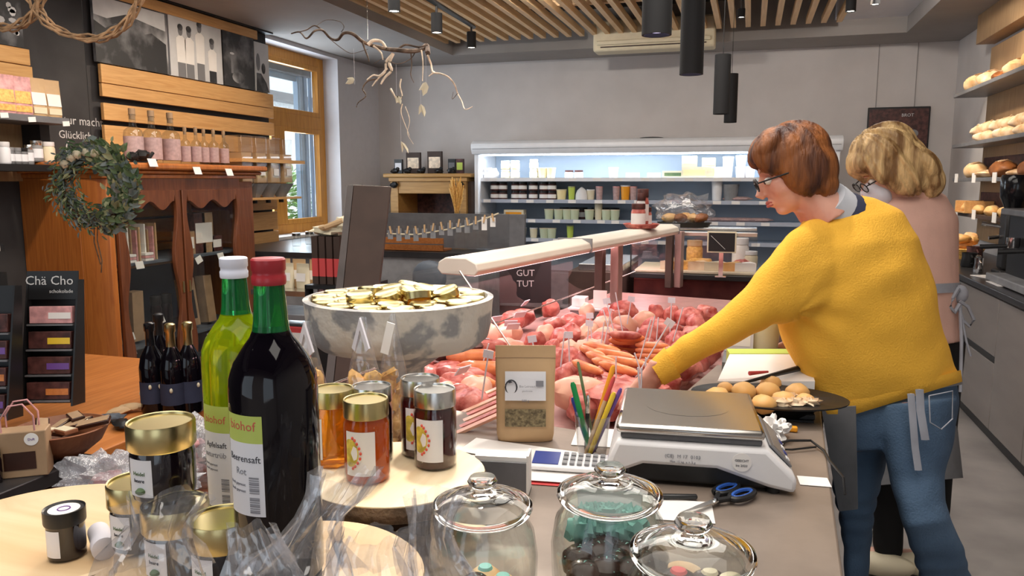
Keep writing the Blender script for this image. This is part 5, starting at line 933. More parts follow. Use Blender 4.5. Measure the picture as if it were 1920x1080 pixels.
# ================================================================ STONE PEDESTAL BOWL
dB = 1.62; c = D(749, 556, dB); zt = c.z
t = thing('stone_bowl', 'weathered grey stone pedestal bowl filled with gold lidded jars', 'bowl', (c.x, c.y, CT)); H = zt-CT; Rb = .197
MB().lathe([(.07, 0), (.065, .02), (.045, .05), (.05, H-.15), (.10, H-.115), (Rb-.03, H-.098), (Rb-.012, H-.082), (Rb-.005, H-.055), (Rb-.002, H-.012), (Rb, H), (Rb-.012, H+.002), (Rb-.018, H-.015), (Rb-.03, H-.045), (0, H-.05)], n=48).build('bowl', 'concrete', t)
sb = t; k = 0
pr = thing('small_gold_jar', '', 'jar'); MB().lathe([(.024, 0), (.026, .004), (.026, .03)], n=16).build('glass_body', 'honey', pr); MB().lathe([(.027, .028), (.0275, .042), (.025, .045), (.018, .043), (0, .043)], n=20).build('lid', 'gold', pr)
for ring_r, nn_ in ((0.0, 1), (.058, 6), (.112, 11), (.155, 15)):
    for i in range(nn_):
        a = 2*PI*i/nn_+ring_r*9; o = pr if k == 0 else dup(pr); k += 1
        o.location = (c.x+ring_r*math.cos(a), c.y+ring_r*math.sin(a), zt-.044+random.uniform(0, .004)); o['group'] = 'gold lidded jars in the stone bowl'; o['label'] = 'small jar with gold lid standing in the stone bowl'
for i in range(9):
    a = 2.4*i; rr = .02+.011*i; o = dup(pr, (c.x+rr*math.cos(a), c.y+rr*math.sin(a), zt-.026)); o.rotation_euler = (.25*math.sin(i), .25*math.cos(i*2), 0); o['label'] = 'small gold lidded jar heaped on top in the stone bowl'; o['group'] = 'gold lidded jars heaped in the stone bowl'
# ---- cellophane bags with dried snacks
def snackbag(px, py_top, py_bot, d, w_, lb, content, grp=None, tagm=None, clip=True):
    tp, bt = D(px, py_top, d), D(px, py_bot, d); t = thing('snack_bag', lb, 'bag', (bt.x, bt.y, CT)); H = tp.z-CT; mb = MB(); rs = []; n = 20
    for z, q, b in ((0, .8, .8), (.1, 1, 1), (.45, .9, .9), (.72, .55, .45), (.9, .28, .15), (1, .16, .05)):
        rs.append([Vector((w_/2*q*math.cos(2*PI*i/n)*(1+.06*math.sin(7*i+z*5)), w_*.38*b*math.sin(2*PI*i/n)*(1+.06*math.cos(5*i+z*9)), H*z)) for i in range(n)])
    mb.rings(rs).build('film', 'film', t)
    for i in range(22):
        a = random.uniform(0, 6.28); zq = random.uniform(.02, H*.62); kq = 1-.75*zq/H; MB().ell((w_*.24*kq*math.cos(a), w_*.15*kq*math.sin(a), zq), (w_*.15, w_*.12, w_*.28), rotm(random.uniform(-1, 1), random.uniform(-1, 1), a), amp=.4, seed=i, nu=10, nv=7).build('snack', content, t)
    if clip: MB().prism([(-w_*.17, H*.82), (0, H*1.0), (w_*.17, H*.82), (w_*.11, H*.80), (0, H*.93), (-w_*.11, H*.80)], -.012, -.006, Matrix(((1, 0, 0, 0), (0, 0, 1, 0), (0, 1, 0, 0), (0, 0, 0, 1)))).build('paper_fold', 'mask', t)
    if tagm: MB().cb((.0, -.02, H*.86), (.016, .002, .06), rotm(0, .25, 0)).build('hang_tag', 'paper', t)
    return t
snackbag(584, 596, 830, 1.42, .10, 'pointed cellophane bag of orange snacks nearest the green bottle', 'noodle'); snackbag(686, 588, 830, 1.42, .10, 'pointed cellophane bag of orange snacks behind the honey jars', 'noodle'); snackbag(740, 582, 820, 1.46, .085, 'cellophane bag of orange snacks with white hang tag', 'noodle', tagm=1, clip=False)
q = D(612, 628, 2.2); tag(MB().cb((0, 0, 0), (.05, .004, .035), rotm(0, .2, 0)).build('yellow_card', 'leaf_pale', at=q), 'small yellow-green card hanging behind the snack bags', 'card')
# ================================================================ FOREGROUND WOOD BOARDS
def board(px, py, z, R, h, lb, m_='slice_wood', bark=True, sy=1.0, nm='wood_slice', stand=None, zb=None):
    c = Z(px, py, z); t = thing(nm, lb, 'wooden board', (c.x, c.y, z-h))
    MB().lathe([(R*.985, .0), (R, h*.5), (R*.99, h*.95), (R*.97, h)], n=56, wob=.012, sy=sy).build('slab', m_, t)
    if bark: MB().lathe([(R*.992, h*.02), (R*1.02, h*.3), (R*1.02, h*.6), (R*.985, h*.96)], n=56, wob=.014, sy=sy, cap=False).build('bark_rim', 'bark', t)
    return t
ws = board(742, 882, 1.04, .142, .028, 'round birch slice with bark rim under the honey jars')
q = Z(735, 900, 1.0); t = thing('riser', 'dark wooden riser box under the birch slice', 'box', (q.x, q.y, CT)); MB().box(-.105, .10, -.085, .09, 0, .06).build('box', 'dark_brown', t, bevel=.003)
b2 = board(560, 1075, 1.03, .150, .022, 'pale wooden board under the clear gift bags in front', 'pale_wood', False)
q = b2.location; t = thing('riser', 'dark riser block under the pale board in front', 'box', (q.x, q.y, CT)); MB().lathe([(.09, 0), (.09, q.z-CT-.001)], n=24).build('block', 'dark_brown', t)
b3 = Z(95, 995, 1.05); t = thing('wooden_dish', 'large pale turned wooden dish at the lower left corner', 'dish', (b3.x, b3.y, 1.0)); MB().lathe([(.10, 0), (.15, .01), (.162, .034), (.165, .05), (.159, .051), (.145, .040), (.05, .034), (0, .033)], n=64, sy=.95).build('dish', 'pale_wood', t)
th = thing('raised_plinth', 'low grey-brown plinth on the counter carrying the foreground boards', 'plinth', (-.75, .7, .951)); MB().box(-1.08, -.42, .32, .90, .951, .999).build('slab', 'counter', th, world=True, bevel=.004)
# ================================================================ JARS
def hjar(px, pyb, z, d, r, h, body, lid, lb, lab=None, nm='honey_jar', lidh=.027, logo=True, la=None, prt=None):
    c = Z(px, pyb, z) if d is None else D(px, pyb, d); c.z = z; c += Vector((c.x, c.y, 0)).normalized()*r; t = thing(nm, lb, 'jar', (c.x, c.y, z))
    b = h-lidh+.002
    MB().lathe([(r*.80, .0), (r*.93, .003), (r*.97, .012), (r*.97, b-.014), (r*.86, b-.003), (r*.86, b)], n=36).build('contents', body, t)
    MB().lathe([(r*.82, -.0), (r*.96, .001), (r, .010), (r, b-.012), (r*.90, b)], n=36, cap=False).build('glass_body', 'glass', t)
    MB().lathe([(r*.955, h-lidh), (r*.98, h-lidh+.001), (r*.98, h-.003), (r*.955, h), (r*.90, h-.0005), (r*.88, h-.003), (0, h-.003)], n=40).build('lid', lid, t)
    if lab:
        a = camang(c) if la is None else camang(c)+la
        w_ = .62; cylpatch(r*1.012, h*.12, h*.66, a-1.0, a+.35).build('paper_label', lab, t)
        if logo:
            cylell(r*1.02, a-.78, h*.40, .42, h*.17, cut=a-.98).build('yellow_fruit_print', 'yellow_print', t)
            for k in range(9): MB().ell((r*1.018*math.cos(a-.76+.46*math.cos(-1.3+k*.33)+.03*math.sin(k*5)), r*1.018*math.sin(a-.76+.46*math.cos(-1.3+k*.33)+.03*math.sin(k*5)), h*.40+h*.19*math.sin(-1.3+k*.33)), (.0022, .0022, .0026), nu=8, nv=5).build('berry_print', 'red_print', t)
    return t
hjar(690, 912, 1.041, None, .0355, .128, 'amber', 'gold', 'amber honey jar with gold lid at the front of the birch slice', 'label')
hjar(628, 880, 1.041, None, .0355, .125, 'honey', 'gold', 'orange honey jar with gold lid at the back left of the birch slice', 'label', logo=False, la=-.9)
hjar(700, 872, 1.041, None, .034, .125, 'black_jam', 'silver', 'dark jar with silver lid hidden behind the amber jar')
hjar(817, 885, 1.041, None, .035, .128, 'dark_jam', 'silver', 'dark red jam jar with silver lid at the right of the birch slice', 'label')
hjar(790, 862, 1.041, None, .034, .132, 'dark_jam', 'silver', 'dark jam jar with silver lid behind the right front jam jar', 'label', la=.2)
# stacked black jars on the left
def bjar(px, d, z, r, h, lb, lab=True):
    c = D(px, 900, d); t = thing('jam_jar', lb, 'jar', (c.x, c.y, z)); a = camang(c); lidh = .030
    MB().lathe([(r*.7, 0), (r*.90, .004), (r*.94, .012), (r*.94, h-lidh-.008), (r*.88, h-lidh+.003)], n=40).build('glass_body', 'black_jam', t)
    MB().lathe([(r*.96, h-lidh), (r, h-lidh+.002), (r, h-.003), (r*.97, h), (r*.92, h-.0005), (r*.90, h-.003), (0, h-.0035)], n=44).build('lid', 'gold', t)
    if lab:
        cylpatch(r*.955, h*.12, h*.60, a-1.25, a-.35).build('paper_label', 'label', t); text('Heidel', h*.07, 'leaf', T((0, 0, h*.42)), t, cyl=(r*.96, a-.8)); text('beere', h*.07, 'ink', T((0, 0, h*.33)), t, cyl=(r*.96, a-.8)); MB().ell((r*.96*math.cos(a-.75), r*.96*math.sin(a-.75), h*.20), (.006, .006, .004), nu=8, nv=5).build('leaf_print', 'leaf', t)
    return t
zz = 1.0
j1 = bjar(412, .84, 1.052, .036, .085, 'dark jam jar with gold lid below right of the stacked one')
j2 = bjar(325, .88, 1.052, .037, .085, 'dark jam jar with gold lid carrying the stacked jar')
j3 = bjar(258, .95, 1.052, .036, .085, 'dark jam jar with gold lid at the back left of the cluster')
j4 = bjar(308, .90, 1.138, .0375, .090, 'dark jam jar with gold lid stacked on top of the others')
t = thing('riser', 'small pale wooden block under the stacked dark jars', 'block', (D(340, 980, .86).x, D(340, 980, .86).y, 1.0)); MB().lathe([(.115, 0), (.115, .051)], n=32).build('block', 'pale_wood', t)
# small black jar in the dish
c = Z(127, 1040, 1.037); t = thing('small_black_jar', 'small black jar with round white lid sticker in the wooden dish', 'jar', (c.x, c.y, c.z)); hh = .060
MB().lathe([(.020, 0), (.022, .002), (.022, .046)], n=28).build('body', 'black_jam', t); MB().lathe([(.0235, .044), (.0240, .046), (.0240, .062), (.022, hh), (0, hh)], n=28).build('lid', 'black', t); MB().lathe([(.018, hh), (.018, hh+.0006)], n=24).build('lid_sticker', 'paper', t)
MB().tube([(.007*math.cos(a), .007*math.sin(a), hh+.0008) for a in [2*PI*k/16 for k in range(17)]], .0009, 5).build('ring_print', 'purple_p', t); a = camang(c); cylpatch(.0224, .006, .040, a-1.3, a-.35).build('paper_label', 'label', t)
c = Z(190, 1012, 1.052); t = thing('small_roll', 'small silver lidded tube lying beside the little black jar', 'tube', (c.x, c.y, 1.052)); MB().lathe([(.012, -.03), (.013, -.028), (.013, .012), (.0145, .013), (.0145, .03), (.012, .031)], n=20, mx=rotm(PI/2, 0, .9)).build('tube', 'mask', t)
# ================================================================ BOTTLES
def bottle(px, d, z, H, r, lb, cont, capm, front):
    c = D(px, 800, d); t = thing('juice_bottle', lb, 'bottle', (c.x, c.y, z)); a = camang(c); L_ = H
    lb0, lb1, lb2 = (.24, .465, .548) if front else (.03, .335, .44)
    MB().lathe([(r*.9, 0), (r, .006), (r, L_*.60), (r*.975, L_*.64), (r*.86, L_*.685), (r*.62, L_*.735), (r*.48, L_*.76), (r*.42, L_*.78)], n=48).build('body', cont, t)
    MB().lathe([(r*.425, L_*.775), (r*.385, L_*.81), (r*.33, L_*.93)], n=36).build('neck', 'bottle_green_neck', t)
    MB().lathe([(r*.37, L_*.92), (r*.385, L_*.925), (r*.385, L_*.945), (r*.36, L_*.95), (r*.36, L_*.96), (r*.385, L_*.965), (r*.385, L_*.995), (r*.35, L_), (0, L_)], n=36).build('cap', capm, t)
    a0, a1 = a-1.35, a-.28; R_ = r*1.006
    cylpatch(R_, L_*lb0, L_*lb1, a0, a1, 14).build('paper_label', 'label', t); cylpatch(R_, L_*lb1, L_*lb2, a0, a1, 14).build('label_top', 'label_green', t)
    am = a-.62
    text('biohof', .0135, 'ink_red', T((0, 0, L_*(lb1+.05))), t, cyl=(R_, am-.2), depth=.0002)
    text('Beerensaft' if front else 'Apfelsaft', .0098, 'ink', T((0, 0, L_*(lb1-.05))), t, cyl=(R_, am-.19)); text('Rot' if front else 'naturtrüb', .0098, 'ink_grey', T((0, 0, L_*(lb1-.09))), t, cyl=(R_, am-.25))
    for k in range(2): text('frisch gepresst', .0042, 'ink_grey', T((0, 0, L_*(lb1-.13-.02*k))), t, cyl=(R_, am-.40))
    mb = MB()
    for k in range(16):
        z0 = L_*(lb0+.01)+k*L_*.0065+(.003 if k > 7 else 0); q = cylpatch(R_+.0004, z0, z0+L_*(.003+.002*(k % 3 == 0)), am-.02, am+.22, 3); mb.v += [Vector(v) for v in []]; mb.add(q.v, q.f)
    mb.build('barcode', 'ink_grey', t)
    return t
bottle(516, .80, 1.09, .334, .0445, 'large dark juice bottle with red cap in the foreground', 'bottle_dark', 'red_capm', True)
bottle(453, 1.0, 1.083, .323, .0445, 'yellow-green juice bottle with white cap behind the dark bottle', 'bottle_lime', 'white_capm', False)
for (px, d, z, lb) in ((516, .80, 1.09, 'dark riser block under the dark juice bottle'), (453, 1.0, 1.083, 'dark riser block under the green juice bottle')):
    c = D(px, 800, d); t = thing('riser', lb, 'block', (c.x, c.y, 1.0)); MB().lathe([(.042, 0), (.042, z-1.001)], n=24).build('block', 'counter_dark', t)
# ================================================================ GLASS STORAGE JARS WITH SWEETS
def gjar(px, pyl, d, R, lb, Hs=.17):
    c = D(px, pyl, d); zl = c.z; t = thing('glass_jar', lb, 'glass jar', (c.x, c.y, CT)); H = zl-CT
    MB().lathe([(R*.80, 0), (R*.98, .012), (R*1.08, .04), (R*1.10, H*.55), (R*1.02, H*.78), (R*.84, H-.012), (R*.82, H-.004)], n=56, cap=False).build('body', 'jar_glass', t)
    MB().lathe([(R*.77, .006), (R*.95, .018), (R*1.04, .042), (R*1.06, H*.55), (R*.98, H*.78), (R*.80, H-.012)], n=56, cap=False).build('inner_wall', 'glass', t); MB().lathe([(R*.8, 0), (R*.8, .006)], n=40).build('base', 'jar_glass', t)
    ld = MB(); ld.lathe([(0, H+.014), (R*.5, H+.011), (R*.78, H+.005), (R*.86, H-.002), (R*.96, H-.006), (R, H), (R*.985, H+.005), (R*.80, H+.011), (R*.5, H+.017), (R*.22, H+.020), (R*.16, H+.022), (R*.15, H+.026), (R*.26, H+.029), (R*.30, H+.034), (R*.25, H+.040), (0, H+.041)], n=56); lid = ld.build('lid', 'lid_glass', t)
    MB().lathe([(R*.80, H-.014), (R*.83, H-.010), (R*.83, H-.002)], n=48, cap=False).build('seal_ring', 'jar_glass', lid)
    return t, c, H
sw_n = 0
def sweets(t, c, H, R, top, cols, nm, lbls, n=9, r_=.021):
    for i in range(n):
        a = i*2.4; rr = R*.78*math.sqrt((i+.5)/n)
        o = thing(nm, lbls, 'sweet', (c.x+rr*math.cos(a), c.y+rr*math.sin(a), CT+top+.002*(i % 3)), a, lbls.split(',')[0]+' group')
        MB().lathe([(r_*.92, -r_*.6), (r_, -r_*.1), (r_*.95, r_*.3), (r_*.6, r_*.62), (0, r_*.72)], n=18).build('coating', cols[i % len(cols)][0], o)
        q = cols[i % len(cols)][1]
        if q == 'lines':
            for k in (-1, 0, 1): MB().tube([(-r_*.8, k*r_*.45, r_*.30), (0, k*r_*.4, r_*.74-abs(k)*r_*.1), (r_*.8, k*r_*.45, r_*.30)], .0009, 5).build('icing', 'mint', o)
        elif q: MB().lathe([(r_*.5, r_*.62), (r_*.4, r_*.82), (0, r_*.86)], n=12).build('topping', q, o)
g, c, H = gjar(1143, 928, 1.00, .0685, 'tall lidded glass jar of dark pralines, middle of three')
sweets(g, c, H, .068, .055, [('choc', 'lines')], 'praline', 'dark praline with mint icing lines in the middle glass jar', 9, .024)
sweets(g, c, H, .068, .018, [('choc', None)], 'praline', 'dark praline in the lower layer of the middle glass jar', 9, .022)
for k in range(8):
    a = camang(c)+PI+(-.9+.25*k); put(MB().ell((0, 0, .01), (.016, .012, .02), amp=.9, fr=20, seed=k).mesh('paper', 'mint'), 'tissue_paper', (c.x+.055*math.cos(a), c.y+.055*math.sin(a), CT+.072), 'crumpled mint tissue paper scrap at the back inside the middle glass jar', 'tissue', 'mint tissue scraps in the middle glass jar')
q = D(1150, 985, 1.09); tag(cylpatch(.060, 0, .05, camang(c)+PI-.9, camang(c)+PI+.9).build('white_label', 'paper', at=(c.x, c.y, CT+.085)), 'white paper label on the back of the middle glass jar', 'label')
g, c, H = gjar(905, 950, .98, .064, 'lidded glass jar at the left of the three, nearly empty')
sweets(g, c, H, .064, .022, [('bread', 'mint'), ('choc', 'lines'), ('flour_bread', None)], 'praline', 'mixed praline at the bottom of the left glass jar', 9, .021)
g, c, H = gjar(1298, 1038, .82, .0665, 'lidded glass jar of mixed pralines nearest the camera')
sweets(g, c, H, .066, H-.055, [('cream', None), ('choc', 'red_pack'), ('flour_bread', None), ('choc', 'cream')], 'praline', 'mixed cream and red praline in the nearest glass jar', 9, .021); sweets(g, c, H, .066, .018, [('choc', 'mint')], 'praline', 'dark praline at the bottom of the nearest glass jar', 9, .022); sweets(g, c, H, .066, H-.09, [('choc', None)], 'praline', 'chocolate praline in the lower layer of the nearest glass jar', 9, .022)
# ================================================================ CELLOPHANE GIFT BAGS IN FRONT
def cello(pts, d, lb, thick=.05, folds=9, seed=0):
    """crumpled film tube: pts = (centre px, py, half width px)"""
    rs = []; n = 56; c0 = D(pts[-1][0], pts[-1][1], d); t = thing('clear_bag', lb, 'bag', c0); t.location.z = 1.035 if c0.z < 1.035 else c0.z
    for k, (px, py, hw) in enumerate(pts):
        c = D(px, py, d); w_ = hw/F*d
        r_ = []
        for i in range(n):
            a = 2*PI*i/n; fo = 1+.16*math.sin(folds*a+seed+k*.35)+.10*math.sin(folds*1.7*a+seed*2-k*.6)+.06*noise.noise(Vector((a*3, k*.9, seed)))
            r_.append(c+RT*w_*math.cos(a)*fo+FW*thick*math.sin(a)*fo*(w_/.05)+Vector((0, 0, .004*math.sin(5*a+k))))
        rs.append(r_)
    MB().rings(rs, cap=False).build('film', 'film', t, world=True); return t
cello([(310, 935, 78), (305, 960, 66), (300, 985, 52), (290, 1010, 60), (285, 1045, 82), (290, 1085, 95)], .72, 'clear cellophane bag in front of the stacked dark jars', .045, 7, 1)
tc_ = cello([(650, 885, 62), (630, 930, 52), (600, 970, 40), (580, 1010, 52), (560, 1050, 90), (560, 1090, 110)], .70, 'clear cellophane bag with fanned top before the dark bottle', .045, 10, 2)
cello([(470, 990, 40), (480, 1020, 46), (490, 1050, 58), (495, 1085, 70)], .66, 'clear crumpled cellophane bag at the bottom centre left', .04, 8, 3)
cello([(820, 925, 52), (812, 960, 40), (808, 1000, 38), (815, 1040, 48), (830, 1085, 62)], .78, 'clear cellophane bag left of the glass jars', .035, 9, 4)
cello([(700, 1000, 60), (690, 1030, 64), (690, 1060, 74), (690, 1090, 84)], .68, 'clear cellophane bag at the bottom centre', .04, 8, 5)
# bubble wrap on the low table
c = Z(195, 905, .75); c.z = .70; t = thing('bubble_wrap', 'crumpled clear bubble wrap bag behind the wooden dish', 'bag', (c.x+.05, c.y-.02, .721)); MB().ell((0, 0, .055), (.11, .07, .055), amp=.8, fr=14, nu=40, nv=24).ell((.12, .02, .045), (.09, .06, .045), amp=.8, fr=14, nu=36, nv=20, seed=4).build('film', 'bubble', t)
MB().ell((.02, .0, .04), (.08, .05, .035), amp=.4, nu=20).build('contents', 'pink_pack', t)
c = Z(385, 870, .75); t = thing('net_bag', 'clear bag of reddish sweets behind the dark jars', 'bag', (c.x, c.y, .70)); MB().ell((0, 0, .09), (.10, .08, .09), amp=.5, nu=30, nv=18).build('film', 'bubble', t)
for i in range(12): a = i*2.4; MB().ell((.02*math.sqrt(i)*math.cos(a), .02*math.sqrt(i)*math.sin(a), .03+.01*i), (.02, .015, .012), amp=.3, seed=i).build('sweet', ('pink_pack', 'choc')[i % 2], t)
MB().box(c.x-.15, c.x+.15, c.y-.15, c.y+.15, 0, .70).build('pedestal', 'bowl_wood', t, world=True)
# ================================================================ PEOPLE
FH = Vector((FW.x, FW.y, 0)).normalized(); UZ = Vector((0, 0, 1))
def ringp(L_, R_, d, b, n=24, e=.85, dR=None):
    a, c = D(L_[0], L_[1], d), D(R_[0], R_[1], dR or d); m = (a+c)/2; A = (c-a)/2; pts = []; B_ = (m-CAM).normalized()
    for i in range(n):
        t_ = 2*PI*i/n; co, si = math.cos(t_), math.sin(t_)
        pts.append(m+A*math.copysign(abs(co)**e, co)+B_*b*math.copysign(abs(si)**e, si))
    return pts
def sweep(mb, lst, **k): mb.rings([ringp(*l, **k) for l in lst]); return mb
def shrink(lst, q):
    out = []
    for l in lst:
        L_, R_ = Vector(l[0]), Vector(l[1]); m = (L_+R_)/2; out.append((tuple(m+(L_-m)*q), tuple(m+(R_-m)*q), l[2], l[3]*q)+tuple(l[4:]))
    return out
def remesh(mb, name, m, parent, vox, it=6, world=True, fold=None):
    me = mb.mesh('t', m); tmp = bpy.data.objects.new('t', me); COL.objects.link(tmp)
    r = tmp.modifiers.new('r', 'REMESH'); r.mode = 'VOXEL'; r.voxel_size = vox; r.use_smooth_shade = True
    s_ = tmp.modifiers.new('s', 'SMOOTH'); s_.factor = .5; s_.iterations = it
    dg = bpy.context.evaluated_depsgraph_get(); dg.update(); me2 = bpy.data.meshes.new_from_object(tmp.evaluated_get(dg)); bpy.data.objects.remove(tmp)
    me2.materials.clear(); me2.materials.append(M[m])
    if fold:
        nm = [v.normal.copy() for v in me2.vertices]
        for v, n_ in zip(me2.vertices, nm): v.co = v.co+n_*fold(v.co)
    off = wloc(parent) if world else Vector((0, 0, 0))
    for v in me2.vertices: v.co -= off
    me2.shade_smooth(); me2.name = name; o = bpy.data.objects.new(name, me2); COL.objects.link(o); o.parent = parent; return o
def headmx(px, py, d, pitch, away, s_=1.0, roll=0):
    c = D(px, py, d); f = (-RT*math.cos(away)+FH*math.sin(away)); f = (f*math.cos(pitch)-UZ*math.sin(pitch)).normalized(); l = UZ.cross(f).normalized(); u = f.cross(l)
    u2 = u*math.cos(roll)+l*math.sin(roll); l2 = l*math.cos(roll)-u*math.sin(roll)
    return Matrix(((f.x*s_, l2.x*s_, u2.x*s_, c.x), (f.y*s_, l2.y*s_, u2.y*s_, c.y), (f.z*s_, l2.z*s_, u2.z*s_, c.z), (0, 0, 0, 1)))
def head(mb, H):
    def e(c, r): mb.ell((0, 0, 0), r, None, nu=20, nv=14); n_ = 20*15; mb.v[-n_:] = [H @ (v+Vector(c)) for v in mb.v[-n_:]]
    e((-.012, 0, .035), (.094, .074, .085)); e((.025, 0, -.03), (.062, .056, .08)); e((.052, 0, -.092), (.024, .026, .018)); e((.04, .033, -.03), (.035, .026, .035)); e((.04, -.033, -.03), (.035, .026, .035))
    e((.068, 0, .028), (.022, .048, .020)); e((.078, 0, -.066), (.014, .024, .014)); e((-.005, .072, -.012), (.017, .010, .03)); e((-.005, -.072, -.012), (.017, .010, .03))
    mb.tube([H @ Vector(p) for p in ((.08, 0, .012), (.094, 0, -.012), (.106, 0, -.034), (.092, 0, -.044))], [.009, .0095, .0125, .010], 10)
    mb.tube([H @ Vector((-.02, 0, -.03)), H @ Vector((-.035, 0, -.10)), H @ Vector((-.05, 0, -.16))], [.055, .052, .058], 14)
def face(par, H, lips='lip', mask=False):
    for s_ in (-1, 1):
        o = MB().ell((0, 0, 0), (.0115, .0125, .0105)); o.v = [H @ (v+Vector((.072, .031*s_, -.004))) for v in o.v]; ey = o.build('eye', 'eye_white', par, world=True)
        o = MB().ell((0, 0, 0), (.004, .006, .006), nu=10, nv=6); o.v = [H @ (v+Vector((.082, .031*s_, -.005))) for v in o.v]; o.build('iris', 'salami_dark', ey, world=True)
        o = MB().tube([H @ Vector(p) for p in ((.084, .014*s_, .022), (.083, .032*s_, .027), (.070, .05*s_, .020))], .0028, 6); o.build('eyebrow', 'bread_dark', par, world=True)
    if not mask:
        o = MB()
        for dz in (.003, -.004): o.tube([H @ Vector(p) for p in ((.080, -.022, -.067+dz), (.090, -.008, -.066+dz*1.3), (.092, 0, -.067+dz*1.2), (.090, .008, -.066+dz*1.3), (.080, .022, -.067+dz))], [.002, .0045, .0045, .0045, .002], 8)
        o.build('lips', lips, par, world=True)
def glasses(par, H):
    o = MB()
    for s_ in (-1, 1):
        o.tube([H @ Vector((.104-.012*abs(math.cos(a)*.5+.5*s_)*0-.0*a, .033*s_+.025*math.cos(a), -.006+.017*math.sin(a))) for a in [2*PI*k/18 for k in range(19)]], .0022, 6)
        o.tube([H @ Vector((.102, .057*s_, .0)), H @ Vector((.07, .073*s_, .0)), H @ Vector((-.01, .080*s_, .0))], .0022, 6)
    o.tube([H @ Vector((.106, -.009, -.002)), H @ Vector((.109, 0, .0)), H @ Vector((.106, .009, -.002))], .002, 6)
    g = o.build('glasses', 'black', par, world=True)
    for s_ in (-1, 1): q = MB().lathe([(.022, -.0005), (.022, .0005)], n=18, sy=.7); q.v = [H @ Vector((.104+v.z, .033*s_+v.x, -.006+v.y)) for v in q.v]; q.build('lens', 'glass', g, world=True)
def hand(mb, W, d, side, nrm, s_=1.0, curl=.5):
    """palm from wrist W along d; side = towards the thumb; fingers curl towards nrm"""
    d, side, nrm = Vector(d).normalized(), Vector(side).normalized(), Vector(nrm).normalized()
    P = lambda a, b, c: W+d*a*s_+side*b*s_+nrm*c*s_
    mb.rings([[P(a, w_*math.cos(t_), h*math.sin(t_)) for t_ in [2*PI*k/14 for k in range(14)]] for a, w_, h in ((-.03, .026, .020), (0, .028, .018), (.03, .037, .016), (.06, .042, .015), (.085, .040, .013), (.095, .034, .009))])
    for b, L_ in ((.030, .070), (.010, .078), (-.010, .072), (-.029, .056)):
        pts = [P(.06, b*.9, 0)]; a, c = .088, 0; an = 0
        pts.append(P(a, b, c))
        for q in (.45, .32, .25): an += curl; a += L_*q*math.cos(an); c += L_*q*math.sin(an); pts.append(P(a, b*1.05, c))
        mb.tube(pts, [.009*s_, .0092*s_, .0085*s_, .0078*s_, .006*s_], 10)
    mb.tube([P(.015, .022, .004), P(.035, .045, .012), P(.060, .055, .026), P(.080, .050, .038)], [.013*s_, .012*s_, .0095*s_, .007*s_], 10)
# ---------------------------------------------------------------- woman in yellow
hipc = D(1670, 742, 2.05)
pw = thing('person', 'person in a mustard yellow cardigan and blue jeans bending over the meat counter', 'person', (hipc.x, hipc.y, 0))
tor = [((1535, 372), (1585, 362), 2.04, .04), ((1508, 398), (1640, 372), 2.04, .08), ((1488, 430), (1690, 398), 2.04, .11), ((1470, 475), (1724, 445), 2.03, .125), ((1456, 530), (1745, 500), 2.03, .135), ((1450, 590), (1762, 570), 2.03, .135), ((1478, 655), (1778, 635), 2.04, .13), ((1515, 725), (1792, 690), 2.05, .13), ((1546, 783), (1800, 708), 2.06, .13)]
arm = [((1560, 400), (1640, 560), 1.99, .06), ((1512, 408), (1560, 590), 1.96, .07), ((1468, 442), (1492, 602), 1.93, .068), ((1436, 487), (1450, 606), 1.92, .060), ((1402, 530), (1418, 622), 1.92, .054), ((1355, 578), (1382, 640), 1.92, .048), ((1318, 604), (1350, 660), 1.92, .045), ((1270, 634), (1300, 690), 1.92, .043), ((1230, 660), (1263, 716), 1.92, .043), ((1218, 668), (1249, 722), 1.92, .041), ((1209, 676), (1240, 728), 1.92, .039)]
arm2 = [((1530, 420), (1600, 560), 2.14, .06), ((1480, 500), (1540, 590), 2.20, .05), ((1470, 560), (1520, 620), 2.25, .042), ((1480, 610), (1520, 640), 2.32, .035)]
arm_skin = arm[:7]+[((1282, 645), (1303, 680), 1.92, .026)]
legB = [((1640, 760), (1797, 745), 2.02, .11), ((1655, 830), (1790, 820), 2.0, .105), ((1668, 900), (1772, 890), 1.97, .09), ((1683, 950), (1772, 940), 1.93, .075), ((1695, 990), (1783, 975), 1.91, .07), ((1712, 1040), (1808, 1030), 1.95, .068), ((1728, 1100), (1824, 1090), 2.0, .065), ((1745, 1200), (1828, 1195), 2.06, .055), ((1757, 1345), (1812, 1345), 2.12, .042)]
legA = [((1550, 780), (1700, 765), 2.12, .10), ((1553, 850), (1672, 835), 2.13, .09), ((1562, 910), (1652, 905), 2.13, .08), ((1572, 960), (1640, 958), 2.14, .07), ((1580, 1020), (1634, 1020), 2.16, .06), ((1584, 1090), (1628, 1090), 2.19, .055), ((1588, 1200), (1628, 1200), 2.22, .05), ((1590, 1330), (1620, 1330), 2.24, .038)]
hips = [((1546, 740), (1794, 700), 2.06, .115), ((1548, 790), (1798, 755), 2.06, .12), ((1556, 850), (1788, 835), 2.06, .10)]
HY = headmx(1487, 320, 2.0, math.radians(20), math.radians(14), .93)
body = MB(); head(body, HY)
sweep(body, shrink(tor[:], .88)); sweep(body, shrink(arm_skin, .82)); sweep(body, shrink(arm2, .84)); sweep(body, shrink(hips, .9)); sweep(body, shrink(legA, .86)); sweep(body, shrink(legB, .86))
body.tube([HY @ Vector((-.02, 0, -.08)), D(1532, 390, 2.03), D(1575, 430, 2.03)], [.055, .056, .060], 14)
W = D(1238, 692, 1.92); body.tube([D(1270, 669, 1.92), W, D(1220, 708, 1.92)], [.022, .023, .025], 12)
W = D(1225, 694, 1.91); hand(body, W, D(1200, 734, 1.92)-W, RT+FH*.35, FH-RT*.2, 1.0, .36)
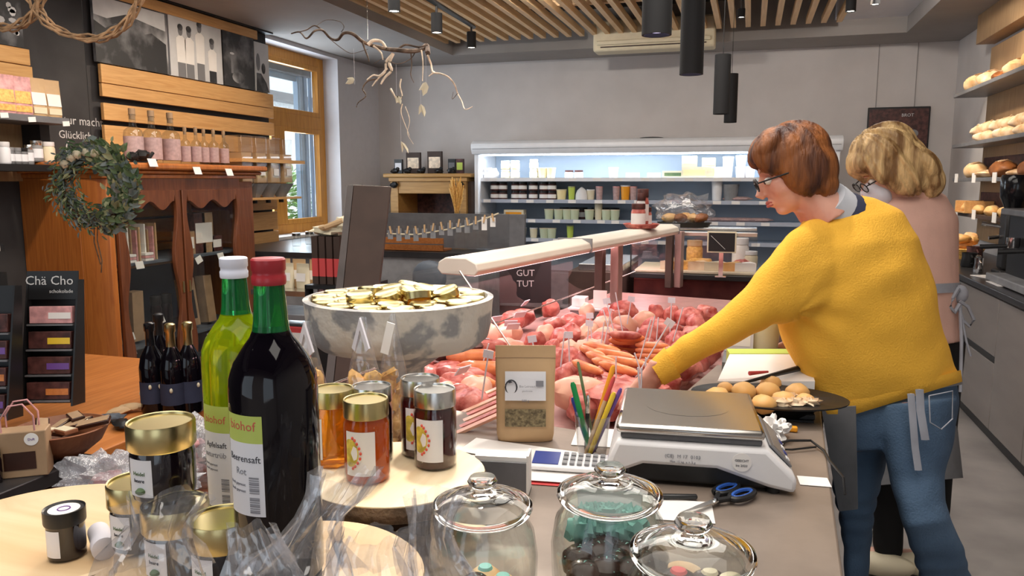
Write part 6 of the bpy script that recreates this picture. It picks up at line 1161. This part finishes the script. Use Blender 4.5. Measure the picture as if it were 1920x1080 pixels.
W2 = D(1495, 635, 2.33); hand(body, W2, Vector((-.3, .2, -.9)), -RT, FH, .9, .4)
for (px, py, d) in ((1786, 1372, 2.12), (1604, 1362, 2.24)):
    c = D(px, py, d); c.z = .05; body.ell(c, (.11, .05, .04))
remesh(body, 'body', 'skin', pw, .0042, 3); face(pw, HY); glasses(pw, HY)
def yfold(p):
    q = p-hipc; aq = p-D(1470, 575, 1.98); rr = aq.length; an = math.atan2(aq.dot(UZ), aq.dot(RT)); a = .006*noise.noise(Vector((p.x*7+p.z*9, p.y*5, p.z*10-p.x*8)))+.011*noise.noise(Vector((p.x*3+p.z*1, p.y*3, p.z*7-p.x*3)))+.007*math.sin(an*7+4*noise.noise(p*5))*math.exp(-rr/.18)*min(1, rr/.09)**2*max(0, math.cos(an+.35)); b = .004*math.sin((p.z*1.0+p.x*1.3)*55+4*noise.noise(p*6))*max(0, noise.noise(p*5+Vector((3, 1, 2)))); return a+b
sw_ = MB(); sweep(sw_, tor); sweep(sw_, arm); sweep(sw_, arm2)
# open front panel of the cardigan hanging from the shoulder
sweep(sw_, [((1462, 560), (1540, 560), 2.10, .05), ((1480, 650), (1570, 650), 2.12, .05), ((1520, 730), (1600, 730), 2.12, .05), ((1546, 786), (1640, 770), 2.10, .06)])
remesh(sw_, 'cardigan', 'yellow_knit', pw, .006, 6, fold=yfold)
def hemband(lst, nm, m_, q=1.03): o = MB(); o.rings([ringp(*l) for l in shrink(lst, q)]); return o.build(nm, m_, pw, world=True, ang=80)
hemband([((1536, 768), (1800, 694), 2.057, .131), ((1540, 776), (1801, 701), 2.058, .133), ((1547, 794), (1803, 716), 2.06, .131)], 'hem_band', 'yellow_knit', 1.012)
hemband([((1246, 652), (1277, 706), 1.92, .041), ((1230, 667), (1259, 714), 1.92, .0385), ((1217, 680), (1245, 722), 1.92, .036)], 'cuff', 'yellow_knit', 1.03)
NA, NB = HY @ Vector((-.045, 0, -.10)), D(1572, 418, 2.035); nx_ = NB-NA
MB().tube([NA+nx_*.48, NA+nx_*.72, NA+nx_*.95], [.071, .083, .090], 24).build('neck_band', 'navy', pw, world=True)
MB().tube([NA+nx_*.04, NA+nx_*.25, NA+nx_*.6], [.062, .068, .074], 24).build('shirt_collar', 'collar', pw, world=True)
jn = MB(); sweep(jn, hips); sweep(jn, legA); sweep(jn, legB)
def jfold(p): return .004*noise.noise(Vector((p.x*8, p.y*8, p.z*14)))+.0045*math.sin(p.z*95+6*noise.noise(p*5))*max(0, .25-abs(p.z-.62))*4*max(0, .3+noise.noise(p*4))
remesh(jn, 'jeans', 'denim', pw, .0065, 4, fold=jfold)
for (px, py, d) in ((1786, 1372, 2.12), (1604, 1362, 2.24)):
    c = D(px, py, d); c.z = .045; MB().ell(c, (.13, .055, .045)).build('shoe', 'black', pw, world=True)
ap = MB(); 
fr_ = [D(1540, 765, 2.0), D(1604, 762, 1.93), D(1608, 955, 1.97), D(1573, 959, 2.05), D(1556, 865, 2.02)]
bk = [v+FH*.006+RT*.004 for v in fr_]; ap.add(fr_+bk, [(0, 1, 2, 3, 4), (9, 8, 7, 6, 5)]+[(i, (i+1) % 5, 5+(i+1) % 5, 5+i) for i in range(5)]); ap.build('apron', 'apron', pw, world=True)
pk = [D(1742, 742, 1.90), D(1786, 733, 1.915), D(1786, 785, 1.90), D(1765, 805, 1.89), D(1744, 792, 1.89)]
MB().tube(pk+[pk[0]], .0018, 5).build('pocket_seam', 'tie', pw, world=True)
MB().rings([ringp(*l) for l in shrink([((1549, 752), (1799, 708), 2.06, .12), ((1549, 764), (1799, 722), 2.06, .12)], 1.035)]).build('apron_waistband', 'apron', pw, world=True)
def ribbon(pts, w_, nm, m_, par, d):
    L_ = [D(x, y, d) for x, y in pts]; mb = MB(); rs = [[p-RT*w_, p-FH*.002, p+RT*w_, p+FH*.002] for p in L_]; mb.rings(rs); mb.build(nm, m_, par, world=True)
ribbon([(1708, 738), (1712, 790), (1716, 840), (1722, 882)], .009, 'apron_tie', 'tie', pw, 1.87); ribbon([(1724, 730), (1726, 770), (1735, 825)], .010, 'apron_tie', 'tie', pw, 1.87)
def hair(par, H, els, nm, m_, vox=.0045, amp=.010, fr=(60, 60, 9)):
    mb = MB()
    for c, r, *rt in els:
        n0 = len(mb.v); mb.ell((0, 0, 0), r, rt[0] if rt else None, nu=22, nv=16); mb.v[n0:] = [H @ (v+Vector(c)) for v in mb.v[n0:]]
    Hi = H.inverted()
    def fo(p):
        q = Hi @ p; a = math.atan2(q.y, q.x); rr = math.hypot(q.x, q.y); u_ = noise.noise(Vector((math.cos(a)*2.2, math.sin(a)*2.2, q.z*4)))
        return amp*(.8*u_+.55*noise.noise(Vector((math.cos(a)*6, math.sin(a)*6, q.z*2.5)))+.3*noise.noise(Vector((math.cos(a)*16, math.sin(a)*16, q.z*2.5))))
    return remesh(mb, nm, m_, par, vox, 3, fold=fo)
hair(pw, HY, [((-.014, 0, .044), (.100, .084, .088)), ((-.045, 0, -.005), (.072, .084, .088)), ((-.024, .056, .0), (.064, .034, .080)), ((-.024, -.056, .0), (.064, .034, .080)), ((.045, .02, .088), (.062, .062, .034), rotm(0, .55, 0)), ((.05, .055, .05), (.040, .022, .05), rotm(0, .5, 0)), ((.05, -.055, .05), (.040, .022, .05), rotm(0, .5, 0)), ((-.052, 0, -.06), (.05, .072, .045)), ((.075, .0, .065), (.03, .05, .022), rotm(0, .6, 0))], 'hair', 'auburn', amp=.007)
# ---------------------------------------------------------------- woman in pink
d2 = 2.85; hc = D(1715, 640, d2+.05)
pp = thing('person', 'person with blond hair, white mask and pink sweater standing behind the yellow one', 'person', (hc.x, hc.y, 0))
tor2 = [((1655, 372), (1745, 348), d2, .06), ((1630, 400), (1775, 366), d2, .095), ((1618, 450), (1796, 410), d2, .12), ((1620, 510), (1802, 490), d2, .125), ((1630, 570), (1797, 560), d2, .12), ((1640, 632), (1806, 618), d2+.02, .125), ((1645, 660), (1808, 642), d2+.02, .12)]
armp = [((1640, 400), (1700, 470), d2-.12, .055), ((1590, 460), (1650, 530), d2-.15, .05), ((1550, 520), (1610, 570), d2-.12, .042), ((1520, 560), (1560, 600), d2-.08, .034)]
leg1 = [((1635, 640), (1725, 640), 2.95, .09), ((1632, 760), (1712, 760), 2.96, .085), ((1634, 880), (1702, 880), 2.97, .072), ((1636, 960), (1695, 960), 2.98, .062), ((1636, 1020), (1694, 1020), 2.99, .055), ((1650, 1064), (1690, 1062), 3.0, .045)]
leg2 = [((1710, 640), (1812, 640), 2.88, .095), ((1712, 760), (1800, 760), 2.9, .085), ((1715, 880), (1788, 880), 2.93, .072), ((1718, 960), (1782, 960), 2.95, .062), ((1716, 1050), (1768, 1050), 2.97, .05)]
HP = headmx(1660, 316, 2.82, math.radians(36), math.radians(2), 1.06)
b_ = MB(); head(b_, HP); sweep(b_, shrink(tor2, .88)); sweep(b_, shrink(armp, .85)); sweep(b_, shrink(leg1, .85)); sweep(b_, shrink(leg2, .85))
b_.tube([HP @ Vector((-.02, 0, -.08)), D(1695, 380, d2), D(1705, 410, d2)], [.055, .056, .07], 14)
W = D(1535, 585, d2-.08); hand(b_, W, Vector((-.8, .1, -.5)), UZ, RT, .9, .3)
for x, d in ((1668, 3.0), (1745, 2.98)): c = D(x, 1070, d); c.z = .05; b_.ell(c-Vector((.05, 0, 0)), (.11, .04, .04))
remesh(b_, 'body', 'skin_pale', pp, .005, 3); face(pp, HP, mask=True); glasses(pp, HP)
mk = MB(); mk.ell((0, 0, 0), (.046, .060, .056), nu=20, nv=14); mk.v = [HP @ (v+Vector((.072, 0, -.055))) for v in mk.v]; mk.build('face_mask', 'mask', pp, world=True)
s_ = MB(); sweep(s_, tor2); sweep(s_, armp); remesh(s_, 'sweater', 'pink_knit', pp, .008, 5, fold=lambda p: .009*noise.noise(Vector((p.x*6+p.z*6, p.y*5, p.z*7))))
s_ = MB(); sweep(s_, leg1); sweep(s_, leg2); remesh(s_, 'trousers', 'black_cloth', pp, .008, 4)
MB().rings([ringp(*l) for l in (((1622, 655), (1780, 650), 2.9, .135), ((1618, 780), (1792, 770), 2.92, .15), ((1624, 912), (1806, 896), 2.93, .15))], cap=False).build('apron', 'apron', pp, world=True)
MB().rings([ringp(*l) for l in (((1626, 538), (1802, 530), d2, .132), ((1628, 556), (1802, 548), d2, .132))]).build('apron_waistband', 'tie', pp, world=True)
for x, d in ((1668, 2.98), (1745, 2.98)): c = D(x, 1070, d); c.z = .045; MB().ell(c-Vector((.03, .02, 0)), (.12, .05, .045)).build('shoe', 'cream', pp, world=True)
def loop(pts, d, r_=.006): MB().tube([D(x, y, d) for x, y in pts], r_, 6).build('apron_tie', 'tie', pp, world=True)
loop([(1797, 540), (1785, 560), (1780, 575), (1790, 585), (1800, 570)], 2.78, .008); loop([(1800, 565), (1815, 575), (1826, 600), (1818, 612), (1805, 600), (1798, 575)], 2.78, .006); loop([(1800, 570), (1803, 640), (1801, 735)], 2.78, .006); loop([(1804, 600), (1812, 640), (1820, 668)], 2.78, .004)
c = D(1800, 552, 2.8); MB().ell(c, (.028, .02, .035)).build('tie_knot', 'tie', pp, world=True)
hair(pp, HP, [((-.02, 0, .05), (.115, .098, .094)), ((-.055, 0, -.02), (.085, .098, .11)), ((-.02, .065, -.015), (.075, .036, .10)), ((-.02, -.065, -.015), (.075, .036, .10)), ((.055, .0, .070), (.052, .075, .040), rotm(0, .6, 0)), ((-.075, 0, -.10), (.060, .088, .070)), ((-.09, .02, -.05), (.05, .08, .08)), ((.035, .068, .02), (.045, .024, .055))], 'hair', 'blond', amp=.016)
# ================================================================ RIGHT SIDE
t = thing('kitchen_cabinet', 'long grey-brown base cabinet run with black worktop along the right wall', 'cabinet', (1.65, 5.4, 0)); kc = t
def KB(*b, n='panel', m='cab_front', bv=.003, par=None): return MB().box(*b).build(n, m, par or t, world=True, bevel=bv)
KB(1.40, 1.94, 2.2, 8.9, 0, .09, n='toe_kick', m='black'); KB(1.37, 1.94, 2.2, 8.9, .09, .86, n='carcass', m='mid_grey'); KB(1.33, 1.94, 2.2, 8.95, .862, .90, n='worktop', m='worktop', bv=.006)
ys = [2.2, 3.3, 4.30, 4.86, 5.75, 6.6, 7.6, 8.9]
for i in range(len(ys)-1):
    a, b = ys[i]+.003, ys[i+1]-.003
    if i in (3, 5):
        d1 = KB(1.350, 1.368, a, b, .52, .845, n='drawer'); d2_ = KB(1.350, 1.368, a, b, .10, .48, n='drawer'); KB(1.352, 1.372, a, b, .482, .518, n='handle_groove', m='black', par=d1)
    elif i == 2:
        KB(1.350, 1.368, a, b, .10, .845, n='door')
    else: d1 = KB(1.350, 1.368, a, b, .60, .845, n='drawer'); KB(1.350, 1.368, a, b, .10, .594, n='door')
# bread wall
t = thing('bread_shelf', 'bread shelf with grey boards on an oak back panel at the right wall', 'shelf', (1.85, 6, 1.2)); bsf = t
KB(1.905, 1.945, 3.0, 7.66, 1.0, 2.62, n='back_panel', m='panel_wood'); KB(1.80, 1.945, 3.0, 7.72, 2.66, 2.90, n='top_box', m='panel_wood')
SZ = [2.245, 1.815, 1.53, 1.24]
for k, z in enumerate(SZ): KB(1.655+.02*k, 1.905, 3.0 if k < 2 else 5.85, 7.70, z-.03, z, n='board', m='mid_grey' if k != 3 else 'dark_brown')
for k in (2, 3): KB(1.90, 1.905, 5.9, 7.6, SZ[k]+.01, SZ[k]+.17, n='dark_back', m='salami_dark')
for k in (2, 3):
    for i in range(3): KB(1.65+.02*k, 1.654+.02*k, 7.5-i*.55, 7.6-i*.55, SZ[k]-.04, SZ[k]+.035, n='price_tag', m='paper', bv=0)
def loaf(y, k, r, m_, lb, nm='loaf', seed=0, tilt=0, cuts=True, x=1.785, dz=0):
    t = thing(nm, lb, 'bread', (x, y, SZ[k]+.001+dz), tilt)
    MB().ell((0, 0, r[2]*.82), r, None, amp=.18, fr=6, seed=seed, nu=22, nv=14).build('crumb', m_, t)
    if cuts:
        for c in (-.45, 0, .45): MB().tube([(-r[0]*.5, r[1]*c-.02, r[2]*1.66), (0, r[1]*c, r[2]*1.82), (r[0]*.5, r[1]*c+.02, r[2]*1.66)], [.004, .008, .004], 6).build('scored_cut', 'flour_bread', t)
    return t
for i, (y, r, m_, cl) in enumerate(((7.48, (.10, .13, .075), 'bread', 'tall crusty loaf'), (7.12, (.10, .14, .065), 'flour_bread', 'pale floury loaf'), (6.78, (.08, .13, .04), 'bread_dark', 'dark flat loaf'), (6.42, (.10, .16, .06), 'bread', 'long brown loaf'), (6.02, (.10, .16, .07), 'bun', 'golden loaf'), (5.6, (.10, .16, .07), 'bread', 'brown loaf'))):
    loaf(y, 0, r, m_, '%s, %s from the back on the top bread board' % (cl, ORD[i]), seed=i)
for i, (y, L_) in enumerate(((7.05, .34), (6.55, .32), (6.1, .30), (5.7, .30))):
    for q in range(2):
        tt = loaf(y+.1*q, 1, (.05, L_*.62, .045), 'flour_bread', 'floury baguette in the %s pair from the back, %s, second bread board' % (ORD[i], ('lower', 'upper')[q]), 'baguette', seed=i*3+q, tilt=.25, dz=.07*q+.0); tt.rotation_euler.x = -.10*q
for i, (y, m_) in enumerate(((7.35, 'bread'), (6.95, 'flour_bread'), (6.60, 'bread_dark'), (6.15, 'flour_bread'), (5.95, 'bread_dark'))):
    loaf(y, 2, (.09, .14, .068 if i % 2 == 0 else .03), m_, '%s bread, %s from the back on the third board with price tags' % ({'bread': 'round light brown', 'flour_bread': 'flat pale', 'bread_dark': 'round dark crusted'}[m_], ORD[i]), seed=i+9)
cr = thing('bread_crate', 'open slanted wooden crate of rolls on the lowest bread board', 'crate', (1.8, 7.35, SZ[3]))
for k, (y0, y1) in enumerate(((7.45, 7.47), (7.15, 7.17))): KB(1.68, 1.89, y0, y1, SZ[3]+.001, SZ[3]+.10, n='side', m='larch', par=cr)
KB(1.68, 1.89, 7.17, 7.45, SZ[3]+.001, SZ[3]+.012, n='bottom', m='larch', par=cr)
for i, (y, x) in enumerate(((7.62, 1.78), (7.38, 1.76), (7.25, 1.82), (7.05, 1.76), (6.9, 1.82), (6.75, 1.77), (6.6, 1.82), (6.4, 1.77), (6.2, 1.8))):
    loaf(y, 3, (.05, .075, .04), 'bun' if i % 2 else 'bread', 'roll on the lowest bread board, %s from the back' % ORD[i], 'roll', i+30, cuts=False, x=x, dz=.012 if 7.17 < y < 7.45 else 0)
# worktop items
def KT(px, py): p = Z(px, py, .901); return p
p = X(1822, 480, 1.62); t = thing('bread_basket', 'basket heaped with orange-brown rolls on the black worktop', 'basket', (1.62, 6.9, .901)); MB().lathe([(.12, 0), (.16, .08), (.15, .085), (.11, .01)], n=24, sy=1.5).build('basket', 'noodle', t)
for i in range(10): a = i*2.4; tag(MB().ell((0, 0, 0), (.05, .07, .035), rotm(.2*math.sin(i), 0, a), amp=.2, seed=i).build('roll', 'bun' if i % 2 else 'bread', at=(1.62+.028*math.sqrt(i)*math.cos(a), 6.9+.05*math.sqrt(i)*math.sin(a), 1.0+.008*i)), 'brown roll heaped in the basket on the worktop', 'roll', 'rolls in the basket')
t = thing('espresso_machine', 'black and chrome espresso machine at the right picture edge', 'coffee machine', (1.66, 5.0, .901)); em = t
KB(1.50, 1.92, 4.55, 5.35, .93, 1.32, n='body', m='black', bv=.02); KB(1.46, 1.92, 4.52, 5.38, 1.30, 1.34, n='top', m='mid_grey', bv=.008); KB(1.40, 1.92, 4.55, 5.35, .905, .95, n='drip_tray', m='grey', bv=.006)
for y in (4.6, 5.3):
    for x in (1.45, 1.88): MB().lathe([(.02, 0), (.02, .01)], (x, y, .9005), 12).build('foot', 'black', em, world=True)
for y in (4.75, 5.1): 
    gh = MB().lathe([(.032, 0), (.036, .02), (.036, .06)], (1.46, y, 1.12), 20).build('group_head', 'chrome', em, world=True); MB().tube([(1.43, y, 1.13), (1.30, y+.03, 1.12)], [.012, .015], 10).build('portafilter_handle', 'black', em, world=True)
MB().lathe([(.045, -.01), (.05, .0), (.04, .006)], n=24, mx=T((1.497, 4.72, 1.22)) @ rotm(0, -PI/2, 0)).build('pressure_gauge', 'chrome', em, world=True)
t = thing('coffee_grinder', 'tall black coffee grinder standing beside the espresso machine', 'grinder', (1.60, 5.62, .901)); MB().box(-.08, .08, -.09, .09, 0, .04).build('base', 'black', t, bevel=.01); MB().box(-.06, .07, -.07, .07, .04, .42).build('body', 'black', t, bevel=.02); MB().lathe([(.05, .42), (.085, .50), (.09, .62), (.08, .64), (0, .645)], n=24).build('hopper', 'black_gloss', t); MB().tube([(-.06, 0, .25), (-.13, 0, .24)], .012).build('spout', 'chrome', t); MB().tube([(-.05, .03, .31), (-.16, .06, .33)], [.008, .014]).build('lever', 'chrome', t)
for i, (x, y, r, h, m_, lb) in enumerate(((1.50, 6.15, .055, .10, 'black', 'black milk jug on the worktop'), (1.58, 6.35, .06, .13, 'salami_dark', 'dark pot behind the milk jug on the worktop'), (1.46, 5.75, .03, .10, 'chrome', 'small steel jug next to the grinder'))):
    t = thing('jug', lb, 'jug', (x, y, .901)); MB().lathe([(r*.9, 0), (r, .01), (r*.85, h*.7), (r*.9, h), (r*.82, h), (r*.8, h*.7), (r*.9, .012)], n=24).build('pot', m_, t); MB().tube([(0, -r*.9, h*.85), (0, -r*1.5, h*.7), (0, -r*1.4, h*.3), (0, -r*.95, h*.25)], .006).build('handle', m_, t)
t = thing('portafilter_knob', 'black handled tamper standing upright on the worktop', 'tamper', (1.52, 6.0, .901)); MB().lathe([(.028, 0), (.028, .02), (.01, .03), (.012, .07), (.02, .09), (0, .1)], n=20).build('tamper', 'chrome', t)
for i, (px, py, w_, d_) in enumerate(((1868, 533, .14, .12), (1893, 522, .2, .1), (1850, 520, .1, .09))): p = KT(px, py); tag(MB().cb((0, 0, .003+.0*i), (w_, d_*2, .004), rotm(0, 0, .2*i)).build('paper_sheet', 'paper', at=(max(p.x, 1.45), p.y, .901)), ('nearest', 'middle', 'farthest')[i]+' white paper sheet lying on the black worktop', 'paper')
p = KT(1885, 560); t = thing('tape_roll', 'white and black till roll lying at the front of the worktop', 'roll', (1.46, 4.55, .94)); MB().lathe([(.018, -.04), (.038, -.04), (.038, .04), (.018, .04)], n=28, mx=rotm(0, PI/2, .9)).build('roll', 'white', t); MB().lathe([(.017, -.041), (.017, .041)], n=16, mx=rotm(0, PI/2, .9)).build('core', 'black', t)
t = thing('rail_hooks', 'metal rail with hanging tools below the bread boards', 'rail', (1.9, 6.6, 1.12)); MB().tube([(1.88, 5.8, 1.16), (1.88, 7.4, 1.16)], .006).build('rail', 'chrome', t, world=True)
for i in range(4): y = 6.2+.16*i; MB().tube([(1.87, y, 1.16), (1.865, y, 1.02)], .005).build('tool_handle', 'black' if i % 2 else 'chrome', t, world=True)
# poster on the back wall
a, b = Y(1628, 202, 8.97), Y(1736, 330, 8.97); t = thing('poster', 'black framed poster on the back wall behind the blond head', 'poster', ((a.x+b.x)/2, 8.985, b.z-.25))
MB().box(a.x, b.x, 8.965, 8.998, b.z-.25, a.z).build('frame', 'black', t, world=True, bevel=.006); MB().box(a.x+.015, b.x-.015, 8.963, 8.965, b.z-.2, a.z-.02).build('print', 'salami_dark', t, world=True)
q = Y(1702, 216, 8.96); text('BROT', .045, 'chalk', vface((q.x, 8.960, q.z), (1, 0, 0), (0, 0, 1)), t, True); q = Y(1712, 250, 8.96); MB().ell((q.x, 8.962, q.z), (.05, .003, .04)).build('printed_cup', 'grey', t, world=True); MB().ell((q.x-.01, 8.961, q.z-.14), (.035, .003, .02)).build('printed_mark', 'red_pack', t, world=True)
# ================================================================ CEILING LIGHTS
EM = emis('spot_glow', (1, .93, .82), 14); EMv = emis('pendant_glow', (.72, .66, 1), 3)
for i, (px, pyb, d, hh, lb) in enumerate(((1231, 66, 2.40, .45, 'nearest black tube pendant with violet glow, top centre'), (1296, 140, 3.05, .45, 'long black tube pendant right of the nearest one'), (1352, 214, 4.5, .335, 'black tube pendant hanging before the back wall'), (1369, 230, 5.7, .35, 'farthest slim black tube pendant, partly hidden'))):
    c = D(px, pyb, d); t = thing('tube_pendant', lb, 'pendant lamp', c); r = .046
    MB().lathe([(r*.82, .012), (r*.86, 0), (r, 0), (r, hh), (r*.3, hh+.004), (0, hh+.004)], n=32, cap=False).build('tube', 'matte_black', t); MB().lathe([(0, .02), (r*.6, .016), (r*.8, .013)], n=24, cap=False).build('lamp_face', EMv if i < 2 else 'black', t); MB().tube([(0, 0, hh), (0, 0, 3.3-c.z)], .002, 6).build('cord', 'black', t)
def spot(px, pyb, d, lb, r=.036, hh=.12):
    c = D(px, pyb, d); t = thing('ceiling_spot', lb, 'spotlight', c); MB().lathe([(r*.85, .01), (r*.9, 0), (r, 0), (r, hh), (0, hh)], n=24, cap=False).build('housing', 'matte_black', t); MB().lathe([(0, .008), (r*.85, .006)], n=20, cap=False).build('lens', EM, t); MB().tube([(0, 0, hh), (0, 0, hh+.06)], .008).build('stem', 'black', t); return c
s1 = spot(739, 22, 4.6, 'leftmost black cylinder spot at the top of the slatted ceiling'); s2 = spot(819, 62, 4.9, 'black cylinder spot hanging from the track, middle of three'); s3 = spot(884, 90, 6.0, 'black cylinder spot at the far end of the track')
spot(1595, 22, 4.7, 'black cylinder spot left of the right pair', .030, .13); spot(1641, 9, 5.4, 'black cylinder spot right of the right pair', .030, .13); spot(1390, 33, 5.5, 'small black spot between the slats', .026, .06)
t = thing('light_track', 'black ceiling track carrying the cylinder spots', 'light track', (s2.x, s2.y, s2.z+.18)); a = Vector((s3.x, s3.y, s3.z+.17)); b = Vector((s2.x, s2.y, s2.z+.18)); b = a+(b-a)*1.0; MB().tube([a+(a-b)*.1, b, b+(b-a)*1.6], .018, 4).build('track', 'black', t, world=True)
for nm, src, tgt, e, ang, col in (('fill_on_back_wall', Vector((-1.6, 6.0, 3.0)), Vector((-1.3, 9, 1.6)), 105, 140, NEUT), ('fill_on_back_wall', Vector((.9, 6.0, 3.0)), Vector((.9, 9, 1.9)), 70, 140, NEUT), ('spot_on_branch', s2, D(700, 120, 3.4), 420, 38, WARM), ('fill_on_wardrobe', Vector((-3.2, 2.4, 2.85)), Vector((-4.2, 3.9, 1.0)), 70, 50, WARM), ('spot_on_slice', D(860, -260, 1.5), Z(740, 890, 1.04), 48, 30, NEUT), ('spot_on_bread', Vector((.6, 6.2, 2.95)), Vector((1.85, 6.4, 1.7)), 110, 75, WARM), ('spot_on_bread', Vector((.9, 7.3, 2.95)), Vector((1.85, 7.4, 1.7)), 60, 60, WARM), ('spot_on_planks', Vector((-3.0, 5.2, 2.95)), Vector((-4.4, 5.3, 1.9)), 70, 85, WARM), ('spot_on_planks', Vector((-3.0, 3.6, 2.95)), Vector((-4.4, 3.7, 1.9)), 40, 70, WARM), ('spot_on_counter', Vector((-.2, 2.2, 2.9)), Vector((-.3, 2.3, .95)), 55, 70, NEUT)):  # back wall and wardrobe lamps are added brighteners without a fixture
    d_ = (Vector(tgt)-Vector(src)); q = d_.to_track_quat('-Z', 'Y').to_euler(); lamp('SPOT', nm, src, e, col, .05, rot=q, angle=ang)
# ================================================================ HANGING BRANCH
bc_ = D(715, 95, 3.6); t = thing('hanging_branch', 'twisted corkscrew branch with pale ornaments hanging from the ceiling', 'branch', bc_); br = t
def bt(pts, r0, r1, m_='twig', nm='twig', d=3.6, dd=.0):
    # smooth the polyline and add a little natural curl
    P_ = [D(x, y, d+dd*math.sin(i*1.3)) for i, (x, y) in enumerate(pts)]; out = []
    for i in range(len(P_)-1):
        p0, p1, p2, p3 = P_[max(i-1, 0)], P_[i], P_[i+1], P_[min(i+2, len(P_)-1)]
        for k in range(5):
            u = k/5; out.append(.5*((2*p1)+(p2-p0)*u+(2*p0-5*p1+4*p2-p3)*u*u+(3*p1-p0-3*p2+p3)*u**3))
    out.append(P_[-1]); n_ = len(out); MB().tube(out, [r0+(r1-r0)*i/(n_-1) for i in range(n_)], 7).build(nm, m_, br, world=True)
bt([(802, 100), (800, 86), (790, 92), (770, 96), (745, 94), (725, 92), (700, 86), (680, 78), (662, 64), (645, 62), (634, 74), (620, 72), (605, 57), (590, 58), (575, 72), (562, 60), (546, 63)], .013, .003, 'twig', 'main_branch', dd=.06)
bt([(605, 57), (590, 48), (575, 56), (560, 60)], .004, .002); bt([(690, 84), (700, 76), (715, 78), (724, 90)], .009, .006, 'twig_pale'); bt([(680, 80), (684, 92), (690, 108), (692, 116)], .005, .003); bt([(700, 86), (714, 98), (718, 112)], .005, .003, 'twig_pale')
bt([(737, 100), (730, 118), (734, 132), (722, 145), (714, 158)], .009, .004, 'twig_pale'); bt([(736, 102), (724, 116), (722, 134), (708, 148), (698, 162)], .007, .003, 'twig_pale'); bt([(726, 128), (712, 142), (700, 141), (688, 150)], .005, .003, 'twig_pale'); bt([(708, 148), (690, 152), (680, 166), (686, 180), (672, 192), (668, 202)], .004, .002)
bt([(770, 96), (772, 120), (770, 140), (776, 155)], .003, .0015); bt([(790, 94), (793, 118), (792, 152)], .004, .002, 'twig_pale'); bt([(802, 104), (808, 120), (812, 135), (826, 138), (840, 144), (852, 158), (858, 175), (866, 190), (872, 205), (886, 200)], .005, .002, 'twig_pale', dd=.05); bt([(812, 137), (804, 143)], .004, .002, 'twig_pale')
bt([(858, 175), (848, 186), (850, 172)], .002, .001); bt([(752, 148), (750, 162), (754, 180), (745, 190)], .004, .002, 'twig_pale'); bt([(732, 166), (740, 180), (746, 192)], .005, .003, 'twig_pale')
bt([(754, 195), (752, 212), (760, 235), (768, 255)], .003, .001, 'twig_pale'); bt([(760, 200), (768, 225), (764, 250), (775, 270)], .002, .001, 'twig_pale'); bt([(640, 60), (645, 50), (636, 40), (610, 38), (592, 50)], .002, .001); bt([(620, 74), (640, 90), (660, 100), (690, 92)], .002, .001); bt([(780, 94), (770, 110), (745, 120), (720, 110), (700, 120)], .0025, .001)
bt([(745, 94), (760, 84), (785, 88), (802, 84)], .006, .003)
def orn(x, y, l, a, w_=.014):
    mb = MB(); leafmesh(mb, (0, 0, l), rotm(0, a, 0) @ Vector((0, 0, -1))-Vector((0, 0, 0)), (0, 1, .2), l*2.2, w_*1.6); leafmesh(mb, (0, 0, l), rotm(0, a+.5, 0) @ Vector((0, 0, -1)), (0, 1, -.3), l*1.7, w_*1.2); c = D(x, y, 3.58); mb.v = [v+c for v in mb.v]; mb.build('pale_ornament', 'cream', br, world=True); MB().tube([c, c+Vector((0, 0, .16))], .0006, 4).build('thread', 'mask', br, world=True)
orn(799, 166, .030, .2, .02); orn(789, 207, .030, -.35); orn(752, 278, .032, -.65, .009); orn(665, 158, .022, 1.2, .016); orn(744, 188, .022, -.5)
MB().tube([D(690, 82, 3.6), D(690, 82, 3.6)+Vector((0, 0, 1.0))], .001, 4).build('wire', 'black', br, world=True)
